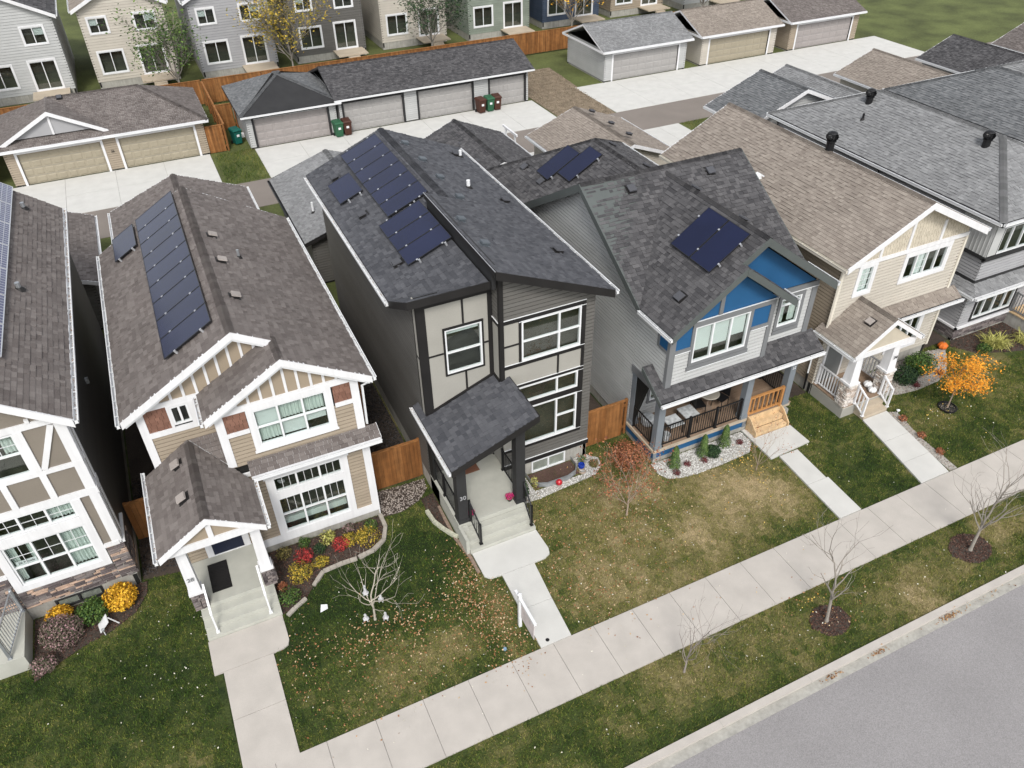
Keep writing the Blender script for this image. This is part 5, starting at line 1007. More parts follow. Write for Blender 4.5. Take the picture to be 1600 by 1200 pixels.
for k_ in range(3): garage(33.5 + 9.2 * k_, 41.2 + 9.2 * k_, 54.5, 60.5, ('grey', 'tan', 'brown')[k_] + ' roofed garage across the lane, ' + ('right of the gravel lot', 'second right of the gravel lot', 'third right of the gravel lot')[k_], ('grey', 'tan', 'brown')[k_], (palesiding, creamsiding, tansiding)[k_], ridge='x', ez=2.4, sl=.4, doors=((34.3 + 9.2 * k_, 40.4 + 9.2 * k_, 0, 2.0),), gcol=(grd, beige, pinkg)[k_])
# ================================================================== back row of houses on the next street
def back_house(x0, mk, sid, label, w=6.2, y0=70.0, y1=82, ez=5.8, sl=.5, tr=white):
    h = thing('house', (x0 + w / 2, (y0 + y1) / 2, 0), label, 'house'); r = Roof(h, mk, tr, 0); a, b, c, d = x0 - .35, x0 + w + .35, y0 - .4, y1 + .4; m = (a + b) / 2; zr_ = ez + sl * (m - a)
    n1 = r.plane([(a, c, ez), (m, c, zr_), (m, d, zr_), (a, d, ez)], coarse=2.0); n2 = r.plane([(m, c, zr_), (b, c, ez), (b, d, ez), (m, d, zr_)], coarse=2.0); r.done()
    for p, q in (((a, c, ez), (m, c, zr_)), ((m, c, zr_), (b, c, ez))): board(h, p, q, .25, .06, tr)
    gutter(h, (a, d, ez), (a, c, ez), (-1, 0, 0)); gutter(h, (b, c, ez), (b, d, ez), (1, 0, 0)); F = front(y0)
    hl = [(x0 + .6, x0 + 1.9, 4.0, 5.1), (x0 + 3.9, x0 + 5.4, 3.9, 5.1), (x0 + .6, x0 + 2.4, 1.0, 2.6), (x0 + 3.6, x0 + 5.4, .6, 2.7)]
    siding(h, F, [(x0, .4), (x0 + w, .4), (x0 + w, ez - .1), (m, zr_ - .2), (x0, ez - .1)], sid, holes=hl, expo=.2)
    for Fq in (left(x0), right(x0 + w)): siding(h, Fq, [(y0, .4), (y1, .4), (y1, ez - .1), (y0, ez - .1)], sid, expo=.2); wall(h, Fq, [(y0, 0), (y1, 0), (y1, ez - .1), (y0, ez - .1)])
    wall(h, back(y1), [(x0, 0), (x0 + w, 0), (x0 + w, ez), (m, zr_ - .2), (x0, ez)], m=sid); wall(h, back(y0 + .8), [(x0 + .1, 0), (x0 + w - .1, 0), (x0 + w - .1, ez - .2), (x0 + .1, ez - .2)])
    for i, (u0, u1, v0, v1) in enumerate(hl): window(h, F, u0, u1, v0, v1, us=((u0 + u1) / 2,), cas=.1, casm=tr, deep=.3, blinds={i % 2: ('blind', .5)} if i < 2 else None)
    part('back_deck', MB().box(x0 + 3.2, x0 + 5.8, y0 - 2, y0 - .02, .42, .52), decktan, h); part('foundation', MB().box(x0 + .02, x0 + w - .02, y0 + .02, y1 - .02, -.2, .4), concrete_d, h)
    for q in range(3): part('deck_step', MB().box(x0 + 4, x0 + 5, y0 - 2.3 - .0, y0 - 2.02, .0, .4 - .13 * q) if q == 0 else MB().box(x0 + 4, x0 + 5, y0 - 2.3 - .28 * q, y0 - 2.3 - .28 * (q - 1), 0, .4 - .13 * q), decktan, h)
    return h
BK = [('brown', tansiding, 'tan', 'brown'), ('slate', palesiding, 'pale grey', 'charcoal'), ('tan', creamsiding, 'cream', 'tan'), ('grey', midsiding, 'mid grey', 'light grey'), ('black', greysiding, 'dark grey', 'black'), ('brown', creamsiding, 'cream', 'brown'), ('slate', mat('sage_siding', (.20, .23, .19), .6, tone=True, c2=(.22, .25, .21)), 'sage green', 'charcoal'), ('grey', mat('navy_siding', (.05, .07, .11), .6, tone=True, c2=(.06, .08, .12)), 'navy', 'light grey'), ('tan', tansiding, 'tan', 'tan'), ('dgrey', palesiding, 'pale grey', 'mid grey')]
for i, (mk, sid, cn, rn) in enumerate(BK): back_house(-18.5 + 7.9 * i, mk, sid, '%s house with %s roof, %s in the back row from the left' % (cn, rn, ('first', 'second', 'third', 'fourth', 'fifth', 'sixth', 'seventh', 'eighth', 'ninth', 'tenth')[i]), y0=71 + (i % 3) * .6, y1=83)
# ================================================================== GROUND
import numpy as np
rng = np.random.default_rng(11)
def npmesh(name, Vv, Ff, tone, m):
    me = bpy.data.meshes.new(name); nv = len(Vv); nf, k = Ff.shape
    me.vertices.add(nv); me.vertices.foreach_set('co', Vv.astype(np.float32).ravel()); me.loops.add(nf * k); me.loops.foreach_set('vertex_index', Ff.astype(np.int32).ravel())
    me.polygons.add(nf); me.polygons.foreach_set('loop_start', np.arange(0, nf * k, k, dtype=np.int32)); me.polygons.foreach_set('loop_total', np.full(nf, k, dtype=np.int32))
    at = me.attributes.new('tone', 'FLOAT', 'FACE'); at.data.foreach_set('value', tone.astype(np.float32)); me.materials.append(m); me.update(calc_edges=True); me.validate(); return me
def vnoise(x, y, s, seed=0):
    x = x * s; y = y * s; xi = np.floor(x); yi = np.floor(y); fx = x - xi; fy = y - yi; fx = fx * fx * (3 - 2 * fx); fy = fy * fy * (3 - 2 * fy)
    h = lambda a, b: np.modf(np.abs(np.sin(a * 127.1 + b * 311.7 + seed * 74.7) * 43758.5453))[0]
    return (h(xi, yi) * (1 - fx) + h(xi + 1, yi) * fx) * (1 - fy) + (h(xi, yi + 1) * (1 - fx) + h(xi + 1, yi + 1) * fx) * fy
def inpoly(x, y, P):
    r = np.zeros(x.shape, bool)
    for i in range(len(P)):
        (x0, y0), (x1, y1) = P[i - 1], P[i]; c = ((y0 > y) != (y1 > y)) & (x < (x1 - x0) * (y - y0) / ((y1 - y0) or 1e-9) + x0); r ^= c
    return r
def dryness(x, y):
    b = .25 + .30 * (vnoise(x, y, .55, 1) - .5) + .26 * (vnoise(x, y, 1.7, 2) - .5) + .30 * (vnoise(x, y, 6, 3) - .5)
    g = lambda cx, cy, sx, sy, a: a * np.exp(-((x - cx) / sx) ** 2 - ((y - cy) / sy) ** 2)
    b += g(15.0, 13.6, 2.4, 1.5, .62) + g(10.2, 13.2, 2.6, 2.3, .24) + g(14, 15.0, 1.6, .8, .3) + g(12, 15.6, 1.3, .7, .2) + g(3.6, 12.6, 2.4, 1.1, .22) + g(17.5, 8.6, 1.6, .9, .42) + g(24.6, 13.4, 1.6, .8, .2)
    b += g(12.3, 8.7, 1.2, .8, .1) + g(21.5, 8.9, 1.5, .7, .2) + g(30, 15, 3, 1, .2) + g(26, 9, 3, 1, .15) + g(8.4, 9, 2, 1, .12) - g(2.5, 16, 3, 1.6, .22) - g(20, 14.2, 1.2, 1.5, .15) - g(-3, 15, 2, 3, .05)
    b += np.where((x > 5.3) & (x < 12.9) & (y > 11.4), .12, 0) + np.where(y < 10, .10, 0)
    return np.clip(b, 0, 1)
grassm = ramp_mat('grass', [(0, (.030, .060, .010)), (1, (.44, .35, .20)), (.22, (.080, .120, .020)), (.45, (.170, .170, .036)), (.68, (.28, .235, .10))], .9, fine=.3, fs=14)
turf = ramp_mat('turf_soil', [(0, (.018, .030, .009)), (1, (.33, .26, .15)), (.3, (.05, .065, .018)), (.6, (.15, .13, .055))], .95, fine=.35, fs=25)
farturf = mat('far_turf', (.085, .10, .032), .95, var=.35, vs=.35, fine=.2, fs=8)
struct('ground', MB().box(-220, 420, -160, 480, -.6, -.22), farturf)
def grid(name, x0, x1, y0, y1, s, z, m, fn):
    nx = int((x1 - x0) / s); ny = int((y1 - y0) / s); X, Y = np.meshgrid(np.linspace(x0, x1, nx + 1), np.linspace(y0, y1, ny + 1)); Z = z + .012 * (vnoise(X, Y, 2.5, 5) - .5)
    Vv = np.stack([X.ravel(), Y.ravel(), Z.ravel()], 1); i = np.arange(nx)[None, :] + (nx + 1) * np.arange(ny)[:, None]; i = i.ravel(); Ff = np.stack([i, i + 1, i + nx + 2, i + nx + 1], 1)
    cx = Vv[Ff].mean(1); o = link(name, npmesh(name, Vv, Ff, fn(cx[:, 0], cx[:, 1]), m), None, None, 'structure'); return o
grid('front_lawn', -16, 75, 11.44, 31, .2, -.02, turf, dryness)
grid('boulevard_lawn', -16, 75, 7.5, 9.74, .2, -.02, turf, dryness)
struct('back_yard_ground', MB().box(-60, 110, 31, 44.4, -.3, -.025), farturf); struct('lane_verge_ground', MB().box(-60, 110, 48.2, 64, -.3, -.03), farturf)
# sidewalk with separate slabs
sw = struct('sidewalk', MB().box(-30, 90, 9.74, 11.44, -.2, -.01), concrete_d); i = -28
while 6.43 + 1.335 * i < 88:
    x = 6.43 + 1.335 * i; i += 1
    if x < -20: continue
    part('slab', MB().box(x + .006, x + 1.329, 9.72, 11.46, -.05, .022 + .003 * random.random()), concrete, sw)
road = struct('road', MB().box(-120, 200, -3.0, 7.06, -.4, -.10), asphalt)
cb = struct('kerb', MB().box(-120, 200, 7.30, 7.50, -.3, .035), concrete); struct('gutter_pan', MB().box(-120, 200, 7.04, 7.298, -.3, -.085), concrete_d)
i = -14
while i < 40:
    part('kerb_joint', MB().box(i * 3.0 + .3, i * 3.0 + .308, 7.294, 7.504, -.08, .0362), concrete_d, cb); i += 1
struct('far_kerb', MB().box(-120, 200, -3.3, -3.0, -.3, .03), concrete); struct('far_boulevard', MB().box(-120, 200, -6, -3.3, -.3, -.01), farturf); struct('far_sidewalk', MB().box(-120, 200, -7.6, -6, -.3, .01), concrete); struct('far_lawn', MB().box(-120, 200, -14, -7.6, -.3, -.005), farturf)
def slab_poly(parent, P, z, m, name='slab', th=.1): part(name, MB().prism([(x, y, z) for x, y in ccw(P)][::-1], (0, 0, -th)), m, parent)
w1 = struct('walkway', MB().box(-2.3, -.9, 11.5, 14.6, -.2, -.03), concrete_d)
slab_poly(w1, [(-2.60, 15.87), (-.44, 15.87), (-.44, 14.95), (-.5, 14.78), (-.65, 14.71), (-.93, 14.69), (-.93, 14.69), (-2.6, 14.69)], .03, concrete); slab_poly(w1, [(-2.35, 14.68), (-.95, 14.68), (-.95, 13.1), (-2.35, 13.1)], .028, concrete); slab_poly(w1, [(-2.35, 13.09), (-.95, 13.09), (-.95, 11.46), (-2.35, 11.46)], .026, concrete)
w2 = struct('walkway', MB().box(6.2, 7.0, 11.5, 14.3, -.2, -.03), concrete_d)
slab_poly(w2, [(5.6, 15.49), (7.9, 15.49), (7.92, 14.62), (7.85, 14.42), (7.65, 14.32), (7.24, 14.30), (6.12, 14.32), (5.75, 14.34), (5.6, 14.5)], .045, concrete_w); slab_poly(w2, [(6.12, 14.31), (7.24, 14.29), (7.12, 12.86), (6.08, 12.88)], .04, concrete_w); slab_poly(w2, [(6.08, 12.87), (7.12, 12.85), (7.03, 11.47), (6.05, 11.47)], .042, concrete_w)
w3 = struct('walkway', MB().box(17.4, 18.1, 11.6, 14.7, -.2, -.03), concrete_d)
slab_poly(w3, [(17.1, 15.9), (18.95, 15.9), (18.97, 14.86), (17.1, 14.75)], .05, concrete_w); slab_poly(w3, [(17.1, 16.46), (17.28, 16.46), (17.28, 15.91), (17.1, 15.91)], .05, concrete_w)
for a, b in ((14.72, 13.15), (13.14, 11.48)): slab_poly(w3, [(17.36 + (a - 13.1) * .06, a), (18.28, a), (18.2, b), (17.36 + (b - 13.1) * .06, b)], .045, concrete_w)
w4 = struct('walkway', MB().box(21.5, 22.3, 11.7, 14.8, -.2, -.03), concrete_d)
for (a, b, xa, xb, xc, xd) in ((14.9, 13.62, 21.64, 22.86, 22.65, 21.40), (13.61, 12.5, 21.40, 22.65, 22.47, 21.18), (12.49, 11.48, 21.18, 22.47, 22.3, 20.98)): slab_poly(w4, [(xa, a), (xb, a), (xc, b), (xd, b)], .045, concrete_w)
part('valve_cover', MB().lathe([(0, .052), (.05, .052), (.06, .047)], (6.33, 11.62, 0), 12), blackm, w2)
# lane, aprons
lane = struct('back_lane', MB().box(-90, 160, 44.4, 48.2, -.3, .0), asphalt_a)
def apron(x0, x1, y0, y1, nx, label=None):
    a = struct('driveway_apron', MB().box(x0, x1, y0, y1, -.2, -.01), concrete_d); dx = (x1 - x0) / nx
    for i in range(nx):
        n2 = 2 if y1 - y0 > 3.5 else 1; dy = (y1 - y0) / n2
        for j in range(n2): part('slab', MB().box(x0 + i * dx + .008, x0 + (i + 1) * dx - .008, y0 + j * dy + .008, y0 + (j + 1) * dy - .008, -.05, .012 + .003 * random.random()), concrete_w, a)
apron(-20.3, 3.1, 48.22, 53.88, 8); apron(5.95, 26.6, 48.22, 53.4, 7); apron(30.9, 62, 48.22, 54.45, 9)
apron(-9.9, -4.5, 41.35, 44.38, 2); apron(-2.4, 3.1, 41.35, 44.38, 2); apron(5.7, 11, 41.7, 44.38, 2); apron(13.7, 18.6, 42.3, 44.38, 2); apron(20.8, 26.2, 41.1, 44.38, 2); apron(28.6, 33.6, 35.2, 44.38, 3)
for q in range(4): apron(37.4 + 7.85 * q, 42.8 + 7.85 * q, 41.55, 44.38, 2)
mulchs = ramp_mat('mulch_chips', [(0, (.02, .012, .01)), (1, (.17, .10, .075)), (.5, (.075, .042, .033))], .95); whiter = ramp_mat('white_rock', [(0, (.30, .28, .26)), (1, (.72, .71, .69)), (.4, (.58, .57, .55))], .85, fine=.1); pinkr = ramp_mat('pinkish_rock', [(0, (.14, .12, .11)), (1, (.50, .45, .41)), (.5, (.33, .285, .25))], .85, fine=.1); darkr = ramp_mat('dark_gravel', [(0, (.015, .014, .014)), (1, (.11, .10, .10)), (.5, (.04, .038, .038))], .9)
def sample(P, n):
    xs = [p[0] for p in P]; ys = [p[1] for p in P]; A = (max(xs) - min(xs)) * (max(ys) - min(ys)); k_ = int(n * A); x = rng.uniform(min(xs), max(xs), k_); y = rng.uniform(min(ys), max(ys), k_); m_ = inpoly(x, y, P); return x[m_], y[m_]
def rocks(name, P, dens, s, m, z=0.0, flat=.6):
    x, y = sample(P, dens); n = len(x)
    base = np.array([(1, 0, 0), (-.5, .87, 0), (-.5, -.87, 0), (0, 0, 1.0), (.2, .1, -.5)]); S_ = s * rng.uniform(.5, 1.3, (n, 1, 3)) * np.array([1, 1, flat]); a = rng.uniform(0, 6.28, n); t = rng.uniform(-.7, .7, n)
    B = base[None] * S_; ca, sa = np.cos(a)[:, None], np.sin(a)[:, None]; X = B[..., 0] * ca - B[..., 1] * sa; Y = B[..., 0] * sa + B[..., 1] * ca; Z = B[..., 2] + X * t[:, None] * .4
    Vv = np.stack([X + x[:, None], Y + y[:, None], Z + z + s * .2], 2).reshape(-1, 3); F = np.array([(0, 1, 3), (1, 2, 3), (2, 0, 3), (1, 0, 4), (2, 1, 4), (0, 2, 4)]); Ff = (F[None] + 5 * np.arange(n)[:, None, None]).reshape(-1, 3)
    return link(name, npmesh(name, Vv, Ff, np.repeat(rng.beta(2, 2, n), 6), m), None, None, 'stuff')
def bed(name, P, z, m): o = struct(name, MB().prism([(x, y, z) for x, y in ccw(P)][::-1], (0, 0, -.1)), m); return o
B2 = [(3.5, 18.42), (3.42, 17.8), (3.2, 17.3), (2.75, 17.05), (2.25, 16.97), (1.73, 16.99), (1.09, 16.94), (.68, 16.53), (.35, 16.16), (-.05, 15.95), (-.4, 15.9), (-.42, 18.45)]
B1 = [(-4.0, 19.0), (-4.05, 18.5), (-4.4, 17.95), (-5.1, 17.55), (-5.9, 17.35), (-6.5, 17.1), (-7.2, 16.7), (-7.2, 18.95)]
BM = [(7.95, 17.9), (7.97, 16.75), (8.75, 16.72), (9.5, 16.8), (10.4, 16.85), (11.0, 16.9), (11.45, 17.25), (11.5, 17.6), (11.2, 17.95), (10.6, 17.95), (10.58, 17.1), (8.68, 17.1), (8.66, 17.95)]
BML = [(4.95, 18.5), (4.95, 17.85), (5.12, 16.97), (5.4, 16.35), (5.44, 18.6)]
B3 = [(13.05, 16.45), (13.0, 15.95), (13.2, 15.56), (13.7, 15.4), (14.28, 15.33), (15.4, 15.33), (16.65, 15.4), (17.05, 15.8), (17.05, 16.45)]
G2 = [(3.5, 18.9), (3.55, 18.3), (4.2, 18.25), (4.9, 18.5), (5.3, 18.9), (5.4, 19.4), (3.5, 19.5)]
B5 = [(23.5, 17.0), (23.45, 15.7), (24.2, 15.45), (25.0, 15.35), (26.2, 15.4), (27.0, 15.7), (27.6, 16.2), (28.3, 16.9), (27.3, 17.1)]
B5b = [(22.9, 14.85), (23.2, 14.7), (22.85, 13.2), (22.8, 12.1), (22.75, 11.5), (22.4, 11.5), (22.5, 12.6), (22.68, 13.6)]
B6 = [(28.6, 16.9), (29.2, 16.1), (30.3, 15.6), (31.6, 15.2), (32.2, 15.3), (32.2, 17.2), (28.95, 17.2)]
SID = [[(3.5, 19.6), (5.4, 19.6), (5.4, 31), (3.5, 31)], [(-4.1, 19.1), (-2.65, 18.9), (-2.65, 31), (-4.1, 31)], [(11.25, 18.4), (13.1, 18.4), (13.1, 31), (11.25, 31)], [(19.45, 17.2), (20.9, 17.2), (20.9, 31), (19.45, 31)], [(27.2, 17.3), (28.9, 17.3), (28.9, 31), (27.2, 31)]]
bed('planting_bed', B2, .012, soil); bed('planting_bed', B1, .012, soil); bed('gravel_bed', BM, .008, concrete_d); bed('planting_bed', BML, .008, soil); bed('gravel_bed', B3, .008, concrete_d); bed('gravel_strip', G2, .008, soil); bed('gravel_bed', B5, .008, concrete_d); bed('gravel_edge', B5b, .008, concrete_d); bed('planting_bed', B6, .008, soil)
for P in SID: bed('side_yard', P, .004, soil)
rocks('bark_mulch', B2, 260, .045, mulchs); rocks('bark_mulch', B1, 230, .045, mulchs); rocks('bark_mulch', B6, 150, .045, mulchs)
rocks('white_rocks', BM, 480, .038, whiter); rocks('white_rocks', B3, 480, .038, whiter); rocks('pinkish_rocks', G2, 380, .04, pinkr); rocks('pinkish_rocks', B5, 380, .042, pinkr); rocks('pinkish_rocks', B5b, 380, .04, pinkr); rocks('bed_mulch', BML, 200, .04, mulchs)
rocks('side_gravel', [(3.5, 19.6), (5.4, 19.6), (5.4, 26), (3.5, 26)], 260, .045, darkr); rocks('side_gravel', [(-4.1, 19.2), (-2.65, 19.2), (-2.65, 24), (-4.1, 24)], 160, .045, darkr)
LOT = [(26.75, 48.25), (30.8, 48.25), (31.5, 60), (26.75, 60)]; bed('gravel_lot', LOT, .004, mat('gravel_lot_soil', (.19, .15, .105), .95, var=.3, vs=2, fine=.3, fs=12)); rocks('lot_gravel', LOT, 30, .07, ramp_mat('brown_gravel', [(0, (.10, .08, .055)), (1, (.36, .29, .21))], .9))
# mulch rings round the street trees
def ring(cx, cy, rx, ry): return [(cx + rx * math.cos(t / 14 * 2 * math.pi) * (1 + .08 * math.sin(t * 2.1)), cy + ry * math.sin(t / 14 * 2 * math.pi)) for t in range(14)]
RG = [ring(14.15, 8.6, .62, .52), ring(20.1, 8.72, .72, .58), ring(9.32, 9.0, .45, .4), ring(2.04, 14.5, .35, .3)]
for R_ in RG[:2]: bed('mulch_ring', R_, .006, soil); rocks('tree_mulch', R_, 520, .04, mulchs)
WALKS = [[(-2.6, 15.9), (-.42, 15.9), (-.42, 14.69), (-.93, 14.69), (-.93, 11.4), (-2.37, 11.4), (-2.6, 14.7)], [(5.44, 19), (5.44, 15.5), (5.58, 14.4), (6.1, 14.3), (6.03, 11.4), (7.05, 11.4), (7.26, 14.28), (7.7, 14.3), (7.93, 14.5), (7.93, 19)], [(17.08, 16.5), (17.08, 14.73), (17.4, 14.73), (17.22, 11.4), (18.22, 11.4), (18.34, 14.8), (18.98, 14.84), (18.97, 16.5)], [(20.95, 17.1), (20.95, 15.4), (21.62, 14.9), (20.95, 11.4), (22.32, 11.4), (22.88, 14.9), (23.4, 15.4), (23.4, 17.1)], [(-2.65, 16.6), (-.35, 16.6), (-.35, 18.6), (-2.65, 18.6)]]
BODY = [[(-10.3, 18.95), (-4.1, 18.95), (-4.1, 32), (-10.3, 32)], [(-2.65, 18.5), (3.5, 18.5), (3.5, 30), (-2.65, 30)], [(5.4, 17.95), (11.25, 17.95), (11.25, 31), (5.4, 31)], [(13.1, 16.5), (19.4, 16.5), (19.4, 31), (13.1, 31)], [(20.9, 17.05), (27.2, 17.05), (27.2, 31), (20.9, 31)], [(28.9, 15.3), (99, 15.3), (99, 31), (28.9, 31)]]
BEDS = [B2, B1, BM, BML, B3, G2, B5, B5b, B6] + RG[:2] + SID
def grass(name, x0, x1, y0, y1, dens, hgt):
    n = int((x1 - x0) * (y1 - y0) * dens); x = rng.uniform(x0, x1, n); y = rng.uniform(y0, y1, n); ok = np.ones(n, bool)
    for P in WALKS + BODY + BEDS: ok &= ~inpoly(x, y, P)
    d_ = np.hypot(x - 2.04, y - 14.5); ok &= ~((d_ < .35) & (rng.random(n) < .7)); ok &= rng.random(n) < .45 + .55 * (vnoise(x, y, 3.0, 9))
    x, y = x[ok], y[ok]; n = len(x); t = np.clip(dryness(x, y) + rng.normal(0, .17, n), 0, 1); h = hgt * rng.uniform(.5, 1.3, n) * (1.15 - .5 * t); a = rng.uniform(0, 6.28, n); w_ = rng.uniform(.006, .013, n); lx = rng.normal(0, .6, n) * h; ly = rng.normal(0, .6, n) * h
    z0 = -.02 + 0 * x; p0 = np.stack([x - np.cos(a) * w_, y - np.sin(a) * w_, z0], 1); p1 = np.stack([x + np.cos(a) * w_, y + np.sin(a) * w_, z0], 1); p2 = np.stack([x + lx, y + ly, z0 + h], 1)
    Vv = np.stack([p0, p1, p2], 1).reshape(-1, 3); link(name, npmesh(name, Vv, np.arange(3 * n).reshape(-1, 3), t, grassm), None, None, 'stuff')
grass('lawn_grass', -9, 34, 11.5, 19.5, 1250, .065); grass('boulevard_grass', -4, 36, 7.52, 9.7, 1250, .07)
grass('lane_grass', 33.8, 37.2, 38, 44.3, 260, .16); grass('lane_grass', 3.3, 5.9, 48.3, 53.6, 260, .2); grass('yard_grass', 1, 8, 54, 70, 90, .12)
def scatter(name, spots, m, size):
    mb = MB()
    for (cx, cy, rx, ry, n) in spots:
        for _ in range(n):
            x, y = random.gauss(cx, rx), random.gauss(cy, ry)
            if not (7.1 < y < 19) or any(bool(inpoly(np.array([x]), np.array([y]), P)[0]) for P in BODY + WALKS[:4] if random.random() > .02): continue
            leaf(mb, V((x, y, (.03 if 9.7 < y < 11.47 else -.06 if y < 7.3 else .03 + random.random() * .02))), size)
    return link(name, mb.mesh(name, m), None, None, 'stuff')
palel = ramp_mat('pale_leaf', [(0, (.20, .085, .035)), (1, (.52, .40, .25)), (.5, (.33, .17, .08))], .85, fine=.1)
scatter('fallen_leaves', [(2.3, 14.0, 1.2, .35, 330), (4.9, 14.2, .4, .9, 480), (5.3, 12.6, .35, .8, 330), (3.2, 13.2, 1.6, .9, 300), (-.2, 14.3, .35, .7, 90), (1.5, 12.5, 2, .7, 120), (9.5, 14, 1.6, 1.6, 420), (8.1, 15.5, .25, .7, 90), (10.9, 14.6, .8, .6, 150), (8.3, 12.6, .7, .6, 160), (11.5, 16, 1, .8, 130), (14.3, 8.9, .8, .6, 70), (5.7, 13.6, .25, .6, 100)], palel, .062)
scatter('yellow_leaves', [(16, 15.2, .5, .3, 70), (16.3, 14.4, .35, .3, 45), (13, 14, 3, 1.8, 90), (14.0, 9.3, .2, .15, 20), (25, 14, 1, .6, 35)], ramp_mat('yellow_leaf', [(0, (.45, .22, .04)), (1, (.72, .55, .16))], .8), .055)
scatter('lawn_flecks', [(2, 14, 4, 2, 220), (11, 13.5, 4, 2, 160), (24, 14, 3, 1.3, 90), (-3.5, 16, 1.2, 1.5, 50), (16, 8.6, 6, .5, 90)], ramp_mat('white_fleck', [(0, (.45, .42, .33)), (1, (.70, .68, .60))], .8), .05)
scatter('kerb_leaf_litter', [(17.5, 7.2, .22, .05, 130), (14.7, 7.2, .15, .04, 60), (13, 7.2, .2, .04, 60), (20, 7.2, 2, .05, 60)], LEAFD, .05)
# ================================================================== edging
conc_e = mat('edging_concrete', (.34, .31, .27), .9, var=.15, vs=5, fine=.12)
def edging(P, w_, h, label, m=conc_e, seg=.22):
    t = thing('garden_edging', (P[0][0], P[0][1], 0), label, 'edging')
    for a, b in zip(P, P[1:]):
        a, b = V((*a, h / 2)), V((*b, h / 2)); L = (b - a).length; n = max(1, round(L / seg))
        for i in range(n):
            p, q = a.lerp(b, i / n), a.lerp(b, (i + .96) / n); part('edging_stone', MB().beam(p, q, w_ * random.uniform(.9, 1.1), h), m, t)
edging([(3.45, 18.4), (3.44, 17.8), (3.22, 17.3), (2.78, 17.03), (2.25, 16.94)], .13, .1, 'curved concrete garden edging at the right end of the colourful bed by the tan house')
edging([(2.2, 16.94), (1.73, 16.96), (1.09, 16.91), (.68, 16.5)], .12, .08, 'low stone edging in front of the bed between the bare tree and the tan house'); edging([(.35, 16.13), (-.05, 15.92), (-.3, 15.75)], .11, .08, 'short stone edging beside the foot of the steps of the tan house')
edging([(4.93, 17.85), (4.98, 17.3), (5.12, 16.92), (5.33, 16.5), (5.45, 16.3)], .12, .12, 'pale birch like garden edging curving beside the porch of house 30', mat('pale_edging', (.42, .42, .33), .85, var=.2, vs=12, fine=.1)); edging([(5.38, 17.9), (5.36, 17.2), (5.36, 16.3), (5.5, 15.4), (5.5, 14.7)], .1, .06, 'row of small brown stones along the concrete porch of house 30', mat('brown_edging', (.23, .17, .13), .9, var=.2, vs=12), .16)
# ================================================================== fences
def fence(a, b, h, label, z0=0.02, bw=.14, post=1.8, m=cedar, both=False):
    a, b = V((*a, 0)), V((*b, 0)); L = (b - a).length; d = (b - a).normalized(); t = thing('fence', a, label, 'fence'); n = max(1, int(L / (bw + .006))); s = d.cross(V((0, 0, 1)))
    for i in range(n):
        p = a + d * (i * (bw + .006)); hh = h - .02 * random.random(); part('fence_board', MB().hexa([p + V((0, 0, z0)), p + d * bw + V((0, 0, z0)), p + d * bw + s * .02 + V((0, 0, z0)), p + s * .02 + V((0, 0, z0)), p + V((0, 0, hh)), p + d * bw + V((0, 0, hh)), p + d * bw + s * .02 + V((0, 0, hh)), p + s * .02 + V((0, 0, hh))], random.random()) or MB(), m, t) if False else _fb(t, p, d, s, bw, z0, hh, m)
    for z in (.35, h - .25): part('fence_rail', MB().beam(a - s * .03 + V((0, 0, z)), b - s * .03 + V((0, 0, z)), .045, .09), m, t)
    part('cap_rail', MB().beam(a + V((0, 0, h + .02)), b + V((0, 0, h + .02)), .11, .035, tone=1), m, t)
    np_ = max(1, round(L / post))
    for i in range(np_ + 1): p = a.lerp(b, i / np_) - s * .06; part('fence_post', MB().box(p.x - .045, p.x + .045, p.y - .045, p.y + .045, 0, h + .03), m, t)
    return t
def _fb(t, p, d, s, bw, z0, hh, m):
    z = lambda q, h_: q + V((0, 0, h_)); mb = MB(); mb.hexa([z(p, z0), z(p + d * bw, z0), z(p + d * bw + s * .02, z0), z(p + s * .02, z0), z(p, hh), z(p + d * bw, hh), z(p + d * bw + s * .02, hh), z(p + s * .02, hh)], random.random()); part('fence_board', mb, m, t)
fence((3.6, 19.6), (5.4, 19.6), 1.7, 'cedar fence panel closing the gap between the tan house and house 30'); fence((11.3, 18.3), (13.05, 18.3), 1.65, 'cedar fence panel closing the gap between house 30 and the blue gabled house'); fence((-4.05, 20.9), (-2.7, 20.9), 1.65, 'cedar fence panel in the dark gap between the taupe and tan houses')
fence((4.42, 23), (4.42, 34), 1.75, 'long cedar fence running back along the left side of house 30'); fence((-3.3, 31), (-3.3, 37.5), 1.7, 'cedar fence behind the gap between the taupe and tan houses'); fence((12.1, 31), (12.1, 41), 1.7, 'cedar fence between the yards behind house 30 and the blue gabled house')
fence((3.2, 53.95), (4.35, 53.95), 1.75, 'cedar gate between the tan double garage and the pinkish door garage'); fence((4.4, 53.95), (4.4, 63.8), 1.75, 'cedar fence running back beside the tan double garage'); fence((4.5, 57.9), (5.65, 57.9), 1.75, 'short cedar fence beside the pinkish door garage, behind the teal bin')
fence((-20, 64.2), (4.3, 64.2), 1.75, 'cedar fence behind the tan garages across the lane'); fence((4.5, 64.2), (60, 64.2), 1.75, 'long cedar fence behind the grey garage row'); fence((19.9, 31), (19.9, 34.5), 1.6, 'cedar fence behind the gap between the blue gabled and cream houses')
fence((19.45, 19.5), (20.9, 19.5), 1.6, 'cedar fence panel in the gap between the blue gabled and cream houses')
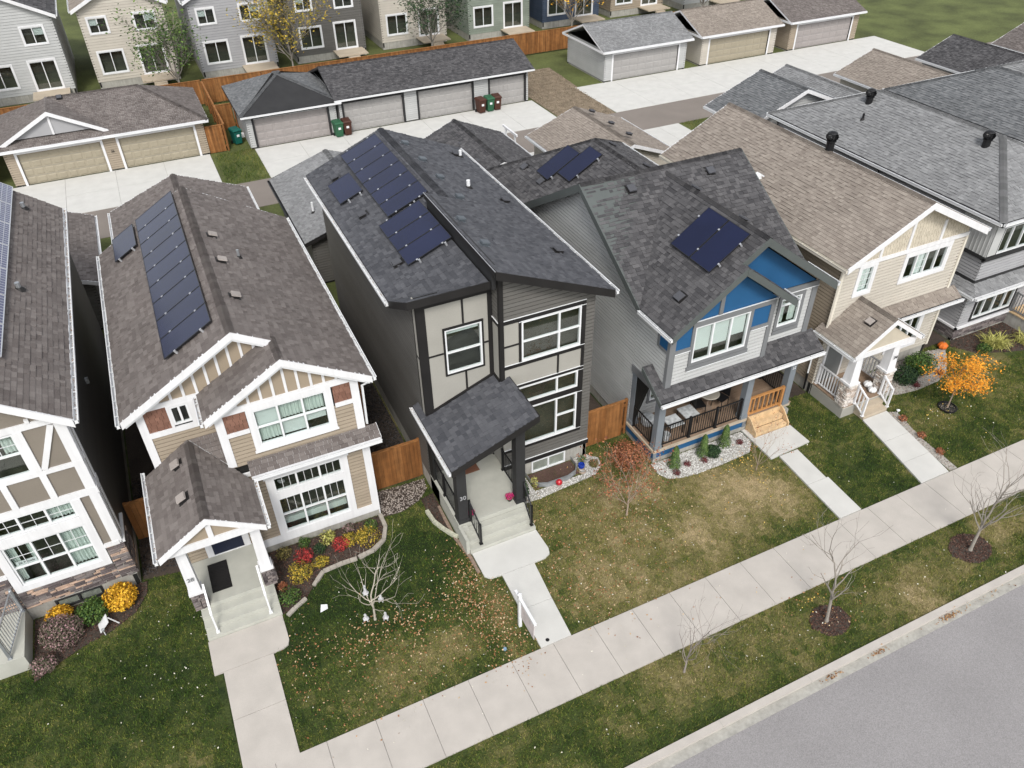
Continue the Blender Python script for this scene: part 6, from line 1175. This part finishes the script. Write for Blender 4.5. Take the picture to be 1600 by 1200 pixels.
# ================================================================== plants
def canopy(k, c, R, n, s, tone=(0, 1), shell=.45, flat=0):
    c = V(c)
    for _ in range(n):
        d = V((random.gauss(0, 1), random.gauss(0, 1), random.gauss(0, 1))).normalized(); rr = shell + (1 - shell) * random.random() ** .6
        p = c + V((d.x * R[0], d.y * R[1], d.z * R[2])) * rr
        if p.z < .02: p.z = .02 + random.random() * .05
        nn = (d + V((random.gauss(0, .5), random.gauss(0, .5), random.gauss(0, .5) + flat))).normalized(); leaf(k, p, s, nn, random.uniform(*tone))
LF = {n: ramp_mat('leaf_' + n, c, .7, fine=.12, spec=.3) for n, c in {
 'green': [(0, (.018, .045, .010)), (1, (.13, .20, .04)), (.5, (.05, .10, .02))], 'dark': [(0, (.008, .022, .010)), (1, (.05, .09, .03)), (.5, (.02, .05, .018))], 'cedar': [(0, (.022, .05, .012)), (1, (.13, .19, .05)), (.5, (.06, .105, .025))],
 'yellow': [(0, (.30, .14, .01)), (1, (.80, .50, .05)), (.5, (.62, .33, .02))], 'lime': [(0, (.12, .13, .02)), (1, (.58, .55, .20)), (.5, (.35, .34, .08))], 'red': [(0, (.10, .012, .012)), (1, (.55, .07, .06)), (.5, (.30, .03, .03))],
 'gold': [(0, (.09, .09, .015)), (1, (.55, .36, .05)), (.5, (.30, .24, .03))], 'olive': [(0, (.05, .05, .015)), (1, (.30, .24, .07)), (.5, (.14, .12, .04))], 'rust': [(0, (.12, .04, .025)), (1, (.42, .18, .09)), (.5, (.26, .09, .04))], 'maroon': [(0, (.04, .008, .010)), (1, (.20, .05, .05))],
 'orange': [(0, (.42, .14, .01)), (1, (.85, .42, .05)), (.5, (.70, .27, .015))], 'mauve': [(0, (.05, .06, .03)), (1, (.38, .22, .24)), (.5, (.12, .10, .07))], 'pink': [(0, (.25, .01, .06)), (1, (.75, .05, .25))]}.items()}
def shrub(x, y, R, col, label, cat='shrub', n=None, s=.06, z=None, group=None, lobes=3, name='shrub'):
    R = R if hasattr(R, '__len__') else (R, R, R * .8); t = thing(name, (x, y, 0), label, cat, group); k = MB(); n = n or int(900 * R[0] ** 2 / s ** 2 * .006) + 120; zc = z if z is not None else R[2] * .85
    canopy(k, (x, y, zc), R, n, s)
    for _ in range(lobes): a = random.random() * 6.28; canopy(k, (x + math.cos(a) * R[0] * .5, y + math.sin(a) * R[1] * .5, zc + random.uniform(-.1, .35) * R[2]), (R[0] * .55, R[1] * .55, R[2] * .55), n // 4, s)
    part('foliage', k, LF[col], t); k = MB()
    for _ in range(6): a = random.random() * 6.28; k.tube([(x, y, 0), (x + math.cos(a) * R[0] * .3, y + math.sin(a) * R[1] * .3, zc), (x + math.cos(a) * R[0] * .7, y + math.sin(a) * R[1] * .7, zc + R[2] * .4)], [.012, .008, .004], 4)
    part('stem', k, barkd, t); return t
SB = 'bed in front of the tan house'
for a in ((1.54, 18.05, .30, 'lime', 'pale lime rounded shrub below the big window of the tan house'), (1.86, 17.62, .30, 'red', 'crimson shrub just in front of the lime one by the tan house'), (.66, 17.62, .33, 'red', 'crimson shrub nearest the entry steps of the tan house'), (.12, 18.05, .27, 'olive', 'olive brown shrub in the corner by the right porch post of the tan house'),
          (.42, 16.98, .42, 'gold', 'spreading golden shrub in the left part of the tan house bed'), (2.75, 17.45, .44, 'gold', 'golden orange low shrub at the right end of the tan house bed'), (2.98, 17.95, .26, 'green', 'small fresh green shrub in the right corner of the tan house bed'), (1.2, 17.75, .22, 'dark', 'small bluish dark green shrub between the two crimson ones'),
          (-.08, 16.28, (.36, .36, .28), 'green', 'dark green mounded shrub at the foot of the entry steps of the tan house'), (-.2, 16.82, .17, 'rust', 'small rusty brown shrub beside the steps of the tan house'), (2.3, 18.2, .2, 'mauve', 'small grey mauve plant close to the window wall of the tan house'), (.8, 18.2, .22, 'green', 'small green plant under the left part of the tan house window'), (2.15, 17.75, (.3, .3, .15), 'gold', 'flat yellow green ground plant in the middle of the tan house bed'), (1.1, 17.25, (.3, .22, .14), 'gold', 'flat golden ground plant near the middle of the edging')):
    shrub(*a)
shrub(-4.75, 18.45, (.52, .5, .36), 'yellow', 'bright yellow orange leafy shrub at the stone corner of the taupe house', s=.09, n=1500); shrub(-5.55, 18.25, (.48, .45, .36), 'green', 'green leafy shrub in front of the basement window of the taupe house', s=.07, n=1300); shrub(-6.45, 18.6, (.42, .3, .3), 'yellow', 'yellow shrub against the stone wall, left of the green one', s=.08, n=700); shrub(-6.35, 17.75, (.62, .55, .5), 'mauve', 'large grey green shrub with pinkish seed heads at the left edge of the photo', s=.06, n=2600); shrub(-6.9, 17.0, (.4, .3, .25), 'mauve', 'low pinkish flower clump at the lower left corner', s=.06, n=700)
shrub(8.2, 17.15, (.22, .35, .4), 'dark', 'dark green shrub against the right porch post of house 30', s=.06, n=700); shrub(8.75, 17.75 - .45, (.14, .14, .3), 'lime', 'pale frosted plant beside the window well of house 30', s=.05, n=160, lobes=1); shrub(10.85, 17.65, (.2, .18, .16), 'green', 'thin trailing green plant at the corner of the window well', s=.05, n=160, lobes=1)
shrub(11.15, 17.3, (.19, .19, .15), 'olive', 'small mossy ball plant at the right end of the white rock bed', s=.035, n=900, lobes=0)
def cedar_tree(x, y, h, label):
    t = thing('cedar_shrub', (x, y, 0), label, 'evergreen', 'upright cedars in the white rock bed'); k = MB()
    for _ in range(1500):
        z = random.random() ** .9; r_ = .25 * (1 - z) ** .55 * (1 + .15 * math.sin(z * 9)) * (.35 + .65 * random.random() ** .5); a = random.random() * 6.28; leaf(k, V((x + r_ * math.cos(a), y + r_ * math.sin(a), .06 + z * h)), .055, V((math.cos(a), math.sin(a), .5)).normalized(), random.random())
    part('foliage', k, LF['cedar'], t); part('trunk', MB().tube([(x, y, 0), (x, y, h * .7)], [.02, .008], 5), barkd, t)
for x, y, h, lb in ((13.72, 16.0, .95, 'leftmost of the three upright cedars below the blue porch skirt'), (14.98, 16.02, .98, 'middle upright cedar, beside the round dark green shrub'), (16.0, 16.1, .98, 'rightmost of the three upright cedars, nearest the wooden stairs')): cedar_tree(x, y, h, lb)
shrub(15.3, 15.85, (.3, .28, .26), 'dark', 'round dark green shrub between two upright cedars', s=.06, n=1100)
for x, y, lb in ((14.2, 15.85, 'small maroon plant between the left cedar and the middle cedar'), (13.6, 15.65, 'small maroon plant in front of the left cedar'), (14.85, 15.72, 'small maroon plant at the foot of the middle cedar'), (16.6, 15.95, 'small maroon plant at the right end of the white rocks, near the concrete pad')): shrub(x, y, (.15, .15, .1), 'maroon', lb, s=.045, n=160, lobes=1)
shrub(12.25, 16.75, (.75, .7, .55), 'rust', 'large rusty red open shrub at the corner fence of house 30', s=.06, n=1150, z=.55, lobes=4)
shrub(26.0, 16.25, (.72, .6, .45), 'green', 'large round green shrub in the pinkish rock bed of the cream house', s=.07, n=2400); shrub(24.85, 16.0, (.5, .5, .42), 'dark', 'darker green shrub beside the right stone pillar of the cream house', s=.07, n=1300)
for x, y, lb in ((25.1, 15.55, 'small maroon plant in front of the darker green shrub'), (26.6, 15.7, 'small dark red plant right of the large round green shrub'), (23.0, 14.25, 'small rusty plant beside the walkway, nearest the porch steps of the cream house'), (22.9, 13.25, 'small rusty plant halfway along the walkway of the cream house'), (22.78, 12.3, 'small rusty plant beside the walkway, nearest the sidewalk')): shrub(x, y, (.17, .17, .13), 'rust' if x < 24 else 'maroon', lb, s=.05, n=220, lobes=1)
def blades(x, y, R, n, L, label, col='lime', name='ornamental_grass', cat='grass clump'):
    t = thing(name, (x, y, 0), label, cat); k = MB()
    for _ in range(n):
        a = random.random() * 6.28; l = L * random.uniform(.5, 1.1); o = V((x + random.gauss(0, R * .3), y + random.gauss(0, R * .3), 0)); d = V((math.cos(a), math.sin(a), 0)); s = d.cross(V((0, 0, 1))) * .018; P = [o + d * l * .75 * t_ + V((0, 0, l * (1.25 * t_ - .9 * t_ * t_))) for t_ in (0, .35, .7, 1)]
        tn = random.random()
        for i in range(3): k.face([P[i] - s * (1 - i / 3.2), P[i] + s * (1 - i / 3.2), P[i + 1] + s * (1 - (i + 1) / 3.2), P[i + 1] - s * (1 - (i + 1) / 3.2)], tn)
    part('leaf_blades', k, LF[col], t)
blades(30.3, 16.1, .5, 260, .9, 'arching yellow green daylily clump in front of the lower window of the pale grey house'); blades(31.7, 15.6, .45, 200, .9, 'arching yellow green clump beside the grey porch at the right edge')
shrub(29.5, 16.0, (.35, .3, .22), 'green', 'low mixed green plant in the bed of the pale grey house', s=.06, n=500)
# ---- trees
def grow(tw, tips, p, d, L, r, depth, spread, up, seg=3, minr=.003):
    n = max(2, int(L / .18)); pts = [p]; rad = [r]
    for i in range(n):
        d = (d + V((random.gauss(0, .10), random.gauss(0, .10), random.gauss(0, .06) + up))).normalized(); p = p + d * L / n; pts.append(p); rad.append(max(minr, r * (1 - .45 * (i + 1) / n)))
        if depth > 0 and i >= n * .25 and random.random() < .8:
            a = d.orthogonal().normalized(); a = Matrix.Rotation(random.random() * 6.28, 3, d) @ a; nd = (d * math.cos(spread) + a * math.sin(spread)).normalized(); grow(tw, tips, p, nd, L * random.uniform(.45, .72), rad[-1] * .62, depth - 1, spread, up, seg, minr)
    tw.tube(pts, rad, seg if r < .012 else 5); tips.append((p, d))
    tips += [(q, d) for q in pts[len(pts) // 2:]]
def tree(x, y, h, label, trunk_h, r, limbs, spread, col=None, nleaf=0, s=.06, lean=(0, 0), m=bark, depth=3, up=.05, name='bare_tree', ls=1.0, seed=1, lspread=.35):
    random.seed(seed * 101 + 5); t = thing(name, (x, y, 0), label, 'tree'); top = V((x + lean[0], y + lean[1], trunk_h)); tr = MB(); tr.tube([(x, y, -.05), V((x, y, 0)).lerp(top, .1), V((x, y, 0)).lerp(top, .55) + V((.02, .01, 0)), top], [r * 1.5, r, r * .85, r * .7], 8)
    part('trunk', tr, m, t); tw = MB(); tips = []
    for i in range(limbs):
        a = 2 * math.pi * (i + random.uniform(-.3, .3)) / limbs; zz = random.uniform(.6, 1.0); d = V((math.cos(a) * math.sin(spread), math.sin(a) * math.sin(spread), math.cos(spread))).normalized(); grow(tw, tips, V((x, y, 0)).lerp(top, zz), d, (h - trunk_h) * random.uniform(.6, .9) * ls, r * .45, depth, .5, up)
    grow(tw, tips, top, V((lean[0] * .3, lean[1] * .3, 1)).normalized(), (h - trunk_h) * .95, r * .65, depth, .5, 0)
    part('crown', tw, m, t)
    if nleaf:
        k = MB()
        for _ in range(nleaf): p, d = random.choice(tips); leaf(k, p + V((random.gauss(0, lspread * .25), random.gauss(0, lspread * .25), random.gauss(0, lspread * .22))), s)
        part('foliage', k, LF[col], t)
    return t
tree(2.04, 14.52, 2.5, 'pale bare tree with white ghost decorations on the lawn of the tan house', .9, .035, 7, .95, m=mat('pale_bark', (.40, .36, .30), .85, var=.1, fine=.1), depth=3, up=.10, seed=3)
tree(9.32, 9.08, 2.5, 'bare street tree nearest the camera on the boulevard below house 30',   .7, .03, 6, .45, ls=.75, seed=5, up=.07, m=mat('grey_bark_dull', (.24, .21, .19), .9), depth=3)
tree(14.05, 8.62, 3.3, 'bare grey street tree in a mulch ring, in front of the blue gabled house', 1.4, .05, 6, .5, ls=.6, seed=6, up=.05, lean=(-.1, .1))
tree(20.05, 8.66, 3.3, 'bare street tree in a round mulch ring at the right edge of the boulevard', 1.2, .055, 7, .55, ls=.75, seed=8, up=.04, lean=(.05, .05))
tree(10.98, 14.78, 2.6, 'small tree with sparse red orange leaves on the lawn of house 30', .7, .03, 6, .5, col='rust', nleaf=900, s=.07, seed=9, m=mat('tan_bark', (.30, .23, .18), .9), name='red_tree', lspread=.35, depth=2)
tree(25.15, 14.03, 2.35, 'small tree with glowing orange yellow crown in a stone ring on the cream house lawn', 1.05, .028, 6, .75, col='orange', nleaf=2600, s=.075, seed=10, m=mat('tan_bark', (.30, .23, .18), .9), name='yellow_tree', lspread=.55, depth=2, up=.02, ls=.85)
tree(16.25, 14.55, 1.7, 'thin twiggy tree beside the concrete pad of the blue gabled house', .35, .018, 6, .55, col='rust', nleaf=150, s=.05, seed=12, m=mat('tan_bark', (.30, .23, .18), .9), name='young_tree', depth=2)
k = MB(); k.lathe([(.34, -.02), (.36, .06), (.32, .07), (.31, .02), (0, .02)], (25.15, 14.03, 0), 20); t = solid('tree_ring', k, blackm, 'black rimmed ring of pale stones round the orange yellow tree', 'tree ring'); rocks('ring_stones', ring(25.15, 14.03, .3, .3), 700, .035, pinkr)
random.seed(77)
for i, (x, y, h, c, lb) in enumerate(((3, 67, 5, 'green', 'green back yard tree behind the tan double garage'), (12, 68, 6, 'gold', 'golden back yard tree behind the pinkish door garage'), (24, 67.5, 5, 'dark', 'dark green back yard tree behind the grey garage row'), (-12, 67, 6, 'olive', 'olive back yard tree at the far left'), (38, 68, 6, 'yellow', 'yellow back yard tree right of the gravel lot'), (52, 67, 5.5, 'green', 'green back yard tree at the far right'))):
    tree(x, y, h, lb, 1.5, .09, 6, .7, col=c, nleaf=2600, s=.2, seed=20 + i, name='yard_tree', lspread=1.2, depth=2)
random.seed(5)
# ================================================================== small things
def bin_(x, y, rz, m, label, grp='wheeled bins along the lane'):
    t = thing('wheeled_bin', (x, y, .015), label, 'bin', grp); t.rotation_euler = (0, 0, rz); t['_abs'] = 0
    k = MB(); k.hexa([(-.22, -.26, .06), (.22, -.26, .06), (.22, .24, .06), (-.22, .24, .06), (-.28, -.36, .95), (.28, -.36, .95), (.28, .36, .95), (-.28, .36, .95)]); k.box(-.30, .30, -.38, .38, .9, .96); part('bin_body', k, m, t)
    k = MB(); k.hexa([(-.31, -.42, .962), (.31, -.42, .962), (.31, .38, .962), (-.31, .38, .962), (-.25, -.34, 1.04), (.25, -.34, 1.04), (.25, .36, 1.06), (-.25, .36, 1.06)]); part('bin_lid', k, m, t)
    part('bin_handle', MB().beam((-.24, .44, .98), (.24, .44, .98), .03, .03).beam((-.24, .44, .98), (-.24, .36, .92), .03, .03).beam((.24, .44, .98), (.24, .36, .92), .03, .03), m, t)
    for sx in (-.27, .27): part('wheel', MB().tube([(sx - .03, .26, .11), (sx + .03, .26, .11)], .11, 12), blackm, t)
    part('label_patch', MB().box(-.09, .09, -.352, -.34, .55, .7), white2, t)
    del t['_abs']; return t
bg_ = mat('green_plastic', (.025, .10, .05), .5, var=.1); bb_ = mat('brown_plastic', (.06, .022, .014), .5, var=.1); bt_ = mat('teal_plastic', (.008, .10, .08), .5, var=.1)
for a in ((11.62, 53.0, .1, bg_, 'green wheeled bin between the pinkish door and the first pale door'), (12.25, 53.05, -.05, bb_, 'dark brown wheeled bin right of the green one, at the first pale door'), (22.15, 52.75, .1, bb_, 'dark brown wheeled bin, left of three by the third pale door'), (22.85, 52.8, 0, bg_, 'green wheeled bin, middle of three by the third pale door'), (23.45, 52.85, -.1, bb_, 'brown wheeled bin, right of three by the third pale door'), (5.1, 54.9, .3, bt_, 'teal wheeled bin beside the cedar gate and the pinkish door garage')): bin_(*a)
for x, y, lb in ((5.98, 16.42, 'pot of magenta flowers at the left post on the porch of house 30'), (7.42, 16.5, 'pot of magenta flowers at the right post on the porch of house 30')):
    t = thing('flower_pot', (x, y, .72), lb, 'flower pot'); part('pot', MB().lathe([(.07, 0), (.1, .14), (.105, .15), (.09, .14), (0, .13)], (x, y, .72), 14), blackm, t); k = MB(); canopy(k, (x, y, .92), (.15, .15, .1), 260, .05); part('flowers', k, LF['pink'], t); k = MB(); canopy(k, (x, y, .87), (.14, .14, .07), 110, .05); part('leaves', k, LF['green'], t)
def mat_(x0, x1, y0, y1, z, m, label, rot=0):
    t = thing('doormat', ((x0 + x1) / 2, (y0 + y1) / 2, z), label, 'doormat'); k = MB().box(x0, x1, y0, y1, z + .001, z + .014); part('mat_base', k, m, t); k = MB()
    for i in range(14): k.box(x0 + .02, x1 - .02, y0 + .02 + (y1 - y0 - .04) * i / 14, y0 + .02 + (y1 - y0 - .04) * (i + .6) / 14, z + .0141, z + .02)
    part('mat_ribs', k, m, t)
mat_(-2.14, -1.56, 17.08, 18.22, .6, blackt, 'long black doormat on the concrete porch of the tan house'); mat_(6.3, 7.1, 18.25, 18.72, .72, mat('brown_coir', (.17, .08, .05), .95, var=.2, fine=.2), 'reddish brown doormat in front of the door of house 30')
# real estate sign post
t = thing('sign_post', (5.83, 12.42, 0), 'white yard sign post with arm and hanging panel beside the walkway of house 30', 'sign post'); part('post', MB().box(5.785, 5.875, 12.375, 12.465, 0, 1.5), white2, t); part('post_cap', MB().lathe([(.07, 0), (.07, .02), (.0, .07)], (5.83, 12.42, 1.5), 4), white2, t)
part('arm', MB().box(5.79, 5.87, 11.42, 12.7, 1.30, 1.38), white2, t); part('sign_panel', MB().box(5.82, 5.84, 11.5, 12.3, .55, 1.22), mat('sign_face', (.55, .5, .5), .4, var=.15, vs=8), t); part('hook', MB().tube([(5.83, 11.6, 1.3), (5.83, 11.6, 1.22)], .008, 4).tube([(5.83, 12.2, 1.3), (5.83, 12.2, 1.22)], .008, 4), silver, t)
# ghosts in the bare tree
ghostc = mat('ghost_cloth', (.45, .45, .46), .9, var=.15, vs=9)
def ghost(x, y, z, h, label):
    t = thing('ghost_decoration', (x, y, z), label, 'decoration'); k = MB(); k.lathe([(.0, h), (.03, h * .96), (.04, h * .84), (.025, h * .72), (.035, h * .6), (.05, h * .3), (.07, h * .08), (.09, 0)], (x, y, z), 9)
    k.v = [(a + random.gauss(0, .006), b + random.gauss(0, .006), c) for a, b, c in k.v]; part('cloth', k, ghostc, t)
    for q in range(4): a = q * 1.57 + .4; part('tail', MB().beam((x + .06 * math.cos(a), y + .06 * math.sin(a), z + .02), (x + .08 * math.cos(a), y + .08 * math.sin(a), z - .09), .03, .008), ghostc, t)
ghost(1.95, 14.75, 1.05, .34, 'grey white cloth ghost hanging highest in the bare tree'); ghost(2.3, 14.42, .95, .17, 'white cloth ghost on the right side of the bare tree'); ghost(1.75, 14.3, .5, .2, 'white cloth ghost low on the left side of the bare tree'); ghost(2.32, 14.3, .2, .24, 'white cloth ghost lowest, near the foot of the bare tree')
# rock bed ornaments
t = solid('garden_pot', MB().lathe([(.1, 0), (.13, .02), (.12, .04), (.11, .06)], (10.62, 17.2, .03), 14), mat('clay_saucer', (.35, .27, .21), .8), 'clay saucer in the white rocks under the blue pot', 'saucer'); t = thing('blue_pot', (10.68, 17.38, .0), 'small cobalt blue pot on the white rocks by house 30', 'pot'); part('pot_body', MB().lathe([(.07, 0), (.12, .1), (.12, .2), (.1, .21), (.09, .16), (0, .15)], (10.68, 17.38, .02), 14), mat('cobalt', (.01, .04, .30), .25, spec=.6), t)
t = thing('garden_ball', (9.57, 17.0, 0), 'red and white ornament ball on the rocks in front of the window well', 'ornament'); part('ball', MB().lathe([(0.0, 0), (.07, .02), (.11, .08), (.12, .13), (.10, .19), (.05, .24), (0, .25)], (9.57, 17.0, .02), 14), mat('red_glaze', (.42, .02, .03), .3, var=.5, vs=25), t)
# pumpkins
def pumpkin(x, y, z, r, m, label):
    t = thing('pumpkin', (x, y, z), label, 'pumpkin'); k = MB(); n0 = 0; rows_ = []
    for i in range(9):
        ph = math.pi * i / 8; ring_ = []
        for j in range(24): th = 2 * math.pi * j / 24; rr = r * math.sin(ph) * (1 + .07 * math.cos(th * 8)); ring_.append(V((x + rr * math.cos(th), y + rr * math.sin(th), z + r * .78 - r * .78 * math.cos(ph))))
        rows_.append(ring_)
    for i in range(8):
        for j in range(24): k.face([rows_[i][j - 1], rows_[i][j], rows_[i + 1][j], rows_[i + 1][j - 1]])
    part('pumpkin_skin', k, m, t); part('pumpkin_stem', MB().tube([(x, y, z + r * 1.5), (x + .02, y, z + r * 1.5 + .07)], [.025, .015], 6), barkd, t)
pumpkin(22.72, 15.95, .545, .17, white2, 'white pumpkin near the door on the porch numbered 34'); pumpkin(22.62, 15.62, .545, .16, white2, 'white pumpkin nearer the steps on the porch numbered 34'); pumpkin(28.15, 16.95, .0, .2, mat('orange_skin', (.55, .13, .02), .5), 'orange pumpkin at the stone corner of the pale grey house')
# yard bits
t = thing('garden_board', (-5.2, 17.75, 0), 'small pale tent shaped board standing in the mulch by the yellow shrub', 'garden ornament'); part('board', MB().beam((-5.45, 17.75, .02), (-5.15, 17.8, .32), .35, .02, up=(0, 0, 1)), white2, t); part('board', MB().beam((-4.9, 17.72, .02), (-5.13, 17.8, .32), .03, .02), white2, t)
t = thing('path_light', (-5.3, 17.47, 0), 'short white solar path light at the edge of the taupe house bed', 'garden light'); part('stake', MB().tube([(-5.3, 17.47, 0), (-5.3, 17.47, .25)], .012, 6), white2, t); part('lamp_head', MB().lathe([(.03, .2), (.05, .25), (.05, .28), (0, .29)], (-5.3, 17.47, 0), 10), silver, t)
t = thing('path_light', (23.1, 14.6, 0), 'small white garden light at the walkway corner of the cream house', 'garden light'); part('stake', MB().tube([(23.1, 14.6, 0), (23.1, 14.6, .2)], .012, 6), white2, t); part('lamp_head', MB().lathe([(.05, .18), (.07, .22), (0, .26)], (23.1, 14.6, 0), 10), white2, t)
solid('paper_scrap', MB().prism([(.62, 15.42, .06), (.86, 15.46, .07), (.88, 15.62, .06), (.7, 15.66, .1)], (0, 0, -.01)), white2, 'crumpled white scrap on the grass left of the bare tree', 'litter')
solid('survey_marker', MB().lathe([(0, .05), (.05, .05), (.055, 0)], (5.1, 11.9, 0), 10), mat('blue_cap', (.2, .3, .4), .5), 'small blue round marker in the grass near the sidewalk', 'marker')
t = thing('yard_hose_box', (5.75, 56.2, 0), 'small white box on the ground behind the teal bin', 'box'); part('box_body', MB().box(5.45, 5.85, 55.9, 56.2, 0, .25), white2, t)
k = MB(); k.tube([(24.3, 44.3, 0), (24.3, 44.3, .0)], .02, 4)
# lane side white frame structure by the tan garage
t = thing('trellis', (20.2, 42.6, 0), 'white post and beam frame behind the tan lane garage', 'trellis')
for (x, y) in ((19.75, 41.9), (19.75, 43.2)): part('post', MB().box(x - .05, x + .05, y - .05, y + .05, 0, 2.4), white, t)
part('beam', MB().box(19.7, 19.8, 41.6, 43.6, 2.4, 2.52), white, t)
# ---- porch furniture, blue gabled house
marble = mat('marble_top', (.50, .52, .53), .3, var=.25, vs=9, fine=.05)
def side_table(x, y, label, r=.3, z=.6):
    t = thing('patio_table', (x, y, z), label, 'table', 'square tables on the wide porch'); part('table_top', MB().box(x - r, x + r, y - r, y + r, z + .42, z + .46), marble, t)
    for sx in (-1, 1):
        for sy in (-1, 1): part('leg', MB().beam((x + sx * (r - .04), y + sy * (r - .04), z + .42), (x + sx * (r - .02), y + sy * (r - .02), z), .03, .03), blackm, t)
side_table(14.35, 17.15, 'grey marble topped square table nearest the porch corner'); side_table(15.15, 17.35, 'grey marble topped square table nearer the round table')
t = thing('round_table', (16.25, 17.62, .6), 'round pale topped pedestal table on the wide porch', 'table'); part('table_top', MB().lathe([(0, .74), (.38, .74), (.4, .72), (.38, .7), (0, .7)], (16.25, 17.62, .6), 28), mat('pale_table', (.42, .39, .33), .5), t); part('pedestal', MB().lathe([(.2, 0), (.2, .02), (.03, .05), (.03, .7)], (16.25, 17.62, .6), 12), barkd, t)
def chair(x, y, rz, label, m=blackm):
    t = thing('porch_chair', (x, y, .6), label, 'chair', 'dark chairs on the wide porch'); t.rotation_euler = (0, 0, rz); t['_abs'] = 0
    part('seat', MB().box(-.22, .22, -.22, .22, .42, .46), m, t); part('backrest', MB().box(-.22, .22, .2, .235, .5, .92), m, t)
    for sx in (-.2, .2):
        for sy in (-.2, .2): part('leg', MB().beam((sx, sy, .42), (sx * 1.1, sy * 1.1, 0), .028, .028), m, t)
    del t['_abs']
chair(15.75, 17.55, 1.4, 'dark chair left of the round table on the wide porch'); chair(16.75, 17.5, -1.3, 'dark chair right of the round table on the wide porch')
t = thing('ottoman', (13.75, 17.85, .6), 'round white woven ottoman at the rear corner of the wide porch', 'ottoman'); part('cushion', MB().lathe([(.22, 0), (.27, .1), (.27, .3), (.22, .36), (0, .37)], (13.75, 17.85, .6), 20), marble, t)
t = thing('basket', (13.85, 16.85, .6), 'small white patterned basket behind the porch railing', 'basket'); part('basket_wall', MB().lathe([(.14, 0), (.17, .25), (.15, .25), (.12, .03), (0, .03)], (13.85, 16.85, .6), 16), marble, t)
